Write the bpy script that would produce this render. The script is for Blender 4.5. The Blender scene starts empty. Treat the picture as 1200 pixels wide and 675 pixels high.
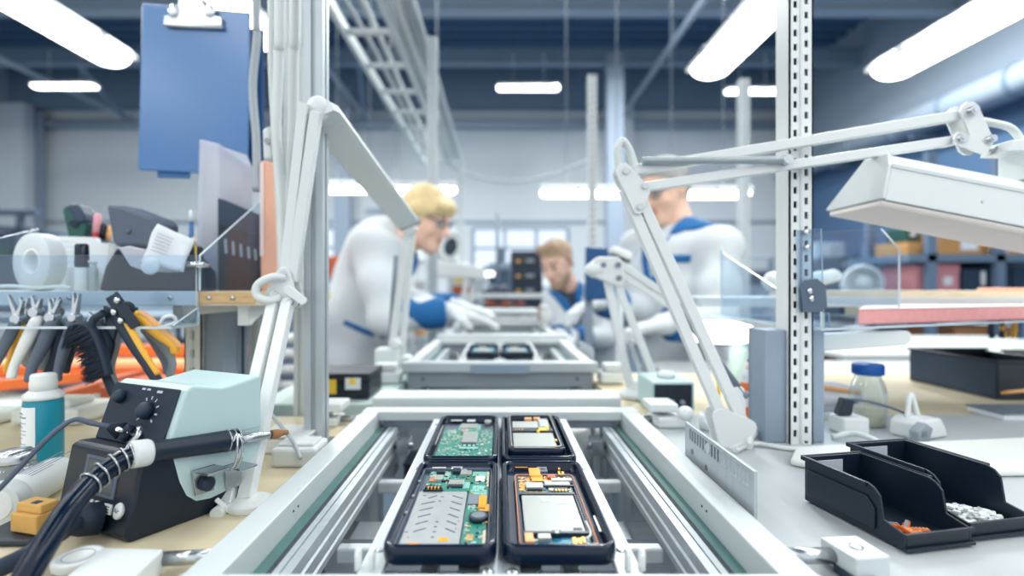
import bpy, math, random
import numpy as np
from mathutils import Vector, Matrix
random.seed(7)
scene = bpy.context.scene
COL = scene.collection
PI = math.pi
V = Vector
Z3 = V((0, 0, 1))
# ------------------------------------------------------------------ camera
CZ, FPX, VX, VY = 1.2, 600.0, 586.0, 337.5     # lens height, focal length and vanishing point of a 1200x675 frame
cam_d = bpy.data.cameras.new('camera')
cam = bpy.data.objects.new('camera', cam_d)
COL.objects.link(cam)
cam.location = (0, 0, CZ)
cam.rotation_euler = (PI / 2, 0, 0)
cam_d.sensor_width = 36.0
cam_d.lens = 36.0 * FPX / 1200.0
cam_d.shift_x = (600.0 - VX) / 1200.0
cam_d.clip_start = 0.02
cam_d.clip_end = 200
cam_d.dof.use_dof = True
cam_d.dof.focus_distance = 0.47
cam_d.dof.aperture_fstop = 2.55
cam_d.dof.aperture_blades = 9
scene.camera = cam
def P(px, py, y):
 """The place at depth y that shows at photo pixel (px, py)."""
 return V(((px - VX) / FPX * y, y, CZ - (py - VY) / FPX * y))
def PZ(px, py, z):
 """The place at height z that shows at photo pixel (px, py)."""
 return P(px, py, (CZ - z) * FPX / (py - VY))
def PX(px, py, x):
 return P(px, py, x * FPX / (px - VX))
# ------------------------------------------------------------------ materials
def lin(c):
 c = c / 255.0
 return c / 12.92 if c <= 0.04045 else ((c + 0.055) / 1.055) ** 2.4
def rgb(r, g, b):
 return (lin(r), lin(g), lin(b), 1.0)
MATS = {}
def mat(name, col, rough=0.5, metal=0.0, var=0.0, scale=20.0, bump=0.0, bscale=80.0, spec=0.5, trans=0.0, coat=0.0, sss=0.0, stretch=None):
 m = bpy.data.materials.new(name)
 m.use_nodes = True
 nt = m.node_tree
 b = nt.nodes['Principled BSDF']
 c = rgb(*col)
 b.inputs['Base Color'].default_value = c
 b.inputs['Roughness'].default_value = rough
 b.inputs['Metallic'].default_value = metal
 b.inputs['Specular IOR Level'].default_value = spec
 if trans:
  b.inputs['Transmission Weight'].default_value = trans
 if coat:
  b.inputs['Coat Weight'].default_value = coat
 if sss:
  b.inputs['Subsurface Weight'].default_value = sss
  b.inputs['Subsurface Radius'].default_value = (0.01, 0.004, 0.002)
 if var or bump:
  tc = nt.nodes.new('ShaderNodeTexCoord')
  src = tc.outputs['Object']
  if stretch:
   mp = nt.nodes.new('ShaderNodeMapping')
   mp.inputs['Scale'].default_value = stretch
   nt.links.new(src, mp.inputs['Vector'])
   src = mp.outputs['Vector']
  if var:
   n = nt.nodes.new('ShaderNodeTexNoise')
   n.inputs['Scale'].default_value = scale
   n.inputs['Detail'].default_value = 5
   nt.links.new(src, n.inputs['Vector'])
   r = nt.nodes.new('ShaderNodeMapRange')
   r.inputs['From Min'].default_value = 0.3
   r.inputs['From Max'].default_value = 0.7
   r.inputs['To Min'].default_value = 1.0 - var
   r.inputs['To Max'].default_value = 1.0 + var
   nt.links.new(n.outputs['Fac'], r.inputs['Value'])
   mx = nt.nodes.new('ShaderNodeMix')
   mx.data_type = 'RGBA'
   mx.blend_type = 'MULTIPLY'
   mx.inputs['Factor'].default_value = 1.0
   mx.inputs['A'].default_value = c
   nt.links.new(r.outputs['Result'], mx.inputs['B'])
   nt.links.new(mx.outputs['Result'], b.inputs['Base Color'])
  if bump:
   n2 = nt.nodes.new('ShaderNodeTexNoise')
   n2.inputs['Scale'].default_value = bscale
   n2.inputs['Detail'].default_value = 4
   nt.links.new(src, n2.inputs['Vector'])
   bp = nt.nodes.new('ShaderNodeBump')
   bp.inputs['Strength'].default_value = bump
   bp.inputs['Distance'].default_value = 0.002
   nt.links.new(n2.outputs['Fac'], bp.inputs['Height'])
   nt.links.new(bp.outputs['Normal'], b.inputs['Normal'])
 MATS[name] = m
 return m
def emit(name, col, strength):
 m = bpy.data.materials.new(name)
 m.use_nodes = True
 b = m.node_tree.nodes['Principled BSDF']
 b.inputs['Base Color'].default_value = rgb(*col)
 b.inputs['Emission Color'].default_value = rgb(*col)
 b.inputs['Emission Strength'].default_value = strength
 MATS[name] = m
 return m
def clear(name, tint=(235, 243, 250), gloss=0.35, base=0.03, rough=0.04, haze=0.0, hazecol=(230, 235, 240)):
 """A thin clear sheet: see-through with a Fresnel gloss, and a little milky haze where the plastic has it."""
 m = bpy.data.materials.new(name)
 m.use_nodes = True
 nt = m.node_tree
 nt.nodes.remove(nt.nodes['Principled BSDF'])
 out = nt.nodes['Material Output']
 tr = nt.nodes.new('ShaderNodeBsdfTransparent')
 tr.inputs['Color'].default_value = rgb(*tint)
 gl = nt.nodes.new('ShaderNodeBsdfGlossy')
 gl.inputs['Roughness'].default_value = rough
 gl.inputs['Color'].default_value = (0.95, 0.97, 1, 1)
 lw = nt.nodes.new('ShaderNodeLayerWeight')
 lw.inputs['Blend'].default_value = 0.25
 mr = nt.nodes.new('ShaderNodeMapRange')
 mr.inputs['To Min'].default_value = base
 mr.inputs['To Max'].default_value = gloss
 nt.links.new(lw.outputs['Facing'], mr.inputs['Value'])
 mx = nt.nodes.new('ShaderNodeMixShader')
 nt.links.new(mr.outputs['Result'], mx.inputs['Fac'])
 nt.links.new(tr.outputs[0], mx.inputs[1])
 nt.links.new(gl.outputs[0], mx.inputs[2])
 last = mx
 if haze:
  df = nt.nodes.new('ShaderNodeBsdfDiffuse')
  df.inputs['Color'].default_value = rgb(*hazecol)
  m2 = nt.nodes.new('ShaderNodeMixShader')
  m2.inputs['Fac'].default_value = haze
  nt.links.new(mx.outputs[0], m2.inputs[1])
  nt.links.new(df.outputs[0], m2.inputs[2])
  last = m2
 nt.links.new(last.outputs[0], out.inputs['Surface'])
 MATS[name] = m
 return m
# ------------------------------------------------------------------ mesh building
def perp(d):
 d = d.normalized()
 a = Z3 if abs(d.z) < 0.95 else V((0, 1, 0))
 u = d.cross(a).normalized()
 return u, u.cross(d).normalized()          # u sideways, w upwards
def catmull(pts, n=8):
 pts = [V(p) for p in pts]
 if len(pts) < 3:
  return pts
 q = [pts[0] * 2 - pts[1]] + pts + [pts[-1] * 2 - pts[-2]]
 out = []
 for i in range(1, len(q) - 2):
  a, b, c, d = q[i - 1], q[i], q[i + 1], q[i + 2]
  for k in range(n):
   t = k / n
   out.append(0.5 * ((2 * b) + (c - a) * t + (2 * a - 5 * b + 4 * c - d) * t * t + (3 * b - a - 3 * c + d) * t ** 3))
 out.append(pts[-1])
 return out
class MB:
 def __init__(s):
  s.v, s.f, s.m, s.s = [], [], [], []
 def add(s, vs, fs, mi=0, smooth=False):
  b = len(s.v)
  s.v += [V(x) for x in vs]
  for f in fs:
   s.f.append([b + i for i in f])
   s.m.append(mi)
   s.s.append(smooth)
  return s
 def box(s, c, size, mi=0, R=None):
  c = V(c)
  hx, hy, hz = size[0] / 2, size[1] / 2, size[2] / 2
  vs = [V((x * hx, y * hy, z * hz)) for z in (-1, 1) for y in (-1, 1) for x in (-1, 1)]
  if R is not None:
   vs = [R @ v for v in vs]
  return s.add([c + v for v in vs], [(0, 2, 3, 1), (4, 5, 7, 6), (0, 1, 5, 4), (2, 6, 7, 3), (0, 4, 6, 2), (1, 3, 7, 5)], mi)
 def span(s, lo, hi, mi=0):
  lo, hi = V(lo), V(hi)
  return s.box((lo + hi) / 2, hi - lo, mi)
 def bar(s, p0, p1, w, h, mi=0, up=None):
  p0, p1 = V(p0), V(p1)
  d = (p1 - p0).normalized()
  if up is None:
   u, q = perp(d)
  else:
   u = d.cross(V(up)).normalized()
   q = u.cross(d).normalized()
  vs = []
  for p in (p0, p1):
   for a, b in ((-1, -1), (1, -1), (1, 1), (-1, 1)):
    vs.append(p + u * a * w / 2 + q * b * h / 2)
  return s.add(vs, [(0, 1, 2, 3), (4, 7, 6, 5), (0, 4, 5, 1), (1, 5, 6, 2), (2, 6, 7, 3), (3, 7, 4, 0)], mi)
 def cyl(s, p0, p1, r0, r1=None, n=20, mi=0, cap=True):
  p0, p1 = V(p0), V(p1)
  r1 = r0 if r1 is None else r1
  u, w = perp(p1 - p0)
  vs = []
  for p, r in ((p0, r0), (p1, r1)):
   for i in range(n):
    a = 2 * PI * i / n
    vs.append(p + u * math.cos(a) * r + w * math.sin(a) * r)
  b = len(s.v)
  s.add(vs, [(i, (i + 1) % n, n + (i + 1) % n, n + i) for i in range(n)], mi, True)
  if cap:
   for f in (list(range(n))[::-1], list(range(n, 2 * n))):
    s.f.append([b + i for i in f]); s.m.append(mi); s.s.append(False)
  return s
 def loft(s, rings, mi=0, smooth=True, cap=True, closed=False):
  n = len(rings[0])
  b = len(s.v)
  vs = [p for r in rings for p in r]
  fs = []
  R = len(rings)
  for k in range(R if closed else R - 1):
   k2 = (k + 1) % R
   for i in range(n):
    j = (i + 1) % n
    fs.append((k * n + i, k * n + j, k2 * n + j, k2 * n + i))
  s.add(vs, fs, mi, smooth)
  if cap and not closed:
   s.f.append([b + i for i in range(n)][::-1]); s.m.append(mi); s.s.append(False)
   s.f.append([b + (R - 1) * n + i for i in range(n)]); s.m.append(mi); s.s.append(False)
  return s
 def tube(s, pts, r, n=10, mi=0, flat=1.0, closed=False, up=None):
  pts = [V(p) for p in pts]
  N = len(pts)
  rs = r if isinstance(r, (list, tuple)) else [r] * N
  rings = []
  u = None
  for i, p in enumerate(pts):
   if closed:
    d = (pts[(i + 1) % N] - pts[i - 1]).normalized()
   else:
    d = (pts[min(i + 1, N - 1)] - pts[max(i - 1, 0)]).normalized()
   if u is None:
    u = perp(d)[0] if up is None else d.cross(V(up)).normalized()
   else:
    u = (u - d * u.dot(d)).normalized()
   w = u.cross(d)
   rings.append([p + u * math.cos(2 * PI * k / n) * rs[i] + w * math.sin(2 * PI * k / n) * rs[i] * flat for k in range(n)])
  return s.loft(rings, mi, True, True, closed)
 def lathe(s, prof, o, axis=(0, 0, 1), n=28, mi=0, cap=True):
  o, axis = V(o), V(axis).normalized()
  u, w = perp(axis)
  rings = [[o + axis * z + (u * math.cos(2 * PI * k / n) + w * math.sin(2 * PI * k / n)) * r for k in range(n)] for r, z in prof]
  b = len(s.v)
  s.loft(rings, mi, True, cap)
  return s
 def prism(s, poly, o, ux, uy, t, mi=0, mside=None, smooth=False):
  o, ux, uy = V(o), V(ux), V(uy)
  nrm = ux.cross(uy).normalized()
  n = len(poly)
  vs = [o + ux * a + uy * b for a, b in poly] + [o + ux * a + uy * b + nrm * t for a, b in poly]
  b = len(s.v)
  s.add(vs, [list(range(n))[::-1], list(range(n, 2 * n))], mi)
  for i in range(n):
   j = (i + 1) % n
   s.f.append([b + i, b + j, b + n + j, b + n + i])
   s.m.append(mi if mside is None else mside)
   s.s.append(smooth)
  return s
 def ell(s, c, r, n=16, m=10, mi=0, R=None):
  c = V(c)
  rings = []
  for k in range(m + 1):
   t = -PI / 2 + PI * k / m
   cr, sz = max(math.cos(t), 0.02), math.sin(t)
   ring = []
   for i in range(n):
    a = 2 * PI * i / n
    q = V((r[0] * cr * math.cos(a), r[1] * cr * math.sin(a), r[2] * sz))
    if R is not None:
     q = R @ q
    ring.append(c + q)
   rings.append(ring)
  return s.loft(rings, mi, True, True)
 def raw(s, vs, fs, mi=0, smooth=True):
  return s.add(vs, fs, mi, smooth)
 def move(s, M):
  s.v = [M @ v for v in s.v]
  return s
 def build(s, name, mats, parent=None, bevel=0.0, world=True, origin=None, seg=2, label=None):
  if isinstance(mats, str):
   mats = [mats]
  me = bpy.data.meshes.new(name)
  o = bpy.data.objects.new(name, me)
  COL.objects.link(o)
  if parent is not None:
   o.parent = parent
   M = WM[parent.name]
   WM[o.name] = M
   vs = [M.inverted() @ v for v in s.v] if world else s.v
  else:
   if origin is None:
    xs = [v.x for v in s.v]; ys = [v.y for v in s.v]; zs = [v.z for v in s.v]
    origin = V(((min(xs) + max(xs)) / 2, (min(ys) + max(ys)) / 2, min(zs)))
   origin = V(origin)
   o.location = origin
   WM[o.name] = Matrix.Translation(origin)
   vs = [v - origin for v in s.v]
  me.from_pydata([tuple(v) for v in vs], [], s.f)
  for n in mats:
   me.materials.append(MATS[n])
  me.polygons.foreach_set('material_index', s.m)
  me.polygons.foreach_set('use_smooth', s.s)
  me.update()
  if bevel:
   b = o.modifiers.new('bevel', 'BEVEL')
   b.width = bevel
   b.segments = seg
   b.limit_method = 'ANGLE'
   b.angle_limit = math.radians(40)
   b.harden_normals = False
  if label:
   o['label'] = label
  return o
WM = {}
def thing(name, label, cat, loc=(0, 0, 0), rz=0.0, group=None, tilt=None):
 o = bpy.data.objects.new(name, None)
 COL.objects.link(o)
 o.empty_display_size = 0.02
 o.location = loc
 o.rotation_euler = (0, 0, rz) if tilt is None else tilt
 WM[o.name] = Matrix.Translation(V(loc)) @ (Matrix.Rotation(rz, 4, 'Z') if tilt is None else o.rotation_euler.to_matrix().to_4x4())
 return tag(o, label, cat, group)
def tag(o, label, cat, group=None):
 o['label'] = label
 o['category'] = cat
 if group:
  o['group'] = group
 return o
def struct(o):
 o['kind'] = 'structure'
 return o
def kids(o):
 return [c for c in COL.objects if c.parent is o]
def dup(root, loc, rz=0.0, label=None, group=None):
 r = root.copy()
 COL.objects.link(r)
 r.location = loc
 r.rotation_euler = (0, 0, rz)
 if label:
  r['label'] = label
 if group:
  r['group'] = group
 for ch in kids(root):
  c = ch.copy()
  COL.objects.link(c)
  c.parent = r
  for g in kids(ch):
   d = g.copy()
   COL.objects.link(d)
   d.parent = c
 return r
def rrect(w, l, r, n=5, cx=0, cy=0):
 pts = []
 for (sx, sy, a0) in ((1, 1, 0), (-1, 1, PI / 2), (-1, -1, PI), (1, -1, 1.5 * PI)):
  for k in range(n + 1):
   a = a0 + PI / 2 * k / n
   pts.append((cx + sx * (w / 2 - r) + math.cos(a) * r, cy + sy * (l / 2 - r) + math.sin(a) * r))
 return pts
# ------------------------------------------------------------------ implicit surfaces for people and soft shapes
def nets(f, lo, hi, h):
 """Mesh the zero level of f (negative inside) over a box by surface nets."""
 lo, hi = np.array(lo, float), np.array(hi, float)
 n = np.ceil((hi - lo) / h).astype(int) + 1
 ax = [lo[i] + h * np.arange(n[i]) for i in range(3)]
 X, Y, Zz = np.meshgrid(*ax, indexing='ij')
 F = f(X, Y, Zz)
 S = F < 0
 c = np.zeros(tuple(n - 1), int)
 for i in (0, 1):
  for j in (0, 1):
   for k in (0, 1):
    c += S[i:n[0] - 1 + i, j:n[1] - 1 + j, k:n[2] - 1 + k]
 act = (c > 0) & (c < 8)
 idx = -np.ones(act.shape, int)
 cells = np.argwhere(act)
 idx[act] = np.arange(len(cells))
 acc = np.zeros((len(cells), 3))
 cnt = np.zeros(len(cells))
 corners = [(i, j, k) for i in (0, 1) for j in (0, 1) for k in (0, 1)]
 for a in corners:
  for d in range(3):
   if a[d]:
    continue
   b = list(a); b[d] = 1
   ia = cells + np.array(a); ib = cells + np.array(b)
   fa = F[ia[:, 0], ia[:, 1], ia[:, 2]]; fb = F[ib[:, 0], ib[:, 1], ib[:, 2]]
   m = (fa < 0) != (fb < 0)
   t = np.where(m, fa / np.where(m, fa - fb, 1), 0)
   p = np.array(a) + np.outer(t, np.array(b) - np.array(a))
   acc[m] += p[m]
   cnt[m] += 1
 vs = lo + h * (cells + acc / cnt[:, None])
 faces = []
 for d in range(3):
  u, w = (d + 1) % 3, (d + 2) % 3
  sl0 = [slice(None)] * 3; sl1 = [slice(None)] * 3
  sl0[d] = slice(0, n[d] - 1); sl1[d] = slice(1, n[d])
  for q in (sl0, sl1):
   q[u] = slice(1, n[u] - 1); q[w] = slice(1, n[w] - 1)
  s0, s1 = S[tuple(sl0)], S[tuple(sl1)]
  for flip, m in ((False, s0 & ~s1), (True, ~s0 & s1)):
   e = np.argwhere(m)
   if not len(e):
    continue
   base = e.copy()
   base[:, u] += 1; base[:, w] += 1
   quad = []
   for du, dw in ((-1, -1), (0, -1), (0, 0), (-1, 0)):
    cc = base.copy()
    cc[:, u] += du; cc[:, w] += dw
    quad.append(idx[cc[:, 0], cc[:, 1], cc[:, 2]])
   q = np.stack(quad, 1)
   if flip:
    q = q[:, ::-1]
   faces.append(q)
 return vs, (np.concatenate(faces) if faces else np.zeros((0, 4), int))
def cap(a, b, ra, rb=None, sq=None):
 """Tapered capsule; sq=(axis, factor) squashes the cross-section along an axis."""
 a, b = np.array(a, float), np.array(b, float)
 rb = ra if rb is None else rb
 def f(X, Y, Zz):
  d = b - a
  L = max(float(d @ d), 1e-9)
  px, py, pz = X - a[0], Y - a[1], Zz - a[2]
  t = np.clip((px * d[0] + py * d[1] + pz * d[2]) / L, 0, 1)
  qx, qy, qz = px - t * d[0], py - t * d[1], pz - t * d[2]
  if sq is not None:
   ax = np.array(sq[0], float); ax /= np.linalg.norm(ax)
   k = qx * ax[0] + qy * ax[1] + qz * ax[2]
   s = sq[1] - 1
   qx, qy, qz = qx + s * k * ax[0], qy + s * k * ax[1], qz + s * k * ax[2]
  return np.sqrt(qx * qx + qy * qy + qz * qz) - (ra + (rb - ra) * t)
 return f
def ellip(c, r, R=None):
 c = np.array(c, float)
 A = np.eye(3) if R is None else np.array(R, float)
 def f(X, Y, Zz):
  p = (X - c[0], Y - c[1], Zz - c[2])
  q = [(A[0][i] * p[0] + A[1][i] * p[1] + A[2][i] * p[2]) / r[i] for i in range(3)]
  k = np.sqrt(q[0] ** 2 + q[1] ** 2 + q[2] ** 2)
  return (k - 1) * min(r)
 return f
def obox(c, s, R=None, rnd=0.0):
 c = np.array(c, float)
 A = np.eye(3) if R is None else np.array(R, float)
 def f(X, Y, Zz):
  p = (X - c[0], Y - c[1], Zz - c[2])
  q = [np.abs(A[0][i] * p[0] + A[1][i] * p[1] + A[2][i] * p[2]) - (s[i] / 2 - rnd) for i in range(3)]
  o = np.sqrt(sum(np.maximum(x, 0) ** 2 for x in q))
  return o + np.minimum(np.maximum(q[0], np.maximum(q[1], q[2])), 0) - rnd
 return f
def half(n, d):
 n = np.array(n, float)
 k = np.linalg.norm(n)
 return lambda X, Y, Zz: (n[0] * X + n[1] * Y + n[2] * Zz - d) / k
def union(k, *fs):
 def f(X, Y, Zz):
  r = fs[0](X, Y, Zz)
  for g in fs[1:]:
   q = g(X, Y, Zz)
   if k:
    h = np.maximum(k - np.abs(r - q), 0) / k
    r = np.minimum(r, q) - h * h * k * 0.25
   else:
    r = np.minimum(r, q)
  return r
 return f
def inter(*fs):
 def f(X, Y, Zz):
  r = fs[0](X, Y, Zz)
  for g in fs[1:]:
   r = np.maximum(r, g(X, Y, Zz))
  return r
 return f
def minus(k, a, b):
 def f(X, Y, Zz):
  r, q = a(X, Y, Zz), -b(X, Y, Zz)
  h = np.maximum(k - np.abs(r - q), 0) / k if k else 0
  return np.maximum(r, q) + (h * h * k * 0.25 if k else 0)
 return f
def grow(f, d):
 return lambda X, Y, Zz: f(X, Y, Zz) - d
def soft(f, lo, hi, h, name, mats, parent, paint=None, label=None):
 vs, fs = nets(f, lo, hi, h)
 mb = MB()
 mb.v = [V(v) for v in vs]
 mb.f = [list(map(int, q)) for q in fs]
 mb.s = [True] * len(mb.f)
 if paint is None:
  mb.m = [0] * len(mb.f)
 else:
  c = vs[fs].mean(axis=1)
  mb.m = [int(x) for x in paint(c)]
 o = mb.build(name, mats, parent, label=label)
 sm = o.modifiers.new('smooth', 'SMOOTH')
 sm.factor = 0.5
 sm.iterations = 2
 return o
# ------------------------------------------------------------------ palette
mat('lamp_white', (221, 226, 226), 0.38, var=0.02, scale=6)
mat('cable_white', (214, 220, 219), 0.5)
mat('cable_grey', (170, 178, 184), 0.5)
mat('alu', (184, 193, 198), 0.42, 0.35, var=0.05, scale=12, stretch=(1, 12, 1))
mat('alu_pale', (204, 212, 214), 0.45, 0.15, var=0.04, scale=14)
mat('alu_dark', (120, 135, 148), 0.45, 0.4, var=0.06, scale=14)
mat('steel', (190, 196, 200), 0.25, 0.9)
mat('chrome', (215, 220, 224), 0.12, 1.0)
mat('slate', (140, 155, 172), 0.5, 0.1, var=0.04, scale=10)
mat('slate_dark', (84, 99, 118), 0.5, 0.1)
mat('slot_dark', (38, 54, 74), 0.7)
mat('black_plastic', (16, 36, 54), 0.42, var=0.06, scale=30, bump=0.05, bscale=400)
mat('black_gloss', (6, 26, 48), 0.16, spec=0.4)
mat('black_rubber', (28, 46, 66), 0.6)
mat('navy_black', (8, 26, 42), 0.4)
mat('grey_plastic', (82, 94, 112), 0.5, var=0.04, scale=30)
mat('grey_soft', (140, 150, 158), 0.55)
mat('teal_pale', (190, 215, 217), 0.45, var=0.02, scale=9)
mat('bench_grey', (178, 185, 187), 0.5, var=0.025, scale=8)
mat('bench_cream', (214, 202, 172), 0.55, var=0.05, scale=7, stretch=(1, 6, 1))
mat('bench_teal', (198, 218, 215), 0.5, var=0.02, scale=8)
mat('wood_pale', (222, 210, 182), 0.6, var=0.09, scale=30, stretch=(1, 14, 14))
mat('wood_edge', (204, 170, 122), 0.6, var=0.12, scale=30, stretch=(2, 10, 10))
mat('white_plastic', (220, 225, 225), 0.4, var=0.015, scale=10)
mat('white_foam', (228, 233, 229), 0.85, bump=0.3, bscale=300)
mat('paper', (226, 232, 236), 0.8)
mat('paper_shade', (176, 186, 196), 0.8)
mat('ink', (120, 130, 145), 0.8)
mat('foam_pink', (246, 172, 172), 0.9, var=0.05, scale=120, bump=0.5, bscale=350)
mat('foam_pink_pale', (246, 224, 221), 0.9, bump=0.4, bscale=350)
mat('foam_orange', (244, 186, 160), 0.9, var=0.04, scale=100, bump=0.5, bscale=350)
mat('blue_board', (42, 108, 170), 0.27, spec=0.9, var=0.04, scale=5)
mat('blue_board_edge', (30, 100, 158), 0.4)
mat('blue_dark', (4, 74, 128), 0.5)
mat('blue_cap', (20, 92, 172), 0.4)
mat('orange', (236, 112, 38), 0.45, var=0.06, scale=8)
mat('orange_tan', (238, 178, 116), 0.5, var=0.06, scale=12)
mat('orange_deep', (176, 84, 44), 0.5, var=0.12, scale=6)
mat('yellow_grip', (246, 184, 62), 0.45)
mat('yellow_label', (250, 208, 72), 0.6)
mat('gold', (228, 172, 72), 0.35, 0.5)
mat('kapton', (240, 164, 30), 0.3, spec=0.6)
mat('copper', (206, 136, 104), 0.4, 0.5)
mat('brass_sponge', (214, 168, 92), 0.7, var=0.1, scale=60)
mat('red', (200, 58, 58), 0.5)
mat('pink', (240, 170, 182), 0.5)
mat('green_dark', (20, 78, 74), 0.45)
mat('teal_can', (14, 136, 160), 0.35)
mat('cardboard', (196, 148, 92), 0.8, var=0.06, scale=10)
mat('cardboard_dark', (158, 112, 72), 0.8, var=0.06, scale=10)
mat('skin', (232, 190, 168), 0.5, var=0.04, scale=14, sss=0.1)
mat('skin_red', (214, 150, 134), 0.5)
mat('skin_dark', (92, 70, 66), 0.6)
mat('hair_blond', (220, 196, 146), 0.6, var=0.12, scale=30, bump=0.7, bscale=120)
mat('hair_sand', (178, 150, 122), 0.6, var=0.15, scale=40, bump=0.7, bscale=120)
mat('hair_grey', (146, 146, 146), 0.6, var=0.1, scale=40, bump=0.7, bscale=120)
mat('coat_white', (208, 215, 219), 0.9, var=0.03, scale=7, bump=0.3, bscale=22)
mat('coat_blue', (24, 100, 160), 0.8, var=0.04, scale=20)
mat('trouser_grey', (94, 106, 124), 0.8, var=0.06, scale=12)
mat('shirt_grey', (206, 214, 220), 0.8)
mat('glove', (218, 224, 226), 0.85, bump=0.2, bscale=200)
mat('tape_blur', (205, 213, 218), 0.5)
mat('pcb', (26, 128, 112), 0.4, var=0.2, scale=160, coat=0.2)
mat('pcb_pale', (120, 186, 172), 0.45, var=0.12, scale=240)
mat('pcb_blue', (24, 120, 148), 0.4, var=0.12, scale=160)
mat('solder', (206, 214, 212), 0.35, 0.6)
mat('plate_silver', (164, 170, 172), 0.4, 0.45, var=0.07, scale=70, bump=0.08, bscale=900)
mat('battery_silver', (164, 170, 166), 0.4, 0.1, var=0.04, scale=25)
mat('shield', (178, 184, 180), 0.34, 0.5, var=0.05, scale=60)
mat('chip_grey', (110, 122, 134), 0.45)
mat('chip_black', (22, 40, 58), 0.35)
mat('belt_green', (82, 122, 120), 0.6, var=0.1, scale=40)
mat('belt_dark', (58, 68, 74), 0.8, var=0.3, scale=160)
mat('wall_paint', (216, 224, 229), 0.8, var=0.02, scale=0.6)
mat('wall_grey', (200, 210, 218), 0.8, var=0.02, scale=0.6)
mat('wall_shaded', (84, 116, 152), 0.8, var=0.04, scale=0.6)
mat('deck', (82, 120, 156), 0.6, var=0.04, scale=0.8)
mat('girder', (132, 154, 176), 0.55, var=0.03, scale=2)
mat('girder_pale', (172, 188, 204), 0.5)
mat('floor_paint', (62, 80, 98), 0.4, var=0.06, scale=1.5)
mat('rack_blue', (104, 126, 150), 0.5)
mat('screen_dark', (40, 52, 66), 0.2)
mat('lcd', (58, 72, 82), 0.2)
mat('machine_dark', (36, 58, 82), 0.5)
mat('machine_grey', (190, 200, 206), 0.5)
mat('pink_box', (208, 142, 150), 0.7)
emit('tube_glow', (254, 255, 250), 8.0)
emit('ring_glow', (255, 253, 246), 3.2)
clear('acrylic', haze=0.012, gloss=0.14, base=0.018)
mat('diffuser_plain', (238, 228, 222), 0.5)
mat('acrylic_edge', (200, 214, 222), 0.3)
clear('sleeve', tint=(236, 238, 246), gloss=0.3, base=0.06, rough=0.15, haze=0.42, hazecol=(236, 238, 246))
clear('bottle_clear', tint=(228, 236, 238), gloss=0.6, base=0.06, haze=0.06)
clear('goggle_clear', tint=(236, 242, 246), gloss=0.3, base=0.05, haze=0.12)
clear('pane_glass', tint=(244, 249, 255), gloss=0.3, base=0.03)
clear('glass_grey', tint=(176, 186, 190), gloss=0.5, base=0.08, haze=0.18, hazecol=(170, 180, 186))
# ------------------------------------------------------------------ sky
w = bpy.data.worlds.new('sky')
scene.world = w
w.use_nodes = True
bg = w.node_tree.nodes['Background']
bg.inputs['Color'].default_value = rgb(240, 245, 248)
bg.inputs['Strength'].default_value = 1.35
# ------------------------------------------------------------------ the hall
YB, XL, XR, ZC = 12.2, -11.5, 7.0, 6.3
struct(MB().span((XL - .2, -4, -.15), (XR + .2, YB + .2, 0)).build('floor', 'floor_paint'))
mb = MB()
prof, y = [], -3.0
while y < YB:
 prof += [(y, 0), (y + .11, 0), (y + .15, .09), (y + .27, .09)]
 y += .31
prof = prof + [(YB + .2, 0), (YB + .2, .2), (-3.0, .2)]
mb.prism(prof, (XL - .2, 0, ZC), (0, 1, 0), (0, 0, 1), XR - XL + .4)
struct(mb.build('ceiling', 'deck'))
def wall_with_holes(x0, x1, z0, z1, holes, y, t, m, name='wall_back'):
 mb = MB()
 xs = sorted({x0, x1} | {h[0] for h in holes} | {h[1] for h in holes})
 for a, b in zip(xs, xs[1:]):
  segs = [(z0, z1)]
  for h in holes:
   if a >= h[0] - 1e-6 and b <= h[1] + 1e-6:
    segs = [(z0, h[2]), (h[3], z1)]
  for c, d in segs:
   mb.span((a, y, c), (b, y + t, d))
 return struct(mb.build(name, m))
W1 = (-.64, 1.62, 1.2, 2.62)
W2 = (-4.35, -3.1, 1.7, 2.62)
wall_with_holes(XL - .2, XR + .2, 0, ZC + .3, [W1, W2], YB, .2, 'wall_paint')
struct(MB().span((XL - .2, -3, 0), (XL, YB, ZC + .3)).build('wall_left', 'wall_grey'))
struct(MB().span((XR, -3, 3.75), (XR + .2, YB, ZC + .3)).build('wall_right', 'girder_pale'))
struct(MB().span((XR, -3, 0), (XR + .2, YB, 3.75)).build('wall_right', 'wall_shaded'))  # lower wall coloured dark blue for the shadow below the duct
for i, (W, nx, nz) in enumerate(((W1, 3, 3), (W2, 2, 2))):
 fr = MB()
 a, b, c, d = W
 for k in range(nx + 1):
  x = a + (b - a) * k / nx
  fr.span((x - .035, YB - .02, c), (x + .035, YB + .08, d))
 for k in range(nz + 1):
  z = c + (d - c) * k / nz
  fr.span((a, YB - .015, z - .03), (b, YB + .075, z + .03))
 o = struct(fr.build('window_%d' % (i + 1), 'girder'))
 MB().span((a, YB + .02, c), (b, YB + .03, d)).build('pane', 'pane_glass', o)
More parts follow.
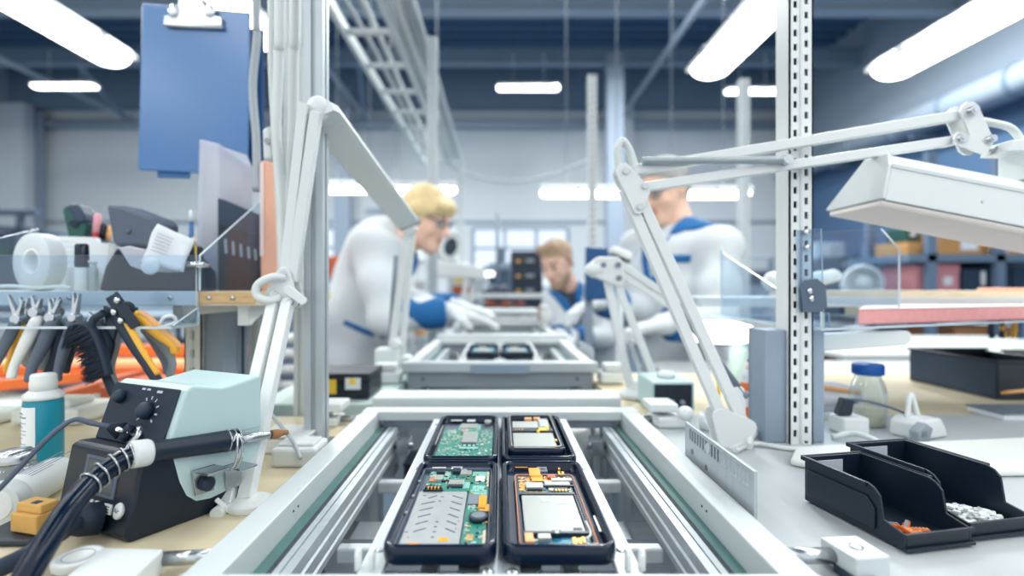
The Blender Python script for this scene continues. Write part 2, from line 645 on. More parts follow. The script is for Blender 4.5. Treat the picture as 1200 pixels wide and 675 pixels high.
# girders, pipes and posts of the hall
struct(MB().span((XL, YB - .25, 5.42), (XR, YB - .001, ZC)).build('shade_band', 'girder'))  # band coloured darker for the deep shadow on the upper wall
mb = MB().cyl((XL, YB - .16, 5.05), (XR, YB - .16, 5.05), .1, n=16)
struct(mb.build('trim_2', 'girder_pale'))
struct(MB().span((-3.2, YB - .06, 2.98), (-.9, YB - .001, 3.1)).build('trim_3', 'girder_pale'))
mb = MB().span((XL, YB - .05, 2.74), (XR, YB - .001, 2.80))
struct(mb.build('trim_4', 'slate'))
def girder(y, z, h, m='girder'):
 mb = MB()
 mb.span((XL, y - .11, z - .02), (XR, y + .11, z)).span((XL, y - .11, z + h), (XR, y + .11, z + h + .02))
 mb.span((XL, y - .012, z), (XR, y + .012, z + h))
 return struct(mb.build('roof_beam', m))
girder(7.9, 5.45, .28, 'girder_pale')
girder(9.95, 5.55, .26)
girder(6.0, 5.5, .3)
girder(4.0, 5.5, .3)
for x in (2.78, -3.1, -8.6):
 mb = MB().cyl((x, YB - .3, 5.14), (x, 3.0, 5.14), .05, n=12)
 struct(mb.build('roof_beam', 'girder_pale'))
 mb = MB().bar((x, 11.7, 5.1), (x + .35, 9.95, 5.62), .08, .08)
 struct(mb.build('roof_beam', 'girder'))
 mb = MB().bar((x, 8.2, 5.1), (x - .02, 8.2, 6.3), .09, .09)
 struct(mb.build('roof_beam', 'girder'))
struct(MB().span((2.62, YB - .4, 0), (3.08, YB - .26, 5.42)).build('wall_column', 'wall_paint'))
struct(MB().span((XL + .001, YB - .55, 0), (-10.85, YB - .26, 5.42)).build('wall_column', 'wall_paint'))
struct(MB().span((-10.8, YB - .3, 0), (-10.62, YB - .26, 5.3)).build('wall_column', 'slate'))
struct(MB().span((1.95, 9.3, 0), (2.25, 9.5, 5.5)).build('wall_column', 'slate'))
struct(MB().span((-3.55, 10.9, 0), (-3.2, 11.1, 5.5)).build('wall_column', 'slate'))
struct(MB().span((6.55, YB - .5, 0), (6.9, YB - .26, 5.42)).build('wall_column', 'girder'))
# dark service recess in the back wall beside the window
for i, (x0, x1, z0, z1) in enumerate(((3.2, 3.95, 2.05, 2.55), (3.2, 3.95, 2.9, 3.4))):
 mb = MB()
 for k in range(8):
  z = z0 + (z1 - z0) * (k + .5) / 8
  mb.box((x0 + (x1 - x0) / 2, YB - .03, z), (x1 - x0, .04, .03), 0, Matrix.Rotation(.5, 3, 'X'))
 mb.span((x0, YB - .012, z0), (x1, YB - .002, z1))
 tag(mb.build('wall_vent', 'slate'), ('lower' if i == 0 else 'upper') + ' grey louvred vent on the back wall right of the window', 'vent', 'louvred wall vents')
# ventilation duct along the right wall
t = thing('ventilation_duct', 'long round pale ventilation duct running along the right wall under the roof', 'duct', (6.62, 3, 3.75))
mb = MB().cyl((6.62, 1.0, 3.86), (6.62, YB - .3, 3.86), .2, n=28)
mb.build('pipe', 'girder_pale', t)
for k in range(10):
 y = 1.5 + k
 MB().cyl((6.62, y, 3.86), (6.62, y + .06, 3.86), .215, n=28).build('joint_band', 'girder', t)
for k in range(5):
 y = 2.2 + 2 * k
 MB().span((6.6, y, 3.6), (7.0, y + .05, 3.66)).build('bracket', 'slate', t)
# ------------------------------------------------------------------ hanging tube lights
def tube_light(label, p0, p1, wdt=.15, cables=True, ztop=None, wires=(.25, .75)):
 """p0, p1: the ends of the luminaire at the height of its underside."""
 p0, p1 = V(p0), V(p1)
 c = (p0 + p1) / 2
 t = thing('hanging_tube_light', label, 'light', c, group='tube lights hung from the roof')
 d = (p1 - p0).normalized()
 side = d.cross(Z3).normalized()
 L = (p1 - p0).length
 hw = wdt / 2
 def ring(a, prof):
  return [p0 + d * a + side * x + Z3 * z for x, z in prof]
 low = [(-hw, .035)] + [(hw * math.cos(PI + PI * k / 12) , .035 + .045 * math.sin(PI + PI * k / 12)) for k in range(1, 12)] + [(hw, .035)]
 mb = MB().loft([ring(a, [(x * s, .035 + (z - .035) * s) for x, z in low]) for a, s in ((0, .55), (.012, .85), (.04, 1), (L - .04, 1), (L - .012, .85), (L, .55))])
 mb.build('diffuser', 'tube_glow', t)
 up = [(hw + .006, .034), (hw + .006, .05), (hw * .6, .085), (-hw * .6, .085), (-hw - .006, .05), (-hw - .006, .034)]
 mb = MB().loft([ring(a, up) for a in (-.004, L + .004)], smooth=False)
 mb.build('housing', 'lamp_white', t)
 for a in (L * wires[0], L * wires[1]):
  q = p0 + d * a + Z3 * .08
  zt = ztop or ZC
  MB().cyl(q, (q.x, q.y, zt), .004, n=6).build('hanger_wire', 'steel', t)
 for a in (L * .06, L * .35, L * .65, L * .94):
  for s in (-1, 1):
   mb = MB().bar(p0 + d * (a - .015) + side * s * (hw + .009) + Z3 * .042, p0 + d * (a + .015) + side * s * (hw + .009) + Z3 * .042, .006, .03)
   mb.build('clip', 'steel', t)
 if cables:
  q = p0 + d * (L * .8) + Z3 * .085
  MB().tube(catmull([q, q + Z3 * .06 + d * .03, q + Z3 * .09 - d * .3, q + Z3 * .1 - d * .8]), .008).build('power_cable', 'cable_white', t)
 return t
def along(px, py, y1, L, lab, wdt=.15):
 e = P(px, py, y1)
 tube_light(lab, (e.x, y1 - L, e.z), (e.x, y1, e.z), wdt)
along(138, 80, 2.2, 3.2, 'lit tube light over the left bench, cut by the upper left corner', .155)
along(316, 60, 2.3, 3.3, 'lit tube light glowing behind the hanging white cables and blue clipboard', .15)
along(828, 94, 2.2, 3.2, 'lit tube light left of the tall perforated upright', .165)
along(1038, 95, 2.2, 3.2, 'lit tube light right of the tall perforated upright, over the white lamp', .165)
def across(px0, px1, py, y, lab, wdt=.1, wires=(.25, .75)):
 a, b = P(px0, py, y), P(px1, py, y)
 tube_light(lab, a, b, wdt, False, None, wires)
across(40, 112, 103, 9.0, 'small far tube light high under the roof, left of the blue clipboard', .2)
across(583, 655, 105, 9.0, 'small far tube light high under the roof above the conveyor line', .2)
across(851, 912, 109, 9.0, 'small far tube light high under the roof beside the perforated upright', .2)
across(376, 452, 225, 4.0, 'level lit tube light behind the slanting white lamp head', .13)
across(457, 534, 226, 4.0, 'level lit tube light behind the blonde woman', .13, (.06, .12))
across(634, 752, 230, 4.0, 'level lit tube light over the far line, left of the standing man', .13)
across(756, 878, 231, 4.0, 'level lit tube light behind the standing man and the thin post', .13)
# ------------------------------------------------------------------ cable ladder and wires over the line
t = thing('cable_ladder', 'white overhead cable ladder with rungs running above the conveyor line', 'cable tray', (-.6, 3.0, 2.4))
zl = 2.4
for name, x, wd in (('side_rail', -.72, .022), ('side_rail', -.49, .03)):
 MB().bar((x, 1.2, zl), (x, 4.9, zl), wd, .055).build(name, 'alu_pale', t)
for k in range(10):
 y = 1.66 + .36 * k
 MB().bar((-.72, y, zl - .01), (-.49, y, zl - .01), .035, .02).build('rung', 'alu_pale', t)
for y in (2.6, 4.5):
 MB().cyl((-.555, y, zl + .02), (-.555, y, ZC), .007, n=8).build('hanger_rod', 'steel', t)
for i, (x, r, m) in enumerate(((-.449, .022, 'cable_white'), (-.408, .014, 'cable_grey'), (-.376, .014, 'alu_pale'), (-.66, .012, 'cable_grey'), (-.60, .014, 'cable_white'))):
 pts = [(x + (.003 if i < 3 else .012) * math.sin(k * 1.3 + i), 1.2 + k * .46, zl + .03 + (.015 if i < 3 else .0) + .008 * math.sin(k * 1.9 + i)) for k in range(9)]
 o = MB().tube(catmull(pts), r, 10).build('ladder_cable', m)
 tag(o, ('thickest white cable along the right rail of the cable ladder', 'grey cable beside the white one along the right rail of the cable ladder', 'pale conduit outermost along the right rail of the cable ladder',
   'thin grey cable near the left rail of the cable ladder', 'thin white cable along the middle of the cable ladder')[i], 'cable', 'cables lying in the cable ladder')
pts = [P(524, 188, 4.6), P(540, 201, 4.7), P(590, 213, 4.8), P(640, 207, 4.9), P(695, 186, 5.0)]
tag(MB().tube(catmull(pts), .012, 8).build('sagging_cable', 'cable_grey'), 'grey cable sagging in a long curve across the hall above the line', 'cable')
# ------------------------------------------------------------------ uprights and posts
def profile_post(name, label, x, y, z0, z1, s, m='alu', cat='post', group=None):
 """Slotted square profile."""
 h, g, d = s / 2, s * .13, s * .16
 poly = [(-h, -h), (-g, -h), (-g, -h + d), (g, -h + d), (g, -h), (h, -h), (h, -g), (h - d, -g), (h - d, g), (h, g), (h, h),
   (g, h), (g, h - d), (-g, h - d), (-g, h), (-h, h), (-h, g), (-h + d, g), (-h + d, -g), (-h, -g)]
 t = thing(name, label, cat, (x, y, z0), group=group)
 MB().prism(poly, (x, y, z0), (1, 0, 0), (0, 1, 0), z1 - z0).build('profile_column', m, t)
 MB().span((x - s * .8, y - s * .8, z0), (x + s * .8, y + s * .8, z0 + .006)).build('foot_plate', 'steel', t)
 return t
def slot_plate(mb, x0, x1, y, z0, z1, cols, pitch, sw, sh, mi=0, dark=1):
 """A sheet facing -y with real slots: strips between the columns of holes and bridges between the slots."""
 xs = [x0]
 for c in cols:
  xs += [c - sw / 2, c + sw / 2]
 xs.append(x1)
 for a, b in zip(xs[::2], xs[1::2]):
  mb.span((a, y, z0), (b, y + .002, z1), mi)
 for j, c in enumerate(cols):
  z = z0
  off = (j % 2) * pitch * .25
  top = z0 + off
  while top < z1:
   b0 = top
   b1 = min(top + pitch - sh, z1)
   mb.span((c - sw / 2, y, b0), (c + sw / 2, y + .002, b1), mi)
   top += pitch
  if off:
   mb.span((c - sw / 2, y, z0), (c + sw / 2, y + .002, z0 + off - sh if off > sh else z0 + .001), mi)
def slotted_upright(label, x, y, z0, z1, wd, cols, sleeve_z, pitch=.034, name='slotted_upright', group=None, sleeve=(-.015, .024), sw=.0046, sh=.0088):
 t = thing(name, label, 'upright', (x, y, z0), group=group)
 mb = MB()
 slot_plate(mb, x - wd / 2, x + wd / 2, y, z0, z1, [x + c for c in cols], pitch, sw, sh)
 # folded side walls and the back of the hollow section
 mb.span((x - wd / 2, y, z0), (x - wd / 2 + .002, y + .032, z1)).span((x + wd / 2 - .002, y, z0), (x + wd / 2, y + .032, z1))
 mb.build('slotted_face', 'lamp_white', t)
 MB().span((x - wd / 2 + .002, y + .024, z0), (x + wd / 2 - .002, y + .032, z1)).build('back_web', 'slot_dark', t)
 mb = MB()
 for c in ((cols[0] + cols[-1]) / 2,):
  mb.span((x + c - .0012, y - .0012, z0), (x + c + .0012, y, z1))
 mb.build('center_crease', 'alu_pale', t)
 if sleeve_z:
  a, b = sleeve
  mb = MB().span((x - wd / 2 + a, y + .006, z0), (x - wd / 2 - .0005, y + .05, sleeve_z)).span((x + wd / 2 + .0005, y + .006, z0), (x + wd / 2 + b, y + .05, sleeve_z))
  mb.span((x - wd / 2 + a, y + .0405, z0), (x + wd / 2 + b, y + .05, sleeve_z))
  mb.build('sleeve', 'slate', t, .0015)
 return t
ZB = 1.0                                                          # height of the bench tops
c = PZ(371, 522, ZB)
profile_post('aluminium_post', 'tall slotted aluminium post standing between the left rail and the lamp', c.x, c.y, ZB, 2.3, .0235, 'alu')
profile_post('aluminium_post', 'pale slim post close behind the tall slotted aluminium post on the left', -.318, .82, 0, 1.55, .018, 'alu_pale')
slotted_upright('tall white perforated upright rising from the right bench', .3853, .655, ZB, 2.3, .0306, (-.0076, .0065), 1.146, .0183, sleeve=(-.0286, .0185))
slotted_upright('white perforated upright with grey sleeve holding the left shelf', -.462, .77, ZB, 1.176, .026, (-.001,), 1.168, .027, sleeve=(-.0005, .03), sw=.006, sh=.013)
profile_post('aluminium_post', 'dark grey slotted post under the left shelf beside the perforated upright', -.455, .87, 0, 1.172, .036, 'alu_dark')
profile_post('aluminium_post', 'thin white post under the left shelf behind the lamp arm', -.41, .86, 0, 1.172, .017, 'alu_pale')
profile_post('aluminium_post', 'pale floor post behind the woman beside the far line', -.318, 2.42, 0, 2.38, .045, 'alu')
profile_post('aluminium_post', 'thin pale floor post behind the standing man', 1.52, 3.2, 0, 2.5, .055, 'alu_pale')
slotted_upright('far perforated floor strip right of the cable ladder, above the blue board', .64, 3.55, 0, 2.68, .06, (-.009, .009), None, .046, sw=.009, sh=.022)
profile_post('aluminium_post', 'short pale post under the far end of the cable ladder', -.36, 4.7, 0, 2.38, .05, 'alu_pale')
# ------------------------------------------------------------------ conveyor modules
def conveyor(label, y0, y1, hw, zt, front='rail'):
 """A framed belt section: two deep side rails with green belts, inner guide rails, end beams and legs."""
 t = thing('conveyor_section', label, 'conveyor', (0, (y0 + y1) / 2, 0), group='conveyor sections of the assembly line')
 for s in (-1, 1):
  q = []
  mb = MB()
  mb.span((min(s * hw, s * (hw - .024)), y0, zt - .075), (max(s * hw, s * (hw - .024)), y1, zt))
  r = mb.build('side_rail', 'alu_pale', t, .0012)
  for yy in (y0 + .115, y0 + .125):
   MB().cyl((s * (hw - .0235), yy, zt - .01), (s * (hw - .0246), yy, zt - .01), .0010, n=10).build('screw', 'slot_dark', r)
  a, b = s * (hw - .0245), s * (hw - .034)
  MB().span((min(a, b), y0 + .01, zt - .026), (max(a, b), y1 - .01, zt - .022)).build('belt', 'belt_green', t)
  a, b = s * (hw - .0345), s * (hw - .0385)
  MB().span((min(a, b), y0 + .01, zt - .029), (max(a, b), y1 - .01, zt - .0215)).build('belt_edge', 'belt_dark', t)
  # inner guide: grooved profile
  x0 = hw - .039
  poly = [(0, 0), (-.005, 0), (-.005, -.002), (-.0065, -.002), (-.0065, 0), (-.0135, 0), (-.0135, -.008), (-.0118, -.0095), (-.0118, -.0125), (-.0135, -.014),
    (-.0135, -.022), (-.0118, -.0235), (-.0118, -.0265), (-.0135, -.028), (-.0135, -.034), (0, -.034)]
  poly = [(s * (x0 + a), b) for a, b in poly]
  if s < 0:
   poly = poly[::-1]
  MB().prism(poly, (0, y1 - .03, zt - .021), (1, 0, 0), (0, 0, 1), y1 - y0 - .06).build('guide_rail', 'alu', t)
  for yy in ((y0 + .06, y1 - .07) if y0 > .5 else (y1 - .07,)):
   mb = MB()
   mb.span((min(s * (x0 - .02), s * (x0 - .035)), yy, zt - .05), (max(s * (x0 - .02), s * (x0 - .035)), yy + .03, zt - .03))
   mb.cyl((s * (x0 - .0125), yy + .015, zt - .04), (s * (x0 - .04), yy + .015, zt - .04), .005, n=12)
   mb.build('guide_clamp', 'steel', t)
  for yy in (y0 + .1, y1 - .1):
   MB().span((s * (hw - .012) - .022, yy - .022, 0), (s * (hw - .012) + .022, yy + .022, zt - .076)).build('leg', 'alu', t)
 MB().span((-hw, y1 - .03, zt - .012), (hw, y1, zt + .001)).build('end_beam', 'alu_pale', t, .001)
 MB().span((-hw + .03, y1 - .026, zt - .024), (hw - .03, y1 - .004, zt - .0125)).build('beam_shade', 'alu_dark', t)  # darker strip giving the shading under the end beam
 mb = MB().span((-hw, y0 - .02, zt - .02), (hw, y0, zt + .001))
 mb.build('end_beam', 'alu_pale', t, .001)
 mb = MB().span((-hw + .02, (y0 + y1) / 2 - .02, zt - .11), (hw - .02, (y0 + y1) / 2 + .02, zt - .078))
 mb.build('cross_tie', 'alu', t)
 return t
ZT = 1.02
conveyor('nearest conveyor section, carrying the four open phones', .321, .77, .2, ZT)
cv2 = conveyor('second conveyor section, with the grey front face and two distant phone trays', 1.10, 1.56, .2, 1.043)
cv3 = conveyor('third conveyor section, under the gloved hand', 1.80, 2.35, .2, 1.04)
conveyor('farthest conveyor section, ending behind the white frame', 2.55, 3.6, .2, 1.05)
# front face and name plate of the second section
t = cv2
MB().span((-.19, 1.064, .994), (.19, 1.078, 1.0262)).build('lower_face', 'grey_soft', t, .001)
MB().span((-.202, 1.054, 1.0265), (.202, 1.078, 1.0455)).build('upper_lip', 'alu', t, .001)
MB().span((-.06, 1.049, 1.024), (.06, 1.0538, 1.043)).build('pull_plate', 'slate', t, .001)
for x in (-.16, .16):
 MB().cyl((x, 1.0642, 1.011), (x, 1.0625, 1.011), .003, n=10).build('screw', 'slot_dark', t)
t = cv3
MB().span((-.2, 1.764, .995), (.2, 1.778, 1.0235)).build('lower_face', 'alu_dark', t, .001)
MB().span((-.205, 1.756, 1.024), (.205, 1.778, 1.0425)).build('upper_lip', 'alu_pale', t, .001)
# stop beams between the sections
for i, (y, a, b, zt, lab) in enumerate(((.80, -.2, .19, 1.029, 'long pale stop beam lying just behind the nearest conveyor section'),
                                   (1.60, -.2, .21, 1.052, 'long pale stop beam lying behind the second conveyor section'),
                                   (2.40, -.21, .21, 1.06, 'long pale stop beam lying behind the third conveyor section'))):
 t = thing('stop_beam', lab, 'beam', ((a + b) / 2, y, 1.0), group='stop beams between conveyor sections')
 MB().span((a, y, .985), (b, y + .06, zt)).build('hollow_bar', 'alu_pale', t, .003)
 for x in (a + .02, b - .02):
  MB().span((x - .012, y + .01, .9), (x + .012, y + .05, .985)).build('bracket', 'steel', t)
 for x in (a + .05, b - .05):
  MB().cyl((x, y - .0002, zt - .02), (x, y - .002, zt - .02), .003, n=10).build('screw', 'alu_dark', t)
# ------------------------------------------------------------------ pallet carrying the phones
def pallet(label, yf, yb, zt, hw=.092):
 t = thing('phone_pallet', label, 'pallet', (0, (yf + yb) / 2, zt - .02), group='aluminium phone pallets')
 for s in (-1, 1):
  x0, x1 = s * hw, s * (hw - .016)
  MB().span((min(x0, x1), yf, zt - .005), (max(x0, x1), yb, zt)).build('side_bar', 'alu_pale', t, .0008)
  for yy in (yf + .035, (yf + yb) / 2, yb - .03):
   MB().lathe([(.0030, 0), (.0030, .0005), (.002, .001), (.0005, .0011)], (s * (hw - .008), yy, zt), n=14).build('screw', 'steel', t)
  # forked catch at the front corner
  mb = MB()
  for dx in (-.0045, .0045):
   mb.prism([(-.004, 0), (.004, 0), (.004, .010), (.0025, .013), (-.0025, .013), (-.004, .010)], (s * (hw - .004) + dx + .0015, yf + .012, zt), (0, 1, 0), (0, 0, 1), -.003)
  mb.build('catch', 'white_plastic', t, .0006)
 for yy, wd in ((yf + .095, .02), (yb - .02, .02)):
  MB().span((-hw + .016, yy - wd / 2, zt - .012), (hw - .016, yy + wd / 2, zt - .0052)).build('cross_bar', 'alu', t, .0008)
 mb = MB().span((-.013, yf, zt - .0052), (.013, yb, zt - .0002))
 mb.span((-.0012, yf, zt - .0002), (.0012, yb, zt + .0012))
 mb.build('center_bar', 'alu', t, .0006)
 for x in (-.008, .008):
  MB().lathe([(.0045, 0), (.0045, .001), (.003, .0024), (.0005, .0026)], (x, yf + .007, zt - .0002), n=14).build('screw', 'steel', t)
 mb = MB()
 for s in (-1, 1):
  poly = [(s * .013, 0), (s * .028, -.01), (s * .028, -.05), (s * .02, -.06), (s * .013, -.06)]
  if s < 0:
   poly = poly[::-1]
  mb.prism([(a, b) for a, b in poly], (0, yf + .07, zt - .0045), (1, 0, 0), (0, 1, 0), -.003)
 mb.build('wing', 'alu_dark', t)
 # underframe of two slanted tubes carried between the guide rails
 for s in (-1, 1):
  MB().bar((s * .052, yf - .02, zt - .035), (s * .062, yb, zt - .035), .014, .014).build('under_tube', 'alu', t, .002)
 for yy in (yf + .13, yb - .11):
  MB().span((-.143, yy - .006, zt - .058), (.143, yy + .006, zt - .0445)).build('under_bar', 'alu_pale', t, .002)
 return t
ZP = 1.017
pallet('aluminium pallet under the four open phones in front', .322, .715, ZP)
pallet('aluminium pallet with two phones on the second conveyor section', 1.13, 1.5, ZP + .023)
# ------------------------------------------------------------------ open phones
PW, PL, PH = .0765, .169, .0135
IW, IL, FZ = PW - .0105, PL - .0115, .0035          # inner pocket and its floor height
class Phone:
 """Local frame: x right, y away from the camera, z up; u, v run 0..1 over the inner pocket."""
 def __init__(s, label, x, y, z=ZP, rz=0.0, detail=True):
  s.t = thing('open_phone', label, 'phone', (x, y, z + .0003), rz, group='open phones on the pallets')
  rings = []
  for w, l, r, zz in ((PW - .004, PL - .004, .009, 0), (PW - .001, PL - .001, .0105, .0015), (PW, PL, .011, .005), (PW, PL, .011, .010), (PW - .0012, PL - .0012, .0105, .0124),
       (PW - .0035, PL - .0035, .0095, PH), (PW - .0068, PL - .0072, .008, PH), (PW - .0092, PL - .0100, .0068, .0126), (IW, IL, .006, .0108), (IW - .0005, IL - .0005, .006, FZ)):
   rings.append([V((a, b, zz)) for a, b in rrect(w, l, r, 6)])
  MB().loft(rings).build('phone_case', 'black_gloss', s.t, world=False)
 def xy(s, u, v):
  return (u - .5) * IW, (v - .5) * IL
 def rect(s, name, m, u0, u1, v0, v1, z0, z1, bevel=0.0, parent=None, more=(), label=None):
  mb = MB()
  for a in ((u0, u1, v0, v1, z0, z1),) + tuple(more):
   x0, y0 = s.xy(a[0], a[2])
   x1, y1 = s.xy(a[1], a[3])
   mb.span((x0, y0, a[4]), (x1, y1, a[5]), a[6] if len(a) > 6 else 0)
  return mb.build(name, m, parent or s.t, bevel, world=False, label=label)
 def smd(s, zones, n, seed, z, mats=('solder', 'chip_black', 'gold', 'chip_grey', 'wood_pale')):
  """Surface-mount specks, far too many to count."""
  r = random.Random(seed)
  mb = MB()
  for _ in range(n):
   u0, u1, v0, v1 = r.choice(zones)
   x, y = s.xy(r.uniform(u0, u1), r.uniform(v0, v1))
   a, b = r.uniform(.0004, .0013), r.uniform(.0004, .001)
   h = r.uniform(.0003, .0009)
   mb.span((x - a, y - b, z - .0002), (x + a, y + b, z + h), r.choices(range(5), (6, 3, 1.2, 1.5, 2))[0])
  o = mb.build('small_components', list(mats), s.t, world=False)
  o['kind'] = 'stuff'
 def disc(s, name, m, u, v, z0, z1, r, parent=None, r2=None):
  x, y = s.xy(u, v)
  return MB().cyl((x, y, z0), (x, y, z1), r, r2, n=24).build(name, m, parent or s.t, world=False)
 def screws(s, spots, z):
  for u, v in spots:
   x, y = s.xy(u, v)
   MB().lathe([(.0016, 0), (.0016, .0006), (.0012, .001), (.0004, .0008)], (x, y, z), n=12).build('screw', 'gold', s.t, world=False)
def outline(ph, name, m, u0, u1, v0, v1, r, z, rad):
 x0, y0 = ph.xy(u0, v0)
 x1, y1 = ph.xy(u1, v1)
 pts = [V((a, b, z)) for a, b in rrect(x1 - x0, y1 - y0, r, 5, (x0 + x1) / 2, (y0 + y1) / 2)]
 return MB().tube(pts, rad, 8, closed=True).build(name, m, ph.t, world=False)
# front left: slotted silver plate, green board along top and right
p = Phone('open phone in front on the left, with slotted silver plate and green board', -.0403, .4195)
p.rect('inner_frame', 'grey_plastic', .0, 1, 0, 1, FZ - .001, .0046, .0004, more=((0, .025, 0, 1, .0046, .0085), (.975, 1, 0, 1, .0046, .0085), (0, 1, 0, .02, .0046, .007), (0, 1, .965, 1, .0046, .0085)))
x0, y0 = p.xy(.05, .03); x1, y1 = p.xy(.68, .66)
pl = MB().prism(rrect(x1 - x0, y1 - y0, .0015, 3, (x0 + x1) / 2, (y0 + y1) / 2), (0, 0, .0046), (1, 0, 0), (0, 1, 0), .0016).build('slotted_plate', 'plate_silver', p.t, .0003, world=False)
mb = MB()
for k in range(6):
 v = .60 - k * .075
 for (u0, u1, dv) in ((.13 + .006 * k, .30 - .004 * k, -.035), (.64 - .005 * k, .50, -.04)):
  if k == 0 and u0 < .3:
   u0 = .2
  a, b = p.xy(u0, v + dv); c, d = p.xy(u1, v)
  mb.bar((a, b, .00623), (c, d, .00623), .0011, .0002)
for k in range(4):
 a, b = p.xy(.385 + .004 * (k % 2), .14 + .05 * k)
 mb.box((a, b, .00623), (.002, .0014, .0002))
for u, v in ((.37, .585), (.355, .53), (.08, .19), (.14, .60)):
 a, b = p.xy(u, v)
 mb.box((a, b, .00623), (.0024, .001, .0002))
mb.build('slot', 'slot_dark', pl, world=False)  # dark strips give the shade of slots; the plate stays uncut
p.rect('window_patch', 'kapton', .45, .56, .10, .135, .0062, .0064, parent=pl)
p.rect('orange_flex', 'kapton', .14, .25, .02, .085, .0062, .0066, parent=pl)
p.rect('copper_dot', 'copper', .625, .645, .29, .305, .0062, .0064, parent=pl, more=((.61, .63, .215, .23, .0062, .0064), (.11, .13, .135, .15, .0062, .0064)))
bd = p.rect('circuit_board', 'pcb', .70, .955, .02, .97, .0046, .0062, .0002, more=((.10, .71, .665, .97, .0046, .0062),))
p.rect('board_patch', 'pcb_pale', .12, .4, .80, .96, .0062, .00635, parent=bd, more=((.42, .70, .70, .79, .0062, .00635), (.72, .94, .88, .96, .0062, .00635), (.72, .94, .60, .68, .0062, .00635), (.72, .8, .42, .5, .0062, .00635)))
p.smd(((.72, .95, .04, .3), (.72, .95, .62, .96), (.12, .7, .7, .96), (.12, .7, .82, .96), (.72, .95, .36, .6)), 260, 3, .0062)
p.rect('battery_connector', 'chip_black', .12, .34, .665, .70, .0062, .0092, .0003, more=((.10, .36, .655, .675, .0062, .0078),))
p.rect('connector_pins', 'gold', .155, .175, .66, .672, .0078, .0088, more=tuple((.155 + .045 * k, .175 + .045 * k, .655, .68, .0079, .0095) for k in range(4)))
p.rect('card_reader', 'shield', .41, .62, .73, .80, .0062, .0082, .0003)
p.rect('reader_mouth', 'chip_black', .40, .61, .70, .728, .0062, .0078, .0003, more=tuple((.425 + .04 * k, .44 + .04 * k, .70, .735, .0078, .0085, 0) for k in range(5)))
p.rect('shield_can', 'shield', .20, .31, .80, .875, .0062, .0084, .0003)
p.rect('shield_can', 'shield', .62, .70, .89, .955, .0062, .008, .0003)
p.rect('copper_pad', 'copper', .13, .245, .79, .86, .0062, .0072, .0002)
p.rect('camera_module', 'chip_black', .20, .32, .905, .965, .0062, .0092, .0004)
p.rect('camera_module', 'chip_black', .43, .54, .91, .97, .0062, .0096, .0004)
p.rect('camera_module', 'shield', .55, .63, .87, .95, .0062, .0094, .0004)
p.rect('flat_chip', 'chip_black', .30, .43, .79, .81, .0062, .0076, .0002)
p.rect('white_sticker', 'paper', .77, .90, .80, .875, .0062, .0068)
p.rect('grey_chip', 'chip_grey', .71, .87, .475, .60, .0062, .0076, .0003)
p.rect('green_shield', 'pcb_pale', .74, .90, .645, .735, .0062, .0068, .0003)
p.rect('orange_flex', 'kapton', .845, .945, .41, .57, .0078, .0084, .0002, more=((.86, .93, .41, .49, .0084, .0092),))
p.rect('gold_bracket', 'gold', .93, .985, .37, .46, .0062, .0085, .0003, more=((.86, .98, .37, .395, .0062, .009),))
sp = p.disc('speaker_ring', 'chip_black', .86, .315, .0062, .0098, .0074)
p.disc('speaker_face', 'chip_grey', .86, .315, .0098, .0101, .0056, sp, .0052)
p.rect('gold_pad', 'gold', .75, .82, .11, .165, .0062, .0064, parent=bd)
p.rect('pale_edge', 'wood_pale', .925, .955, .03, .2, .0062, .0068)
p.rect('pale_edge', 'wood_pale', .925, .955, .72, .95, .0062, .0068)
p.rect('bottom_connector', 'chip_black', .33, .6, .015, .045, .0062, .0085, .0003)
p.rect('side_key', 'grey_soft', -.012, .03, .33, .355, .0085, .0102, .0004)
p.rect('side_key', 'grey_soft', -.012, .03, .53, .555, .0085, .0102, .0004)
p.rect('side_key', 'grey_soft', -.012, .03, .74, .76, .0085, .0102, .0004)
p.rect('clear_tape', 'alu_pale', .40, .56, .955, .998, .0088, .0092, more=((.12, .32, .968, .99, .0088, .0092),))
p.screws(((.08, .02), (.30, .03), (.93, .02), (.95, .28)), .0062)
# front right: silver battery with copper outline, orange and blue board
p = Phone('open phone in front on the right, with big silver battery and orange board', .0397, .4195)
p.rect('inner_frame', 'machine_dark', 0, 1, 0, 1, FZ - .001, .0042, .0004, more=((.10, .14, .05, .86, .0042, .0078), (.88, .91, .05, .86, .0042, .0078), (.1, .9, .04, .055, .0042, .0075)))
outline(p, 'copper_outline', 'copper', .105, .915, .045, .875, .004, .0082, .00055)
p.rect('battery', 'battery_silver', .17, .83, .17, .575, .0042, .0082, .0005)
p.rect('battery_patch', 'plate_silver', .60, .76, .46, .545, .0082, .00835)
p.rect('battery_patch', 'plate_silver', .40, .5, .49, .56, .0082, .00832)
p.rect('battery_rim', 'chip_black', .15, .86, .578, .61, .0042, .0088, .0003, more=((.15, .86, .148, .168, .0042, .0085), (.842, .862, .16, .6, .0042, .0085)))
p.rect('rim_notch', 'chip_black', .46, .56, .135, .165, .0042, .0094, .0003, more=((.70, .80, .18, .2, .0082, .0088),))
p.rect('locating_pin', 'battery_silver', .49, .53, .13, .155, .0094, .0098)
bd = p.rect('circuit_board', 'pcb_blue', .14, .86, .615, .735, .0042, .006, .0002, more=((.14, .86, .735, .87, .0042, .0056),))
p.rect('orange_board', 'kapton', .15, .38, .735, .865, .0056, .0068, .0002, more=((.15, .23, .66, .735, .006, .0068), (.42, .66, .80, .865, .0056, .0064)))
p.smd(((.15, .86, .62, .72), (.42, .86, .74, .87), (.16, .38, .74, .86)), 190, 5, .0064)
p.rect('lower_board', 'pcb_blue', .16, .86, .055, .145, .0042, .0056, .0002)
p.rect('board_patch', 'pcb_pale', .62, .8, .06, .09, .0056, .0058, parent=bd)
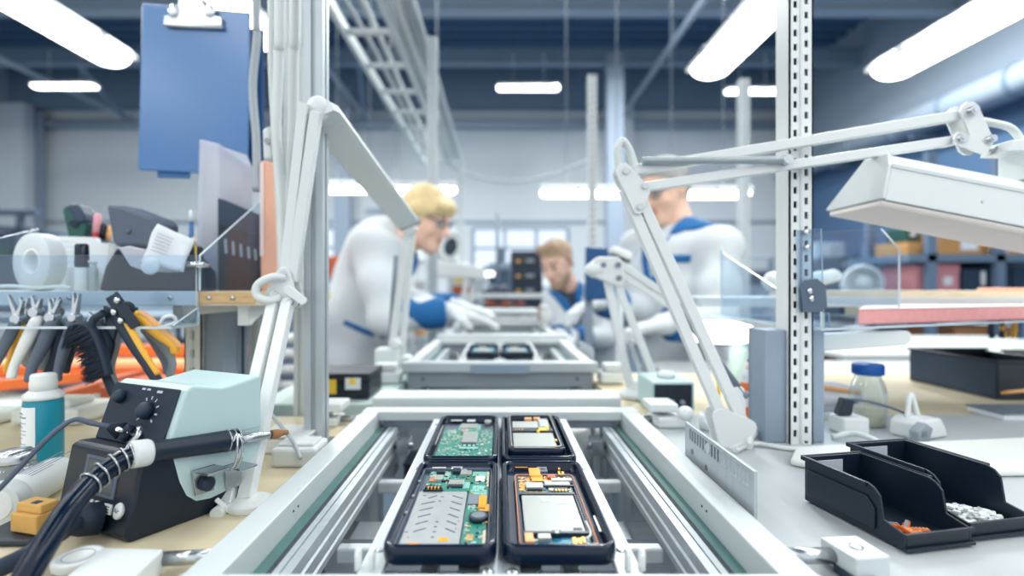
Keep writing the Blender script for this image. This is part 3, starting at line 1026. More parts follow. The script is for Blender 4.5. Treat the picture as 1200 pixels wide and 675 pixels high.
p.smd(((.18, .40, .06, .13), (.7, .86, .06, .13)), 70, 6, .0056)
p.rect('orange_flex', 'kapton', .31, .47, .83, .96, .0094, .0100, .0003, more=((.33, .49, .76, .85, .0084, .0092),))
p.rect('card_reader', 'shield', .24, .47, .66, .735, .006, .0096, .0004)
p.rect('reader_mouth', 'chip_black', .26, .45, .648, .672, .006, .0088, .0003)
p.rect('yellow_edge', 'yellow_label', .22, .50, .628, .645, .006, .0068)
p.rect('silver_lid', 'shield', .50, .84, .715, .775, .0062, .0088, .0003, more=((.60, .88, .76, .80, .0062, .0098), (.54, .80, .665, .70, .006, .0072)))
p.rect('dark_strip', 'chip_black', .46, .88, .698, .716, .0062, .0086, .0002)
p.rect('battery_contact', 'chip_black', .60, .79, .618, .655, .006, .0092, .0003)
p.rect('contact_pins', 'gold', .62, .64, .61, .63, .0078, .0086, more=tuple((.615 + .043 * k, .64 + .043 * k, .612, .64, .0085, .0095) for k in range(4)))
p.rect('brown_cover', 'orange_deep', .56, .68, .825, .875, .0064, .0086, .0003)
p.rect('camera_mount', 'grey_plastic', .43, .58, .90, .985, .0045, .0098, .0005)
p.disc('camera_hole', 'chip_black', .52, .945, .0098, .0102, .0021)
p.rect('gold_clip', 'gold', .73, .76, .885, .93, .0045, .0082, more=((.78, .81, .885, .93, .0045, .0082), (.745, .775, .955, .985, .0045, .009)))
p.rect('top_strip', 'kapton', .12, .30, .972, .98, .0094, .0097)
p.rect('orange_block', 'orange_tan', .16, .255, .07, .15, .0056, .0088, .0003)
p.rect('silver_motor', 'shield', .30, .44, .095, .14, .0056, .009, .0006)
p.rect('gold_plug', 'gold', .66, .70, .05, .105, .0056, .0088, more=((.715, .745, .05, .1, .0056, .0088), (.76, .79, .06, .11, .0056, .0088)))
p.rect('black_latch', 'chip_black', .13, .2, .02, .06, .0042, .0086, .0003)
p.rect('black_latch', 'chip_black', .40, .47, .02, .06, .0042, .0086, .0003)
p.rect('black_latch', 'chip_black', .63, .69, .02, .06, .0042, .0086, .0003)
p.rect('black_latch', 'chip_black', .84, .92, .02, .06, .0042, .0086, .0003)
a = [p.xy(u, v) for u, v in ((.80, .09), (.85, .11), (.875, .16), (.865, .25))]
MB().tube(catmull([V((x, y, .0092)) for x, y in a]), .0008, 6).build('coax_wire', 'cable_white', p.t, world=False)
p.rect('side_glint', 'shield', .965, .99, .14, .30, .0098, .0104, .0002)  # silver sliver standing in for a glint on the case wall
mb = MB()
for k in range(16):
 x, y = p.xy(.87, .2 + .024 * k)
 mb.span((x - .0008, y - .0008, .0078), (x + .0008, y + .0008, .0088))
mb.build('contact_row', 'chip_black', p.t, world=False)
# back left: mostly empty case with a separate green board
p = Phone('open phone at the back left, an empty case with a bare green board', -.0403, .5975)
p.rect('inner_floor', 'grey_plastic', .02, .98, .02, .98, FZ - .001, .0042)
bd = p.rect('circuit_board', 'pcb', .09, .985, .03, .66, .0085, .0102, .0002)
p.smd(((.11, .97, .05, .64),), 300, 11, .0102, ('solder', 'solder', 'pcb_pale', 'wood_pale', 'paper'))
p.rect('upper_board', 'pcb_pale', .33, .74, .72, .88, .0060, .0074, .0002)
p.rect('shield_can', 'shield', .36, .68, .745, .87, .0074, .0092, .0004)
p.rect('card_reader', 'shield', .46, .72, .30, .56, .0102, .0128, .0005)
p.rect('reader_mouth', 'chip_black', .48, .71, .255, .30, .0102, .0118, .0003, more=((.46, .74, .18, .25, .0102, .011, 0),))
p.rect('reader_foot', 'pcb_pale', .45, .75, .17, .21, .0110, .0116, more=((.5, .55, .21, .25, .0110, .0122), (.58, .63, .21, .25, .0110, .0122), (.66, .7, .21, .25, .0110, .0122)))
d = p.disc('round_motor', 'shield', .47, .58, .0102, .0142, .0046)
p.disc('motor_center', 'copper', .47, .58, .0142, .0144, .002, d)
p.rect('board_notch', 'chip_black', .28, .285, .03, .09, .0102, .0106, more=((.60, .605, .03, .1, .0102, .0106), (.8, .805, .04, .12, .0102, .0106), (.92, .925, .03, .1, .0102, .0106)))
p.rect('clear_tape', 'alu_pale', .46, .62, .93, .995, .0088, .0094, more=((.14, .36, .955, .985, .0088, .0092),))
p.disc('lens_window', 'plate_silver', .87, .93, .0042, .0108, .0042)
p.rect('side_glint', 'shield', .015, .035, .3, .8, .0092, .0100, .0002)  # thin silver sliver imitating a highlight along the case side
# back right: a second shell lying in the case, black frame with silver plates
p = Phone('open phone at the back right, with a raised black frame around silver plates', .0397, .5975)
mb = MB()
rings = []
for w_, l_, r_, zz in ((.058, .140, .006, .004), (.060, .142, .007, .008), (.060, .142, .007, .0142), (.0585, .1405, .0065, .0155), (.054, .136, .005, .0155), (.053, .135, .0045, .0142), (.053, .135, .0045, .0095)):
 rings.append([V((a - .001, b + .006, zz)) for a, b in rrect(w_, l_, r_, 5)])
mb.loft(rings).build('raised_frame', 'black_gloss', p.t, world=False)
outline(p, 'bright_rim', 'shield', .085, .885, .135, .985, .005, .0156, .0006)
p.rect('lower_plate', 'battery_silver', .12, .83, .17, .52, .0095, .0128, .0005)
p.rect('upper_plate', 'shield', .13, .62, .66, .84, .0095, .0132, .0005)
p.rect('side_plate', 'plate_silver', .63, .82, .66, .90, .0095, .0142, .0012)
p.rect('dark_bridge', 'chip_black', .11, .85, .55, .63, .0095, .0138, .0004)
p.rect('gold_clip', 'yellow_label', .56, .76, .55, .62, .0138, .0148, .0003, more=((.56, .6, .52, .62, .012, .0148), (.73, .78, .57, .67, .0138, .0148)))
p.rect('orange_strip', 'orange_tan', .38, .52, .91, .95, .0095, .0138, .0003, more=((.56, .68, .92, .96, .0095, .0138),))
p.rect('gold_dot', 'gold', .82, .86, .3, .34, .0128, .014, more=((.17, .2, .575, .6, .0138, .0143), (.23, .26, .575, .6, .0138, .0143), (.29, .32, .575, .6, .0138, .0143)))
p.rect('front_latch', 'shield', .16, .36, .015, .035, .0098, .0108, .0003, more=((.62, .9, .015, .035, .0098, .0108),))
p.screws(((.14, .16), (.8, .17)), .0128)
# the second pallet's trays
for k, (x, y, lab) in enumerate(((-.0405, 1.25, 'blurred open phone on the second section, left of the pair'), (.0405, 1.25, 'blurred open phone on the second section, right of the pair'))):
 p = Phone(lab, x, y, ZP + .023)
 p.rect('circuit_board', 'pcb_blue', .1, .9, .05, .9, .0042, .0075, .0002)
 p.rect('shield_can', 'battery_silver', .2, .8, .3, .6, .0075, .0095, .0004)
 p.rect('shield_can', 'shield', .3, .6, .7, .85, .0075, .0105, .0004)
 p.smd(((.12, .88, .07, .88),), 60, 20 + k, .0075)
# ------------------------------------------------------------------ balanced-arm lamps
def joint(mb, c, d, r, wdt, n=18):
 mb.cyl(V(c) - V(d) * wdt / 2, V(c) + V(d) * wdt / 2, r, n=n)
def plate(mb, pts, o_y, t):
 """Flat cheek plate in the xz plane at depth y."""
 mb.prism([(q.x, q.z) for q in pts], (0, o_y + t / 2, 0), (1, 0, 0), (0, 0, 1), t)
def hull2(circles, n=10):
 """Convex outline round some (x, z, r) circles."""
 pts = []
 for x, z, r in circles:
  for k in range(n):
   a = 2 * PI * k / n
   pts.append((x + r * math.cos(a), z + r * math.sin(a)))
 pts = sorted(set(pts))
 def half_(ps):
  h = []
  for q in ps:
   while len(h) > 1 and (h[-1][0] - h[-2][0]) * (q[1] - h[-2][1]) - (h[-1][1] - h[-2][1]) * (q[0] - h[-2][0]) <= 0:
    h.pop()
   h.append(q)
  return h[:-1]
 return half_(pts) + half_(pts[::-1])
# big near lamp on the right
YL = .64
t = thing('desk_lamp', 'big white balanced-arm lamp on the right, its long head cut by the picture edge', 'lamp', PZ(858, 500, ZB), group=None)
fx, fz = lambda px: (px - VX) / FPX * YL, lambda py: CZ - (py - VY) / FPX * YL
def Q(px, py, dy=0.0):
 v = P(px, py, YL)
 v.y += dy
 return v
b0 = PZ(856, 503, ZB)
mb = MB().lathe([(.026, 0), (.026, .008), (.022, .012), (.012, .014)], (b0.x, b0.y + .012, ZB), n=28)
mb.build('base', 'lamp_white', t, .001)
mb = MB()
mb.prism(hull2([(fx(840), fz(486), .011), (fx(872), fz(498), .010), (fx(846), fz(512), .010)]), (0, YL + .013, 0), (1, 0, 0), (0, 0, 1), .003)
mb.prism(hull2([(fx(840), fz(486), .011), (fx(872), fz(498), .010), (fx(846), fz(512), .010)]), (0, YL - .010, 0), (1, 0, 0), (0, 0, 1), .003)
mb.prism(hull2([(fx(872), fz(462), .008), (fx(872), fz(498), .009)]), (0, YL + .016, 0), (1, 0, 0), (0, 0, 1), .003)
mb.build('pivot_bracket', 'lamp_white', t, .0008)
MB().bar(Q(731, 222), Q(846, 490), .013, .0125, up=(0, 1, 0)).build('lower_arm', 'lamp_white', t, .0012)
MB().bar(Q(752, 237), Q(872, 500), .013, .0125, up=(0, 1, 0)).build('lower_arm', 'lamp_white', t, .0012)
s0, s1 = Q(800, 362, .017), Q(878, 464, .017)
MB().cyl(s0, s1, .0042, n=14).cyl(s1, s1 + (s1 - s0).normalized() * .006, .0052, n=14).build('gas_strut', 'alu_dark', t, 0)
mb = MB()
el = hull2([(fx(729), fz(203), .0105), (fx(752), fz(226), .008), (fx(746), fz(246), .007)])
mb.prism(el, (0, YL - .0075, 0), (1, 0, 0), (0, 0, 1), .003)
mb.prism(el, (0, YL + .0105, 0), (1, 0, 0), (0, 0, 1), .003)
mb.build('elbow_plate', 'lamp_white', t, .0008)
for px, py in ((731, 203), (753, 220), (747, 244)):
 mb = MB()
 joint(mb, Q(px, py), (0, 1, 0), .0038, .026)
 mb.build('elbow_bolt', 'steel', t)
MB().bar(Q(742, 200), Q(1121, 136), .0125, .0125, up=(0, 1, 0)).build('upper_arm', 'lamp_white', t, .0012)
MB().bar(Q(752, 220), Q(1118, 165), .0115, .0125, up=(0, 1, 0)).build('upper_arm', 'lamp_white', t, .0012)
# tension spring
mb = MB()
A, B = Q(750, 191, -.011), Q(914, 190, -.011)
u, w_ = perp(B - A)
N = 900
mb.tube([A + (B - A) * (i / N) + (u * math.cos(i * .75) + w_ * math.sin(i * .75)) * .0042 for i in range(N + 1)], .0009, 5)
mb.cyl(A, B, .0031, n=10)
mb.build('spring', 'alu', t)
MB().cyl(B + V((.002, -.006, 0)), B + V((.002, .012, 0)), .006, n=16).build('spring_anchor', 'steel', t)
MB().tube(catmull([Q(747, 200, .006), Q(739, 176, .004), Q(729, 165, .0), Q(724, 178, 0), Q(727, 205, .004)], 10), .0048, 12).build('elbow_cable', 'cable_white', t)
mb = MB()
cheek = hull2([(fx(1127), fz(134), .012), (fx(1142), fz(168), .0125)])
mb.prism(cheek, (0, YL - .009, 0), (1, 0, 0), (0, 0, 1), .003)
mb.prism(cheek, (0, YL + .012, 0), (1, 0, 0), (0, 0, 1), .003)
low = hull2([(fx(1113), fz(166), .008), (fx(1140), fz(179), .006)])
mb.prism(low, (0, YL - .0125, 0), (1, 0, 0), (0, 0, 1), .003)
mb.tube(catmull([Q(1117, 136), Q(1120, 128), Q(1121, 126)]), .003, 8)
mb.build('head_joint', 'lamp_white', t, .0008)
for px, py, r in ((1127, 134, .0055), (1148, 167, .0045), (1114, 166, .0055)):
 mb = MB()
 joint(mb, Q(px, py, -.004), (0, 1, 0), r, .030)
 joint(mb, Q(px, py, -.0185), (0, 1, 0), r * .55, .003)
 mb.build('joint_bolt', 'steel', t)
MB().tube(catmull([Q(1138, 141, -.004), Q(1158, 146, -.006), Q(1176, 152, -.008), Q(1187, 164, -.008), Q(1191, 172, -.006)], 8), .0045, 10).build('head_cable', 'cable_white', t)
MB().cyl(Q(1146, 176, -.004), Q(1166, 177, -.004), .005, n=12).build('swivel_pin', 'steel', t)
mb = MB()
mb.prism([(fx(1158), fz(183)), (fx(1180), fz(183)), (fx(1180), fz(214)), (fx(1250), fz(228)), (fx(1250), fz(170)), (fx(1164), fz(170))], (0, YL + .012, 0), (1, 0, 0), (0, 0, 1), .036)
mb.build('head_bracket', 'lamp_white', t, .0012)
# the long head, tilted down to the right
TH = math.atan2(33, 170)
ax = V((math.cos(TH), 0, -math.sin(TH)))
upv = V((math.sin(TH), 0, math.cos(TH)))
E = P(1033, 233, .615)                                            # near lower corner of its left end
HL = .50
prof = [(0, 0), (0, .041), (.0015, .0435), (.006, .056), (.046, .058), (.104, .004), (.104, 0)]
back = V((0, 1, 0))
def hring(a, pr):
 return [E + ax * a + back * q + upv * z for q, z in pr]
MB().loft([hring(a, prof) for a in (.0045, HL)], smooth=False).build('lamp_head', 'lamp_white', t, .0012, label='long white trapezoid lamp head')
MB().loft([hring(a, [(q + (-.001 if q < .05 else .001), z + .0012) for q, z in prof]) for a in (0, .0042)], smooth=False).build('end_cap', 'white_plastic', t, .001)
mb = MB()
ribs = [(.003, -.001)]
nr = 26
for k in range(nr):
 q = .004 + .096 * k / nr
 ribs += [(q, -.004), (q + .0025, -.0065)]
ribs += [(.101, -.001)]
mb.loft([hring(a, ribs) for a in (.003, HL)], smooth=False)
mb.build('ribbed_diffuser', 'diffuser_plain', t)
MB().loft([hring(a, [(-.0012, .0395), (-.0012, .0435), (.0005, .0435), (.0005, .0395)]) for a in (.005, HL)], smooth=False).build('seam_strip', 'alu_pale', t)
mb = MB().cyl(E + ax * .12 + upv * .02 - back * .0012, E + ax * .12 + upv * .02, .002, n=12)
mb.build('screw', 'alu_pale', t)
# near lamp on the left with the slanting head
t = thing('desk_lamp', 'white balanced-arm lamp beside the left rail, its slanting head reaching towards the woman', 'lamp', PZ(272, 606, ZB))
y0 = .45
def A_(px, py, y):
 return P(px, py, y)
def lerp_y(py):
 """The lower arm leans away from the camera as it rises."""
 return .46 + (600 - py) / 260 * .16
MB().bar(A_(264, 600, lerp_y(600)), A_(322, 350, lerp_y(350)), .0115, .012, up=(0, 1, 0)).build('lower_arm', 'lamp_white', t, .001)
MB().bar(A_(288, 586, lerp_y(586)), A_(338, 352, lerp_y(352)), .0125, .012, up=(0, 1, 0)).build('lower_arm', 'lamp_white', t, .001)
mb = MB()
q = A_(262, 606, lerp_y(606))
mb.bar(q + V((0, -.004, .014)), V((q.x - .002, q.y, ZB + .0075)), .012, .004, up=(0, 1, 0))
mb.cyl(q + V((-.002, -.009, .006)), q + V((-.002, .009, .006)), .006, n=16)
mb.lathe([(.02, 0), (.02, .006), (.012, .009)], (q.x + .018, q.y + .012, ZB), n=24)
mb.bar((q.x, q.y, ZB + .004), (q.x + .014, q.y + .012, ZB + .006), .012, .006)
mb.build('base', 'lamp_white', t, .0008)
ye = lerp_y(340)
mb = MB()
X_, Z_ = lambda px: (px - VX) / FPX * ye, lambda py: CZ - (py - VY) / FPX * ye
elb = hull2([(X_(326), Z_(345), .011), (X_(344), Z_(352), .010), (X_(336), Z_(322), .009)])
mb.prism(elb, (0, ye - .008, 0), (1, 0, 0), (0, 0, 1), .003)
mb.prism(elb, (0, ye + .012, 0), (1, 0, 0), (0, 0, 1), .003)
mb.prism(hull2([(X_(344), Z_(340), .006), (X_(360), Z_(352), .005)]), (0, ye - .012, 0), (1, 0, 0), (0, 0, 1), .004)
mb.build('elbow_plate', 'lamp_white', t, .0008)
for px, py in ((326, 345), (345, 354), (336, 322)):
 mb = MB().cyl((X_(px), ye - .016, Z_(py)), (X_(px), ye + .016, Z_(py)), .004, n=14)
 mb.build('elbow_bolt', 'steel', t)
MB().bar(A_(333, 336, ye), A_(357, 122, .61), .0115, .012, up=(0, 1, 0)).build('upper_arm', 'lamp_white', t, .001)
MB().bar(A_(343, 330, ye), A_(371, 132, .61), .0125, .012, up=(0, 1, 0)).build('upper_arm', 'lamp_white', t, .001)
MB().tube(catmull([A_(334, 325, ye - .012), A_(318, 325, ye - .02), A_(302, 334, ye - .02), A_(301, 346, ye - .02), A_(314, 352, ye - .02), A_(328, 349, ye - .012)], 10), .0048, 12).build('elbow_cable', 'cable_white', t)
H0, H1 = A_(378, 140, .625), A_(479, 264, 1.12)
d = (H1 - H0).normalized()
sd = V((1, .12, .35)); sd = (sd - d * sd.dot(d)).normalized()
nu = sd.cross(d)
if nu.z < 0:
 nu = -nu
hp = [(-.023, 0), (.023, 0), (.023, .010), (.014, .020), (-.014, .020), (-.023, .010)]
def lring(a, pr, base=H0):
 return [base + d * a + sd * x + nu * z for x, z in pr]
HLn = (H1 - H0).length
MB().loft([lring(a, [(x * s, z) for x, z in hp]) for a, s in ((-.01, .8), (0, 1), (HLn, 1), (HLn + .008, .85))], smooth=False).build('lamp_head', 'lamp_white', t, .001)
MB().loft([lring(a, [(-.018, -.002), (.018, -.002), (.018, .0), (-.018, .0)]) for a in (.02, HLn - .02)], smooth=False).build('diffuser', 'lamp_white', t)
mb = MB()
mb.ell(H0 + nu * .012 - d * .004, (.014, .014, .016))
mb.bar(A_(364, 122, .615), H0 + nu * .01, .016, .014)
mb.build('head_joint', 'lamp_white', t)
mb = MB().bar(H1 + nu * .012, H1 + d * .03 + nu * .008, .05, .012, up=nu)
mb.build('end_clamp', 'grey_soft', t, .002)
# second lamp on the left, in front of the woman
t = thing('desk_lamp', 'white double-bar lamp stand in front of the woman, on a white clamp block', 'lamp', PZ(462, 440, ZB))
yb = 1.20
MB().bar(P(457, 428, yb), P(477, 272, yb), .017, .016, up=(0, 1, 0)).build('lower_arm', 'lamp_white', t, .0015)
MB().bar(P(470, 424, yb + .01), P(483, 275, yb + .01), .014, .014, up=(0, 1, 0)).build('lower_arm', 'lamp_white', t, .0015)
MB().cyl(P(464, 300, yb + .02), P(458, 395, yb + .02), .006, n=12).build('gas_strut', 'alu_dark', t)
mb = MB()
c = P(455, 437, yb)
mb.box((c.x, c.y, ZB + .03), (.055, .05, .06)).box((c.x + .035, c.y + .02, ZB + .02), (.03, .05, .04))
mb.cyl((c.x + .02, c.y - .03, ZB + .07), (c.x + .02, c.y + .03, ZB + .07), .012, n=14)
mb.build('clamp_block', 'white_plastic', t, .006)
mb = MB().cyl(P(479, 268, yb - .02), P(479, 268, yb + .03), .012, n=16)
mb.bar(P(474, 262, yb), P(484, 274, yb), .03, .03)
mb.build('elbow_plate', 'lamp_white', t, .002)
MB().bar(P(479, 267, yb + .03), P(410, 190, 1.02), .014, .014, up=(0, 1, 0)).build('upper_arm', 'lamp_white', t, .001)
# lamp on the right bench, with the glowing shade
t = thing('desk_lamp', 'white double-bar lamp on the right bench bending down to a glowing round shade', 'lamp', PZ(750, 464, ZB))
yc = .945
MB().bar(P(709, 316, yc), P(738, 452, yc), .0135, .013, up=(0, 1, 0)).build('lower_arm', 'lamp_white', t, .001)
MB().bar(P(722, 330, yc), P(772, 455, yc), .0125, .013, up=(0, 1, 0)).build('lower_arm', 'lamp_white', t, .001)
MB().bar(P(738, 400, yc - .014), P(752, 440, yc - .014), .007, .007, up=(0, 1, 0)).build('spring', 'steel', t)
mb = MB()
c = PZ(752, 468, ZB)
mb.lathe([(.034, 0), (.034, .008), (.02, .014), (.014, .03)], (c.x, yc, ZB), n=28)
mb.bar((P(738, 452, yc)), (c.x, yc, ZB + .02), .018, .02)
mb.bar((P(772, 455, yc)), (c.x, yc, ZB + .02), .018, .02)
mb.build('base', 'lamp_white', t, .001)
MB().tube(catmull([P(778, 470, yc - .03), P(775, 456, yc - .03), P(768, 462, yc - .03), (c.x + .02, yc - .02, ZB + .004)]), .004, 8).build('base_cable', 'cable_white', t)
X_, Z_ = lambda px: (px - VX) / FPX * yc, lambda py: CZ - (py - VY) / FPX * yc
mb = MB()
el = hull2([(X_(703), Z_(311), .016), (X_(719), Z_(310), .014), (X_(723), Z_(328), .012), (X_(700), Z_(318), .012)])
mb.prism(el, (0, yc - .010, 0), (1, 0, 0), (0, 0, 1), .005)
mb.prism(el, (0, yc + .014, 0), (1, 0, 0), (0, 0, 1), .005)
mb.ell(P(699, 316, yc), (.022, .02, .016))
mb.build('elbow_plate', 'lamp_white', t, .002)
for px, py in ((705, 311), (722, 311), (723, 326)):
 mb = MB().cyl((X_(px), yc - .02, Z_(py)), (X_(px), yc + .02, Z_(py)), .005, n=12)
 mb.build('elbow_bolt', 'alu_dark', t)
MB().bar(P(722, 307, yc), P(800, 358, yc + .02), .013, .013, up=(0, 1, 0)).build('upper_arm', 'lamp_white', t, .001)
MB().bar(P(724, 319, yc), P(796, 366, yc + .02), .011, .011, up=(0, 1, 0)).build('upper_arm', 'lamp_white', t, .001)
ys = .962
hc = P(842, 389, ys)
mb = MB().cyl(P(798, 362, yc + .02), P(812, 374, ys), .008, n=12)
mb.ell(P(802, 364, ys - .02), (.016, .016, .016))
mb.build('head_joint', 'grey_soft', t)
R = Matrix.Rotation(-.03, 4, 'Y')
mb = MB().lathe([(.027, .020), (.054, .014), (.067, .004), (.069, -.005), (.063, -.014), (.045, -.018), (.01, -.019)], hc, n=36)
mb.build('glowing_shade', 'ring_glow', t)
# round magnifier lamp behind the woman's chin
t = thing('magnifier_lamp', 'round white magnifier lamp head on a short arm behind the woman\'s chin', 'lamp', P(525, 325, 2.8))
ym = 2.8
ux = V((.75, -.6, -.25)).normalized()
c = P(527, 289, ym)
mb = MB().lathe([(.02, -.03), (.07, -.028), (.088, -.015), (.09, .012), (.078, .02), (.07, .008)], c, ux, n=28)
mb.build('shade', 'lamp_white', t)
MB().lathe([(.069, .002), (.05, .008), (.01, .010)], c, ux, n=28).build('lens', 'lcd', t)
mb = MB().cyl(P(534, 300, ym), P(540, 318, ym), .014, n=12).ell(P(545, 314, ym), (.03, .03, .03))
mb.build('head_joint', 'lamp_white', t)
a = P(545, 314, ym)
MB().cyl(a, (a.x, a.y, 1.0505), .011, n=12).build('pole', 'lamp_white', t)
t2 = thing('flat_lamp', 'flat white lamp head on two slanting white bars beside the woman\'s arm', 'lamp', P(543, 360, 2.45))
yf = 2.57
mb = MB()
a, b = P(500, 313, yf), P(568, 320, yf)
mb.prism([(a.x, a.z - .05), (b.x, b.z - .03), (b.x, b.z + .02), (b.x - .03, b.z + .035), (a.x, a.z + .04)], (0, yf + .12, 0), (1, 0, 0), (0, 0, 1), .12)
mb.build('lamp_head', 'lamp_white', t2, .008)
MB().bar(P(548, 325, yf + .03), P(537, 372, yf + .03), .024, .024, up=(0, 1, 0)).build('lower_arm', 'lamp_white', t2, .003)
MB().bar(P(555, 325, yf + .07), P(549, 372, yf + .07), .024, .024, up=(0, 1, 0)).build('lower_arm', 'lamp_white', t2, .003)
mb = MB()
a = P(543, 372, yf + .05)
mb.span((a.x - .07, yf - .01, 1.0505), (a.x + .07, yf + .12, a.z + .01))
mb.build('base', 'machine_grey', t2, .01)
# ------------------------------------------------------------------ left bench
def bench(label, x0, x1, y0, y1, top, mats=('bench_grey', 'alu'), th=.03, edge=None, legs=True):
 t = thing('workbench', label, 'workbench', ((x0 + x1) / 2, (y0 + y1) / 2, 0), group='workbenches along the line')
 MB().span((x0, y0, top - th), (x1, y1, top)).build('worktop', mats[0], t, .002)
 if edge:
  MB().span((x0, y0 - .003, top - th), (x1, y0, top - .001)).build('front_edge', edge, t)
 if legs:
  for x in (x0 + .03, x1 - .03):
   for y in (y0 + .03, y1 - .03):
    MB().span((x - .02, y - .02, 0), (x + .02, y + .02, top - th)).build('leg', mats[1], t)
  for y in (y0 + .03, y1 - .03):
   MB().span((x0 + .05, y - .012, top - th - .05), (x1 - .05, y + .012, top - th - .001)).build('apron_bar', mats[1], t)
 return t
bench('cream workbench left of the conveyor, under the soldering station', -1.3, -.203, .30, .80, ZB, ('bench_cream', 'alu'))
bench('pale teal workbench left of the second conveyor section, holding the black toolbox', -.43, -.203, .885, 1.28, ZB - .001, ('bench_teal', 'alu'))
# hot-air soldering station --------------------------------------------------
SX, SY, SA = -.291, .398, math.radians(-24)                        # front right corner on the bench, turned to the left
SHR = Matrix.Identity(4)
SHR[0][1] = .10; SHR[1][1] = .72                                                    # its right side flares towards the back
RS = Matrix.Translation((SX, SY, ZB)) @ Matrix.Rotation(SA, 4, 'Z') @ SHR
t = thing('soldering_station', 'black and pale blue hot-air soldering station with display and knob panel', 'soldering station', (SX, SY, ZB), SA)
def L(x, y, z):
 return RS @ V((x, y, z))
def sprism(poly, x, tk, m, name, parent=t, bevel=0.0, smooth=False):
 """Outline in the side view (y back, z up), from x rightwards by tk."""
 mb = MB()
 mb.prism([(a, b) for a, b in poly], (x, 0, 0), (0, 1, 0), (0, 0, 1), tk)
 mb.move(RS)
 return mb.build(name, m, parent, bevel)
SW = .098
# lower black body with sloping front, wrapping under the side
low = [(0, .004), (.004, .0), (.150, .0), (.155, .012), (.155, .064), (.060, .064), (.022, .0665), (.015, .064)]
sprism(low, -SW, SW, 'navy_black', 'lower_body', bevel=.003)
# pale casing, taller at the back
cas = [(.042, .067), (.0635, .1118), (.068, .1145), (.105, .1085), (.156, .1145), (.156, .026), (.140, .017), (.090, .012), (.072, .014), (.060, .022), (.052, .036)]
sprism(cas, -.008, .0085, 'teal_pale', 'side_cover', bevel=.003)
up = [(.040, .0655), (.061, .1125), (.068, .116), (.105, .1100), (.156, .116), (.156, .0655)]
sprism(up, -SW + .004, SW - .003, 'teal_pale', 'upper_casing', bevel=.002)
# black knob panel on the sloping upper front
n0, n1 = V((-.006, .0405, .0665)), V((-.006, .0615, .1125))
dz = (n1 - n0).normalized()
nf = V((0, -dz.z, dz.y))
def U(x, s, o=0.0):
 """x from the right edge, s up the slope, o out of it."""
 return RS @ (V((x, 0, 0)) + n0 + dz * s + nf * o)
mb = MB()
a = [U(-SW + .009, -.002, .0004), U(.001, -.002, .0004), U(.001, .0505, .0004), U(-SW + .009, .0505, .0004)]
b = [U(-SW + .009, -.002, .003), U(.001, -.002, .003), U(.001, .0505, .003), U(-SW + .009, .0505, .003)]
mb.add(a + b, [(3, 2, 1, 0), (4, 5, 6, 7), (0, 1, 5, 4), (1, 2, 6, 5), (2, 3, 7, 6), (3, 0, 4, 7)])
fp = mb.build('knob_panel', 'black_plastic', t, .001)
mb = MB()
nd = (U(0, 0, 1) - U(0, 0, 0)).normalized()
c = U(-.030, .028, .003)
mb.lathe([(.0075, 0), (.007, .005), (.0055, .0075), (.001, .0078)], c, nd, n=24)
mb.build('knob', 'black_rubber', fp)
c = U(-.072, .037, .003)
mb = MB().lathe([(.006, 0), (.0055, .005), (.004, .0065), (.001, .0066)], c, nd, n=24)
mb.build('knob', 'black_rubber', fp)
mb = MB()
for k in range(9):
 a = math.radians(-220 + 260 * k / 8)
 q0 = U(-.030 + math.cos(a) * .0105, .028 - math.sin(a) * .0105, .0032)
 q1 = U(-.030 + math.cos(a) * .0135, .028 - math.sin(a) * .0135, .0032)
 mb.bar(q0, q1, .0014, .0005, up=nd)
for x in (-.047, -.040):
 mb.bar(U(x, .047, .0032), U(x + .0045, .047, .0032), .0018, .0005, up=nd)
mb.bar(U(-.026, .046, .0032), U(-.019, .046, .0032), .0022, .0005, up=nd)
mb.build('scale_marks', 'paper_shade', fp)
c = U(-.034, .006, .003)
mb = MB().lathe([(.0085, 0), (.0085, .002), (.006, .004), (.001, .0042)], c, nd, n=24)
mb.build('socket_ring', 'steel', fp)
mb = MB().cyl(c + nd * .004, c + nd * .02 + RS.to_3x3() @ V((.006, 0, 0)), .0018, n=10)
mb.build('socket_pin', 'chrome', fp)
# display, buttons on the sloping lower front
f0, f1 = V((0, 0, .004)), V((0, .015, .064))
ds = (f1 - f0).normalized()
nl = V((0, -ds.z, ds.y))
def F(x, s, o=0.0):
 return RS @ (V((x, 0, 0)) + f0 + ds * s + nl * o)
def fplate(name, m, x0, x1, s0, s1, o0, o1, parent, bevel=.0006):
 mb = MB()
 a = [F(x0, s0, o0), F(x1, s0, o0), F(x1, s1, o0), F(x0, s1, o0)]
 b = [F(x0, s0, o1), F(x1, s0, o1), F(x1, s1, o1), F(x0, s1, o1)]
 mb.add(a + b, [(3, 2, 1, 0), (4, 5, 6, 7), (0, 1, 5, 4), (1, 2, 6, 5), (2, 3, 7, 6), (3, 0, 4, 7)])
 return mb.build(name, m, parent, bevel)
bz = fplate('display_bezel', 'grey_plastic', -.070, -.024, .026, .057, -.0005, .0014, t)
fplate('display_screen', 'lcd', -.0665, -.0275, .0285, .0545, .0006, .0018, bz)
fl = (nl and (F(0, 0, 1) - F(0, 0, 0)).normalized())
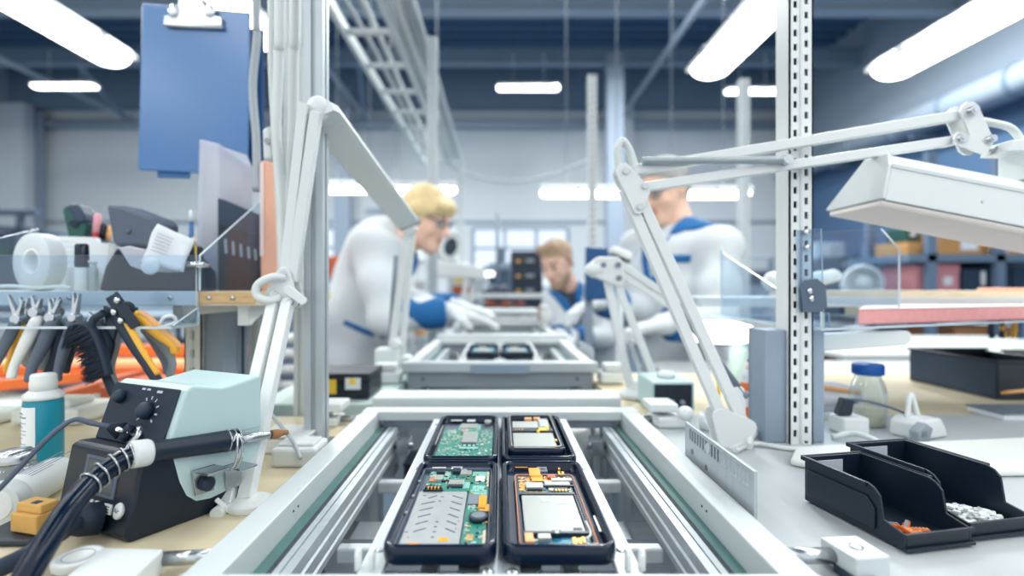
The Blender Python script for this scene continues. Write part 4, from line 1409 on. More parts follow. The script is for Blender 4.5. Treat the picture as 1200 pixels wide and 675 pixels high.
for k in range(3):
 x = -.058 + k * .0125
 bt = fplate('push_button', 'white_plastic', x, x + .0095, .0145, .0225, -.0005, .0022, t)
 mb = MB()
 if k == 0:
  mb.add([F(x + .0022, .0205, .0024), F(x + .0048, .0165, .0024), F(x + .0072, .0205, .0024)], [(0, 1, 2)])
 elif k == 1:
  mb.add([F(x + .0022, .0167, .0024), F(x + .0072, .0167, .0024), F(x + .0048, .0207, .0024)], [(0, 1, 2)])
 else:
  for j in range(3):
   mb.bar(F(x + .0045, .0165 + .002 * j, .0024), F(x + .008, .0165 + .002 * j, .0024), .0008, .0003, up=fl)
  mb.bar(F(x + .0015, .0185, .0024), F(x + .004, .0185, .0024), .001, .0003, up=fl)
 mb.build('button_mark', 'slot_dark', bt)
c = F(-.0135, .0195, -.0004)
rb = MB().lathe([(.0062, 0), (.0062, .002), (.0056, .0028), (.001, .003)], c, fl, n=28).build('round_button', 'white_plastic', t)
def text(body, size, loc, right, upd, m, parent, name='lettering'):
 """Lettering as real, flat mesh."""
 cu = bpy.data.curves.new('tmp', 'FONT')
 cu.body = body
 cu.size = size
 cu.align_x = 'CENTER'
 cu.align_y = 'CENTER'
 cu.extrude = size * .01
 cu.resolution_u = 2
 ob = bpy.data.objects.new('tmp', cu)
 me = bpy.data.meshes.new_from_object(ob)
 right, upd = V(right).normalized(), V(upd).normalized()
 nn = right.cross(upd)
 mb = MB()
 mb.add([V(loc) + right * v.co.x + upd * v.co.y + nn * v.co.z for v in me.vertices], [list(p.vertices) for p in me.polygons])
 bpy.data.objects.remove(ob)
 bpy.data.curves.remove(cu)
 return mb.build(name, m, parent)
rx = RS.to_3x3() @ V((1, 0, 0))
uu = (F(0, 1) - F(0, 0)).normalized()
text('Air', .0055, c + fl * .0033, rx, uu, 'slot_dark', rb)
# hose outlet low on the front
c = F(-.036, .0035, -.001)
dn = (fl + V((-.25, -.1, -.05))).normalized()
mb = MB().lathe([(.0125, 0), (.0125, .012), (.0105, .020), (.0105, .0205)], c + Z3 * .007, dn, n=24)
mb.build('hose_socket', 'black_rubber', t)
# holder brackets on the side
mb = MB()
for y, z, wy in ((.078, .034, .024), (.114, .030, .020)):
 mb.prism([(y - wy * .4, z - .012), (y + wy * .5, z - .012), (y + wy * .6, z + .010), (y - wy * .55, z + .010)], (.0025, 0, 0), (0, 1, 0), (0, 0, 1), .0025)
 mb.span((.0028, y - wy * .55, z + .008), (.024, y + wy * .6, z + .010))
mb.move(RS)
hb = mb.build('holder_bracket', 'steel', t, .0004)
mb = MB().lathe([(.0062, 0), (.0062, .006), (.004, .0075), (.001, .0076)], L(.005, .078, .031), RS.to_3x3() @ V((1, 0, 0)), n=20)
mb.build('thumb_knob', 'black_rubber', t)
mb = MB()
for q in (-.003, .003):
 mb.tube(catmull([L(.018, .096 + q, .040), L(.026, .094 + q, .044), L(.034, .092 + q, .054), L(.036, .091 + q, .066), L(.033, .091, .074), L(.030, .091 - q, .068)], 6), .0011, 8)
mb.build('wire_loop', 'chrome', t)
mb = MB()
for y in (.03, .09, .14):
 mb.span((-SW + .006, y - .006, -.0012), (-.006, y + .006, .0005))
mb.move(RS)
mb.build('rubber_foot', 'black_rubber', t)
# hot-air handle resting in the holder, with its hose
hA, hB = P(167, 531, .405), P(278, 515, .470)
t = thing('hot_air_gun', 'black hot-air gun handle lying across the station, with spring-wrapped hose', 'hot-air gun', hA)
d = (hB - hA).normalized()
ln = (hB - hA).length
MB().lathe([(.0084, 0), (.0088, .004), (.0084, .02), (.0088, ln * .55), (.0094, ln * .8), (.0094, ln - .008), (.0075, ln - .002), (.005, ln)], hA, d, n=28).build('handle', 'black_plastic', t)
MB().lathe([(.0092, -.003), (.0105, -.001), (.0105, .009), (.0098, .011)], hA - d * .006, d, n=28).build('collar', 'white_plastic', t)
mb = MB()
for q in (.86, .93, .98):
 mb.lathe([(.0097, 0), (.0102, .0006), (.0097, .0012)], hA + d * ln * q, d, n=24)
mb.build('clamp_ring', 'steel', t)
MB().lathe([(.0052, 0), (.0048, .02), (.0036, .030), (.0034, .034)], hB, d, n=20).build('nozzle', 'steel', t)
MB().lathe([(.0042, .0342), (.0044, .042), (.0028, .046), (.0024, .052)], hB, d, n=20).build('nozzle_tip', 'cardboard_dark', t)
hose = catmull([hA - d * .004, P(140, 541, .392), P(110, 563, .375), P(80, 597, .350), P(52, 640, .330), P(22, 690, .315), P(-10, 740, .300)], 14)
MB().tube(hose, .0078, 16).build('hose', 'black_gloss', t)
mb = MB()
spn = []
nturn = 4.6
for i in range(150):
 f = i / 149
 k = 2 + f * 30
 j = int(k); fr = k - j
 q = hose[j].lerp(hose[j + 1], fr)
 dd = (hose[j + 1] - hose[j]).normalized()
 u, w_ = perp(dd)
 a = 2 * PI * nturn * f
 spn.append(q + u * math.cos(a) * .0088 + w_ * math.sin(a) * .0088)
mb.tube(spn, .0007, 6)
mb.build('hose_spring', 'steel', t)
hs = catmull([F(-.036, .0035, .018) + Z3 * .006, P(70, 625, .375), P(36, 648, .36), P(-5, 668, .345), P(-60, 690, .33)], 10)
tag(MB().tube(hs, .0062, 14).build('air_tube', 'black_rubber'), 'black tube leaving the low socket of the soldering station to the left', 'tube')
# iron cable plugged into the knob panel
t = thing('plug_cable', 'thin dark cable with ribbed plug, plugged into the soldering station knob panel', 'cable', U(-.045, .006, .006))
q0 = c0 = U(-.036, .006, .008)
pts = catmull([P(128, 500, .432), P(108, 496, .425), P(86, 492, .420), P(60, 510, .41), P(30, 540, .40), P(0, 572, .39), P(-40, 610, .38)], 10)
MB().tube(pts, .0021, 10).build('cord', 'grey_plastic', t)
dp = (q0 - pts[0])
mb = MB()
for k in range(9):
 a = pts[0].lerp(q0, k / 9 * .6) if k else pts[0]
 r = .0035 + .0005 * k
 mb.cyl(a, a.lerp(q0, .05), r, n=16)
mb.cyl(pts[0], q0, .003, .006, n=16)
mb.cyl(pts[0].lerp(q0, .62), q0, .0068, .0072, n=18)
mb.build('ribbed_plug', 'black_rubber', t)
# cans, bottles and small things behind and beside the station ----------------
c = PZ(57, 556, ZB)
c = V(((51 - VX) / FPX * .56, .56, ZB))
k = .00092
t = thing('aerosol_can', 'teal aerosol can with white label and white cap behind the soldering station', 'spray can', c)
MB().lathe([(0.01640, 0), (0.01763, .003), (0.01763, .076), (0.01681, .079), (0.01738, .080)], c, n=36).build('can_body', 'teal_can', t)
MB().lathe([(0.01755, .0795), (0.01845, .081), (0.01820, .084), (0.01312, .0885), (0.01107, .089)], c, n=36).build('dome', 'lamp_white', t)
MB().lathe([(0.01214, .0885), (0.01214, .098), (0.01164, .099), (0.01164, .104), (0.01025, .1065), (0.00328, .107)], c, n=32).build('spray_cap', 'white_plastic', t)
mb = MB()
rg = []
for z in (0.00492, .073):
 rg.append([c + V((math.cos(a) * .0180, math.sin(a) * .0180, z)) for a in [math.radians(185 + 105 * q / 16) for q in range(17)]])
n = 17
mb.add(rg[0] + rg[1], [(i, i + 1, n + i + 1, n + i) for i in range(n - 1)], 0, True)
lb = mb.build('paper_label', 'paper', t)
mb = MB()
for j, z in enumerate((.066, .062, .056, .052, .048, .044, .040, .034, .030, .026, .018)):
 a0 = math.radians(200); a1 = math.radians(200 + (60 if j % 3 else 45))
 ps = [c + V((math.cos(a0 + (a1 - a0) * q / 8) * .0182, math.sin(a0 + (a1 - a0) * q / 8) * .0182, z)) for q in range(9)]
 mb.tube(ps, .0003 if j > 1 else .0007, 4)
mb.build('print_lines', 'ink', lb)
c = PZ(18, 583, ZB)
t = thing('glass_jar', 'small grey glass jar with rounded metal lid at the left edge, before the spray can', 'jar', c)
MB().lathe([(.018, 0), (.0205, .004), (.0205, .022), (.0165, .030), (.0135, .034), (.0135, .0385)], c, n=32).build('jar_body', 'glass_grey', t)
MB().lathe([(.0145, .034), (.0152, .036), (.0152, .042), (.012, .0455), (.003, .047)], c, n=32).build('lid', 'steel', t)
c2 = PZ(25, 595, ZB)
a, b = V((-.437, .424, ZB + .0155)), V((-.332, .52, ZB + .0155))
a = P(-6, 592, .43); b = P(75, 552, .52)
a.z = b.z = ZB + .0165
t = thing('plastic_tube', 'white lying plastic squeeze bottle with printed text, left of the soldering station', 'bottle', V((a.x, a.y, ZB)))
dd = (b - a).normalized()
lb_ = (b - a).length
MB().lathe([(.012, 0), (.0155, .004), (.0165, .010), (.0165, lb_ - .02), (.014, lb_ - .006), (.008, lb_)], a, dd, n=32).build('bottle_body', 'white_plastic', t)
MB().lathe([(.0168, .001), (.0172, .003), (.0172, .016), (.0168, .018)], a, dd, n=32).build('screw_cap', 'alu_pale', t)
mb = MB()
u, w_ = perp(dd)
for k in range(7):
 ang = math.radians(60 + 9 * k)
 off = (u * math.cos(ang) + w_ * math.sin(ang)) * .0166
 mb.bar(a + off + dd * .03, a + off + dd * (.06 + .02 * ((k * 7) % 3)), .0009, .0002)
mb.build('print_lines', 'ink', t)
t = thing('base_mat', 'flat black plastic base under the yellow block at the left edge', 'mat', PZ(20, 632, ZB))
q0, q1 = PZ(-40, 642, ZB), PZ(70, 612, ZB)
MB().span((q0.x, q0.y, ZB + .0002), (q1.x + .015, q1.y + .012, ZB + .0055)).build('base_plate', 'black_plastic', t, .002)
c = PZ(31, 625, ZB + .006)
t = thing('brass_block', 'yellow ochre block with a notch on the black base, lower left', 'block', c)
Rz = Matrix.Rotation(-.25, 3, 'Z')
MB().box(c + V((0, .008, .0075)), (.028, .018, .015), 0, Rz).build('lower_block', 'brass_sponge', t, .0012)
MB().box(c + V((.001, .009, .0185)), (.026, .014, .007), 0, Rz).build('upper_block', 'brass_sponge', t, .0012)
MB().box(c + V((.003, .006, .0214)), (.006, .005, .0022), 0, Rz).build('notch', 'slot_dark', t)
c = PZ(92, 668, ZB)
t = thing('flux_tin', 'small round white tin lying flat in front of the soldering station', 'tin', c)
MB().lathe([(.0135, 0), (.0142, .001), (.0142, .0045)], c, n=36).build('tin_body', 'steel', t)
MB().lathe([(.0150, .0045), (.0154, .006), (.0154, .0092), (.0146, .0105), (.012, .0106), (.0115, .0101), (.001, .0101)], c, n=36).build('lid', 'white_plastic', t)
mb = MB().tube([c + V((math.cos(a) * .0095, math.sin(a) * .0095, .0102)) for a in [2 * PI * q / 30 for q in range(30)]], .0003, 5, closed=True)
mb.build('lid_ring', 'grey_soft', t)
# clamp block in front
t = thing('rail_clamp', 'white machined clamp block beside the left rail in the lower left corner', 'clamp', PZ(128, 692, ZB), group='clamp blocks on the near conveyor')
pts = [PZ(70, 680, ZB + .017), PZ(150, 682, ZB + .017), PZ(192, 643, ZB + .017), PZ(122, 641, ZB + .017)]
o = V((0, 0, ZB + .0005))
mb = MB().prism([(q.x, q.y) for q in pts], o, (1, 0, 0), (0, 1, 0), .0165)
mb.build('block', 'white_plastic', t, .0015)
MB().cyl(PZ(190, 655, ZB + .009), (-.2012, .365, ZB + .009), .005, n=14).build('clamp_screw', 'steel', t)
# clamp and stop blocks further along the left and right rail
for (px, py, lab, sx) in ((381, 500, 'white clamp block at the far left end of the nearest conveyor section', -1), (772, 492, 'white clamp block at the far right end of the nearest conveyor section', 1)):
 c = PZ(px, py, ZB)
 x = c.x
 t = thing('rail_clamp', lab, 'clamp', (x, .745, ZB), group='clamp blocks on the near conveyor')
 MB().span((x - .018, .735, ZB + .0005), (x + .018, .775, ZB + .012)).build('block', 'white_plastic', t, .002)
 MB().span((x - .02 - sx * .006, .73, ZB + .0225), (x + .02 - sx * .006, .775, ZB + .034)).build('upper_block', 'white_plastic', t, .002)
 MB().cyl((x, .755, ZB + .010), (x, .755, ZB + .024), .006, n=14).build('clamp_screw', 'steel', t)
 MB().cyl((x - sx * .018, .755, ZB + .007), (sx * .201, .755, ZB + .007), .005, n=14).build('clamp_bolt', 'steel', t)
# white odds between lamp and post
c = PZ(344, 548, ZB)
t = thing('solder_block', 'white lidded block between the left lamp arm and the rail', 'block', c)
MB().box(c + V((0, .02, .011)), (.05, .045, .022)).build('block', 'white_plastic', t, .004)
MB().span(c + V((-.02, .005, .0222)), c + V((.02, .035, .025))).build('lid', 'white_plastic', t, .001)
tag(MB().tube(catmull([P(318, 486, .62), P(330, 500, .6), P(345, 520, .575), P(352, 538, .56)], 8), .0022, 8).build('grey_lead', 'cable_grey'), 'thin grey lead curving down beside the aluminium post on the left', 'cable')
c = PZ(322, 540, ZB)
t = thing('small_white_box', 'low white plastic box behind the lamp arm on the left bench', 'box', c)
MB().box(c + V((0, .045, .010)), (.06, .05, .02)).build('box_body', 'white_plastic', t, .004)
MB().box(c + V((0, .045, .0215)), (.062, .052, .003)).build('lid', 'white_plastic', t, .001)
tag(MB().box(PZ(300, 528, ZB) + V((0, .02, .0062)), (.05, .04, .012)).build('black_tray', 'black_plastic', None, .002), 'small flat black tray behind the white box on the left bench', 'tray')
# black toolbox
a, b = PZ(378, 468, ZB), PZ(441, 461, ZB)
t = thing('toolbox', 'low black toolbox with yellow and white labels standing in front of the woman', 'toolbox', V((a.x + .02, a.y, ZB)))
x0, x1, yy = a.x - .05, b.x, a.y + .0
MB().span((x0, yy, ZB + .0004), (x1, yy + .10, ZB + .030)).build('box_body', 'navy_black', t, .003)
MB().span((x0 - .001, yy - .001, ZB + .0305), (x1 + .001, yy + .101, ZB + .047)).build('lid', 'navy_black', t, .003)
MB().span((x0 + .06, yy - .0024, ZB + .010), (x0 + .075, yy - .0005, ZB + .036)).build('yellow_label', 'yellow_label', t)
wl = MB().span((x1 - .043, yy - .0024, ZB + .018), (x1 - .015, yy - .0011, ZB + .039)).build('white_label', 'paper', t, .001)
MB().span((x1 - .035, yy - .003, ZB + .027), (x1 - .024, yy - .0024, ZB + .038)).build('yellow_mark', 'yellow_label', wl)
# ------------------------------------------------------------------ left shelf
ZS = 1.1955
SF = .652
t = thing('shelf', 'long shelf at eye level on the left, aluminium front bar with bare wood end', 'shelf', (-.65, .8, ZS))
MB().span((-1.15, SF + .002, ZS - .018), (-.312, .95, ZS)).build('shelf_board', 'wood_pale', t)
MB().span((-1.15, SF - .004, ZS - .0175), (-.383, SF + .0015, ZS + .0005)).build('front_bar', 'alu_pale', t, .0008)
MB().span((-.3825, SF - .001, ZS - .0145), (-.312, SF + .0015, ZS - .001)).build('wood_edge', 'wood_edge', t)
for x in (-.62, -.545, -.417, -.37, -.34):
 MB().lathe([(.0032, 0), (.0028, .0012), (.0006, .0016)], (x, SF - (.004 if x < -.39 else .001), ZS - .008), (0, -1, 0), n=12).build('screw', 'steel', t)
for x in (-.43, -.345):
 mb = MB().prism([(SF + .02, ZS - .018), (.93, ZS - .018), (.93, ZS - .032), (SF + .06, ZS - .032), (SF + .03, ZS - .045), (SF + .02, ZS - .045)], (x, 0, 0), (0, 1, 0), (0, 0, 1), .014)
 mb.build('bracket', 'white_plastic', t, .001)
def sheet(mb, pts, nrm_t):
 """Clear sheet from corner points (planar), thickness vector nrm_t; faces slot 0, rim slot 1."""
 pts = [V(q) for q in pts]
 n = len(pts)
 vs = pts + [q + V(nrm_t) for q in pts]
 b = len(mb.v)
 mb.add(vs, [list(range(n))[::-1], list(range(n, 2 * n))], 0)
 for i in range(n):
  j = (i + 1) % n
  mb.f.append([b + i, b + j, b + n + j, b + n + i]); mb.m.append(1); mb.s.append(False)
 return mb
AC = ['acrylic', 'acrylic_edge']
t = thing('acrylic_tray', 'clear acrylic front and side walls standing on the left shelf', 'acrylic guard', (-.65, SF, ZS))
xr = (231 - VX) / FPX * (SF - .007)
zf = CZ - (299 - VY) / FPX * (SF - .007)
sheet(MB(), [(-1.1, SF - .010, ZS - .02), (xr, SF - .010, ZS - .02), (xr, SF - .010, zf), (-1.1, SF - .010, zf)], (0, .003, 0)).build('front_wall', AC, t)
sheet(MB(), [(xr, SF - .004, ZS + .001), (xr, .90, ZS + .001), (xr, .90, 1.378), (xr, .88, 1.378), (xr, SF - .004, zf)], (.003, 0, 0)).build('side_wall', AC, t)
xl = P(45, 270, .81).x
zt_ = P(45, 268, .81).z
sheet(MB(), [(xl, SF - .004, ZS + .001), (xl, .93, ZS + .001), (xl, .93, zt_), (xl, .81, zt_), (xl, SF - .004, zf)], (.003, 0, 0)).build('side_wall', AC, t)
MB().cyl((xr - .010, SF - .012, zf - .012), (xr + .012, SF - .012, zf - .012), .0035, n=14).cyl((xr + .006, SF - .014, zf - .012), (xr + .006, SF + .004, zf - .012), .004, n=12).build('corner_stud', 'chrome', t)
mb = MB()
for x in (-.452, -.40):
 mb.bar((x, .92, ZS + .001), (x, .92, 1.40), .005, .005)
mb.bar((-.54, .92, 1.395), (-.40, .92, 1.395), .005, .005)
mb.build('back_frame', 'acrylic_edge', t)
# tool rack below the shelf: clear strip with tools pushed through it
ZR = 1.152
t = thing('tool_rack', 'clear acrylic tool rack hanging below the left shelf, full of pliers', 'tool rack', (-.6, .63, ZR))
yr0, yr1 = .600, .648
xe = (200 - VX) / FPX * yr0
mb = MB()
sheet(mb, [(-1.1, yr0, ZR), (xe, yr0, ZR), (xr, yr1, ZR), (-1.1, yr1, ZR)], (0, 0, .003))
mb.build('rack_floor', AC, t)
sheet(MB(), [(xr, yr1 - .001, ZR + .004), (xr, yr1 - .001, ZS - .019), (-1.1, yr1 - .001, ZS - .019), (-1.1, yr1 - .001, ZR + .004)], (0, .003, 0)).build('rack_back', AC, t)
sheet(MB(), [(xe + .001, yr0, ZR + .004), (xr, yr1 - .003, ZR + .004), (xr, yr1 - .003, ZS - .02)], (.0025, 0, 0)).build('rack_end', AC, t)
tag(MB().tube(catmull([P(187, 380, .615), P(193, 372, .615), P(203, 371, .618), P(206, 377, .62), P(198, 381, .615), P(186, 384, .61)], 8), .0022, 10).build('cable_tie_loop', 'white_plastic'), 'small white loop lying at the right end of the clear tool rack', 'cable')
# ------------------------------------------------------------------ hand tools in the rack
def pliers(label, jx, jy, y, tips, hpaths, grip, r=.006, yoff=.006, jaw='steel', jl=None, name='pliers', cat='pliers', tip2=None, jaw_r=.006):
 """jx, jy: pivot pixel; tips: end pixels of the two jaws; hpaths: pixel paths of the two handles with their grip material."""
 pv = P(jx, jy, y)
 t = thing(name, label, cat, pv, group='hand tools in the clear rack')
 mb = MB()
 mb.cyl(pv + V((0, -.006, 0)), pv + V((0, .006, 0)), jaw_r, n=20)
 mb.build('pivot', jaw, t, .0006)
 for k, tp in enumerate(tips):
  q = P(tp[0], tp[1], y)
  d = q - pv
  s = d.cross(V((0, 1, 0))).normalized() * (1 if k else -1)
  mb = MB()
  w = jaw_r * .95
  rings = []
  for f, ww in ((-.1, .9), (.15, 1.0), (.45, .72), (.8, .4), (1.0, .16)):
   c = pv + d * f + s * (w * ww * .12)
   rings.append([c + s * w * ww * .55 + V((0, -.0042 * (1 - .5 * f), 0)), c + s * w * ww * .55 + V((0, .0042 * (1 - .5 * f), 0)), c - s * w * ww * .5 + V((0, .0042 * (1 - .5 * f), 0)), c - s * w * ww * .5 + V((0, -.0042 * (1 - .5 * f), 0))])
  mb.loft(rings, smooth=False)
  mb.build('jaw', jaw, t, .0005)
 for k, (path, g) in enumerate(zip(hpaths, grip)):
  yy = y + (yoff if k else -yoff * .4)
  pts = [pv.lerp(P(path[0][0], path[0][1], yy), .5)] + [P(a, b, yy + (.01 * i / len(path) * (1 if k else -1))) for i, (a, b) in enumerate(path)]
  pts = catmull(pts, 8)
  N = len(pts)
  rs = [r * (.62 + .38 * math.sin(PI * min(1, (i / N) * 1.25 + .12)) + .18 * (i / N)) for i in range(N)]
  rs[-1] = r * .55
  MB().tube(pts, rs, 14, flat=.8, up=(0, 1, 0)).build('handle', g if isinstance(g, str) else g[0], t)
  if not isinstance(g, str):                                # two-colour grip: a second shell along one side
   off = V((r * .75, -r * .2, r * .35))
   MB().tube([q + off for q in pts[1:-4]], [x * .55 for x in rs[1:-4]], 12, flat=.8, up=(0, 1, 0)).build('grip_inlay', g[1], t)
 return t
YT = .615
pliers('dark grey pliers, leftmost in the clear rack and cut by the picture edge', 22, 374, YT, ((10, 345), (28, 352)), (((17, 382), (6, 404), (-8, 432), (-18, 450)), ((24, 384), (20, 404), (12, 424), (8, 436))), ('grey_plastic', 'yellow_grip'), .0062)
pliers('pliers with pale grey handles in the clear rack, second from the left', 43, 366, YT, ((38, 346), (49, 350)), (((42, 378), (30, 402), (17, 428), (13, 444)), ((46, 382), (43, 404), (36, 420), (30, 428))), ('white_plastic', 'grey_soft'), .0072)
pliers('blackish-grey pliers in the clear rack, right of the pale grey pair', 62, 372, YT, ((58, 350), (72, 351)), (((60, 382), (50, 406), (38, 430), (34, 448)), ((66, 384), (68, 410), (60, 432), (54, 441))), ('grey_plastic', 'slot_dark'), .0078)
pliers('dark pliers with long slim upright jaws in the clear rack, left of the brush', 88, 372, YT, ((87, 343), (94, 344)), (((84, 384), (75, 410), (68, 434), (67, 447)), ((86, 386), (82, 410), (78, 428), (76, 436))), ('grey_plastic', 'black_rubber'), .0066, jaw_r=.005)
pliers('small dark cutters in the clear rack between the leftmost pliers and the pale grey pair', 30, 366, YT + .022, ((24, 348), (34, 349)), (((28, 380), (36, 396), (44, 410), (40, 424)), ((34, 378), (30, 398), (26, 414), (24, 424))), ('green_dark', 'grey_soft'), .0055)
pliers('grey-handled pliers hanging behind the dark ones in the clear rack', 66, 366, YT + .024, ((63, 349), (70, 348)), (((62, 384), (58, 408), (52, 424), (50, 434)), ((72, 384), (80, 404), (70, 426), (58, 436))), ('grey_soft', 'grey_soft'), .0062)
pliers('grey and black curved-handle cutters in the clear rack, right of the brush', 112, 376, YT, ((104, 366), (121, 366)), (((117, 384), (124, 402), (122, 432), (134, 464)), ((122, 382), (134, 400), (128, 436), (140, 466))), ('black_rubber', ('black_rubber', 'grey_soft')), .0068)
pliers('yellow and black wire strippers with long curved handles, rightmost in the clear rack', 146, 362, YT - .008, ((128, 350), (136, 342)), (((140, 372), (155, 400), (172, 428), (190, 454)), ((168, 374), (186, 390), (203, 404), (206, 414))), (('black_rubber', 'yellow_grip'), ('yellow_grip', 'orange_tan')), .0074, jaw='black_plastic', jaw_r=.009)
pliers('grey spring-loaded cutters hanging behind the yellow wire strippers', 160, 378, YT + .02, ((150, 362), (160, 360)), (((176, 388), (190, 402), (202, 424), (198, 442)), ((176, 392), (186, 408), (194, 426), (196, 438))), ('grey_soft', 'chip_grey'), .0062, jaw='black_plastic')
# body plates of the wire strippers
mb = MB()
y = YT - .014
poly = [(126, 350), (136, 344), (148, 356), (166, 380), (156, 386), (146, 374), (134, 362)]
pts = [P(a, b, y) for a, b in poly]
mb.prism([(q.x, q.z) for q in pts][::-1], (0, y, 0), (1, 0, 0), (0, 0, 1), .004)
poly = [(124, 358), (136, 362), (140, 380), (136, 398), (128, 384)]
pts = [P(a, b, y + .006) for a, b in poly]
mb.prism([(q.x, q.z) for q in pts][::-1], (0, y + .006, 0), (1, 0, 0), (0, 0, 1), .005)
strip = [o for o in COL.objects if o.get('label', '').startswith('yellow and black')][0]
mb.build('body_plate', 'black_plastic', strip, .0008)
mb = MB()
for a, b in ((137, 352), (133, 366), (141, 376)):
 q = P(a, b, y - .005)
 mb.lathe([(.004, 0), (.0034, .0016), (.0008, .002)], q, (0, -1, 0), n=14)
mb.build('rivet', 'chrome', strip)
# brush
yb_ = YT - .02
t = thing('brush', 'black antistatic brush with bristles hanging from the clear rack among the pliers', 'brush', P(106, 384, yb_))
mb = MB()
pts = catmull([P(84, 384, yb_), P(96, 380, yb_), P(108, 386, yb_), P(116, 402, yb_), P(122, 420, yb_), P(127, 440, yb_)], 10)
mb.tube(pts, .0043, 12, flat=1.5, up=(0, 1, 0))
mb.build('brush_back', 'black_rubber', t)
MB().tube(catmull([P(106, 386, yb_), P(110, 374, yb_), P(118, 369, yb_), P(122, 366, yb_)], 8), .0042, 12).build('handle', 'black_rubber', t)
r = random.Random(3)
mb = MB()
for i in range(2, len(pts) - 1):
 for row in range(4):
  for k in range(4):
   f = r.random()
   q = pts[i - 1].lerp(pts[i], f) + V((0, (row - 1.5) * .0042 + r.uniform(-.001, .001), 0))
   dr = V((-.95, r.uniform(-.12, .12), -.42 + r.uniform(-.1, .1))).normalized()
   if i < 14:
    dr = V((-.35, r.uniform(-.1, .1), -1 + r.uniform(-.1, .1))).normalized()
   ll = .022 + r.uniform(-.002, .004)
   mb.cyl(q, q + dr * ll + V((0, 0, r.uniform(-.003, 0))), .0006, .00035, n=4, cap=False)
o = mb.build('bristles', 'chip_black', t)
o['kind'] = 'stuff'
# ------------------------------------------------------------------ things standing on the left shelf
def outline_block(mb, pts, y, depth, mi=0):
 """A solid from a front outline given in photo pixels at depth y."""
 q = [P(a, b, y) for a, b in pts]
 pol = [(v.x, v.z) for v in q]
 area = sum(a[0] * b[1] - b[0] * a[1] for a, b in zip(pol, pol[1:] + pol[:1]))
 if area < 0:
  pol = pol[::-1]
 return mb.prism(pol, (0, y + depth, 0), (1, 0, 0), (0, 0, 1), depth, mi)
def onshelf(px, y, dz=0.0):
 return V(((px - VX) / FPX * y, y, ZS + dz))
SP = lambda y: VY + (CZ - ZS) * FPX / y                             # the shelf's pixel row at depth y
yh = .74
t = thing('desk_phone', 'dark grey desk device with sloping raised head on a black base, on the left shelf', 'device', onshelf(170, yh + .03))
b = SP(yh)
outline_block(MB(), [(114, b), (122, 312), (136, 289), (202, 287), (228, 318), (230, b)], yh, .06).build('base', 'navy_black', t, .005)
mb = outline_block(MB(), [(123, 238), (142, 240), (180, 254), (187, 262), (178, 291), (134, 289), (131, 284)], yh - .004, .05)
mb.build('raised_head', 'grey_plastic', t, .006)
q = P(150, 271, yh - .005)
MB().lathe([(.0042, 0), (.0036, .0008), (.0006, .001)], q, (0, -1, 0), n=18).build('round_key', 'slate_dark', t)
t = thing('black_holder', 'black upright plastic holder beside the sloping desk device on the shelf', 'holder', onshelf(214, yh - .02))
outline_block(MB(), [(196, SP(yh - .05)), (207, 288), (211, 285), (224, 287), (226, SP(yh - .05))], yh - .05, .03).build('holder_body', 'black_plastic', t, .003)
outline_block(MB(), [(206, 292), (210, 288), (221, 290), (221, 300), (205, 300)], yh - .0515, .002).build('front_lip', 'machine_dark', t)
# crumpled label sheet in a clear bag
yp = .675
t = thing('label_bag', 'clear bag with a printed white slip leaning on the desk device', 'bag', onshelf(190, yp))
mb = MB()
corner = [P(164, 306, yp), P(184, 262, yp + .012), P(227, 281, yp + .016), P(214, 319, yp)]
n = 8
vs = []
rr = random.Random(5)
for i in range(n + 1):
 for j in range(n + 1):
  a = corner[0].lerp(corner[3], i / n); c = corner[1].lerp(corner[2], i / n)
  vs.append(a.lerp(c, j / n) + V((0, .0022 * math.sin(i * 1.1 + j * .8) + .0006 * rr.random(), 0)))
fs = [(i * (n + 1) + j, (i + 1) * (n + 1) + j, (i + 1) * (n + 1) + j + 1, i * (n + 1) + j + 1) for i in range(n) for j in range(n)]
mb.add(vs, fs, 0, True)
sl = mb.build('printed_slip', 'paper', t)
s = sl.modifiers.new('thick', 'SOLIDIFY'); s.thickness = .0006
mb = MB()
for k in range(6):
 f = .35 + .09 * k
 a = corner[0].lerp(corner[1], f); c = corner[3].lerp(corner[2], f)
 mb.bar(a.lerp(c, .15) - V((0, .0035, 0)), a.lerp(c, .55 + .12 * ((k * 3) % 3)) - V((0, .0035, 0)), .0006, .0006)
mb.build('print_lines', 'ink', sl)
mb = MB()
outline_block(mb, [(138, 290), (150, 288), (186, 296), (212, 320), (170, 318), (152, 312)], yp + .014, .006)
mb.build('bag_film', 'sleeve', t, .002)
c = P(177, 312, yp - .009)
tag(MB().lathe([(.0112, 0), (.0112, .002), (.009, .0032), (.001, .0034)], c, (.1, -1, .15), n=28).build('white_button', 'paper'), 'round white sticker disc in front of the label slip on the left shelf', 'sticker')
# papers and boxes
t = thing('paper_stack', 'upright white printed sheets standing in a clear sleeve at the left of the shelf', 'papers', onshelf(85, .80))
mb = outline_block(MB(), [(44, SP(.80)), (42, 276), (110, 278), (112, 284), (127, 285), (122, SP(.80))], .80, .012)
ps = mb.build('front_sheet', 'paper', t)
mb = MB()
for k in range(7):
 a = P(50, 283 + 6 * k, .7995)
 mb.bar(a, P(84 + 9 * ((k * 5) % 3), 283 + 6 * k, .7995), .0008, .0004)
mb.build('print_lines', 'paper_shade', ps)
outline_block(MB(), [(76, SP(.775)), (77, 312), (100, 312), (101, SP(.775))], .775, .02).build('white_carton', 'white_plastic', t, .002)
yk = .70
t = thing('marker_pen', 'thick marker pen with black cap standing upright on the left shelf', 'pen', onshelf(96, yk))
c = onshelf(96, yk)
c.x = (96 - VX) / FPX * yk
MB().lathe([(.0075, 0), (.0080, .002), (.0080, .030), (.0072, .033)], c, n=24).build('barrel', 'white_plastic', t)
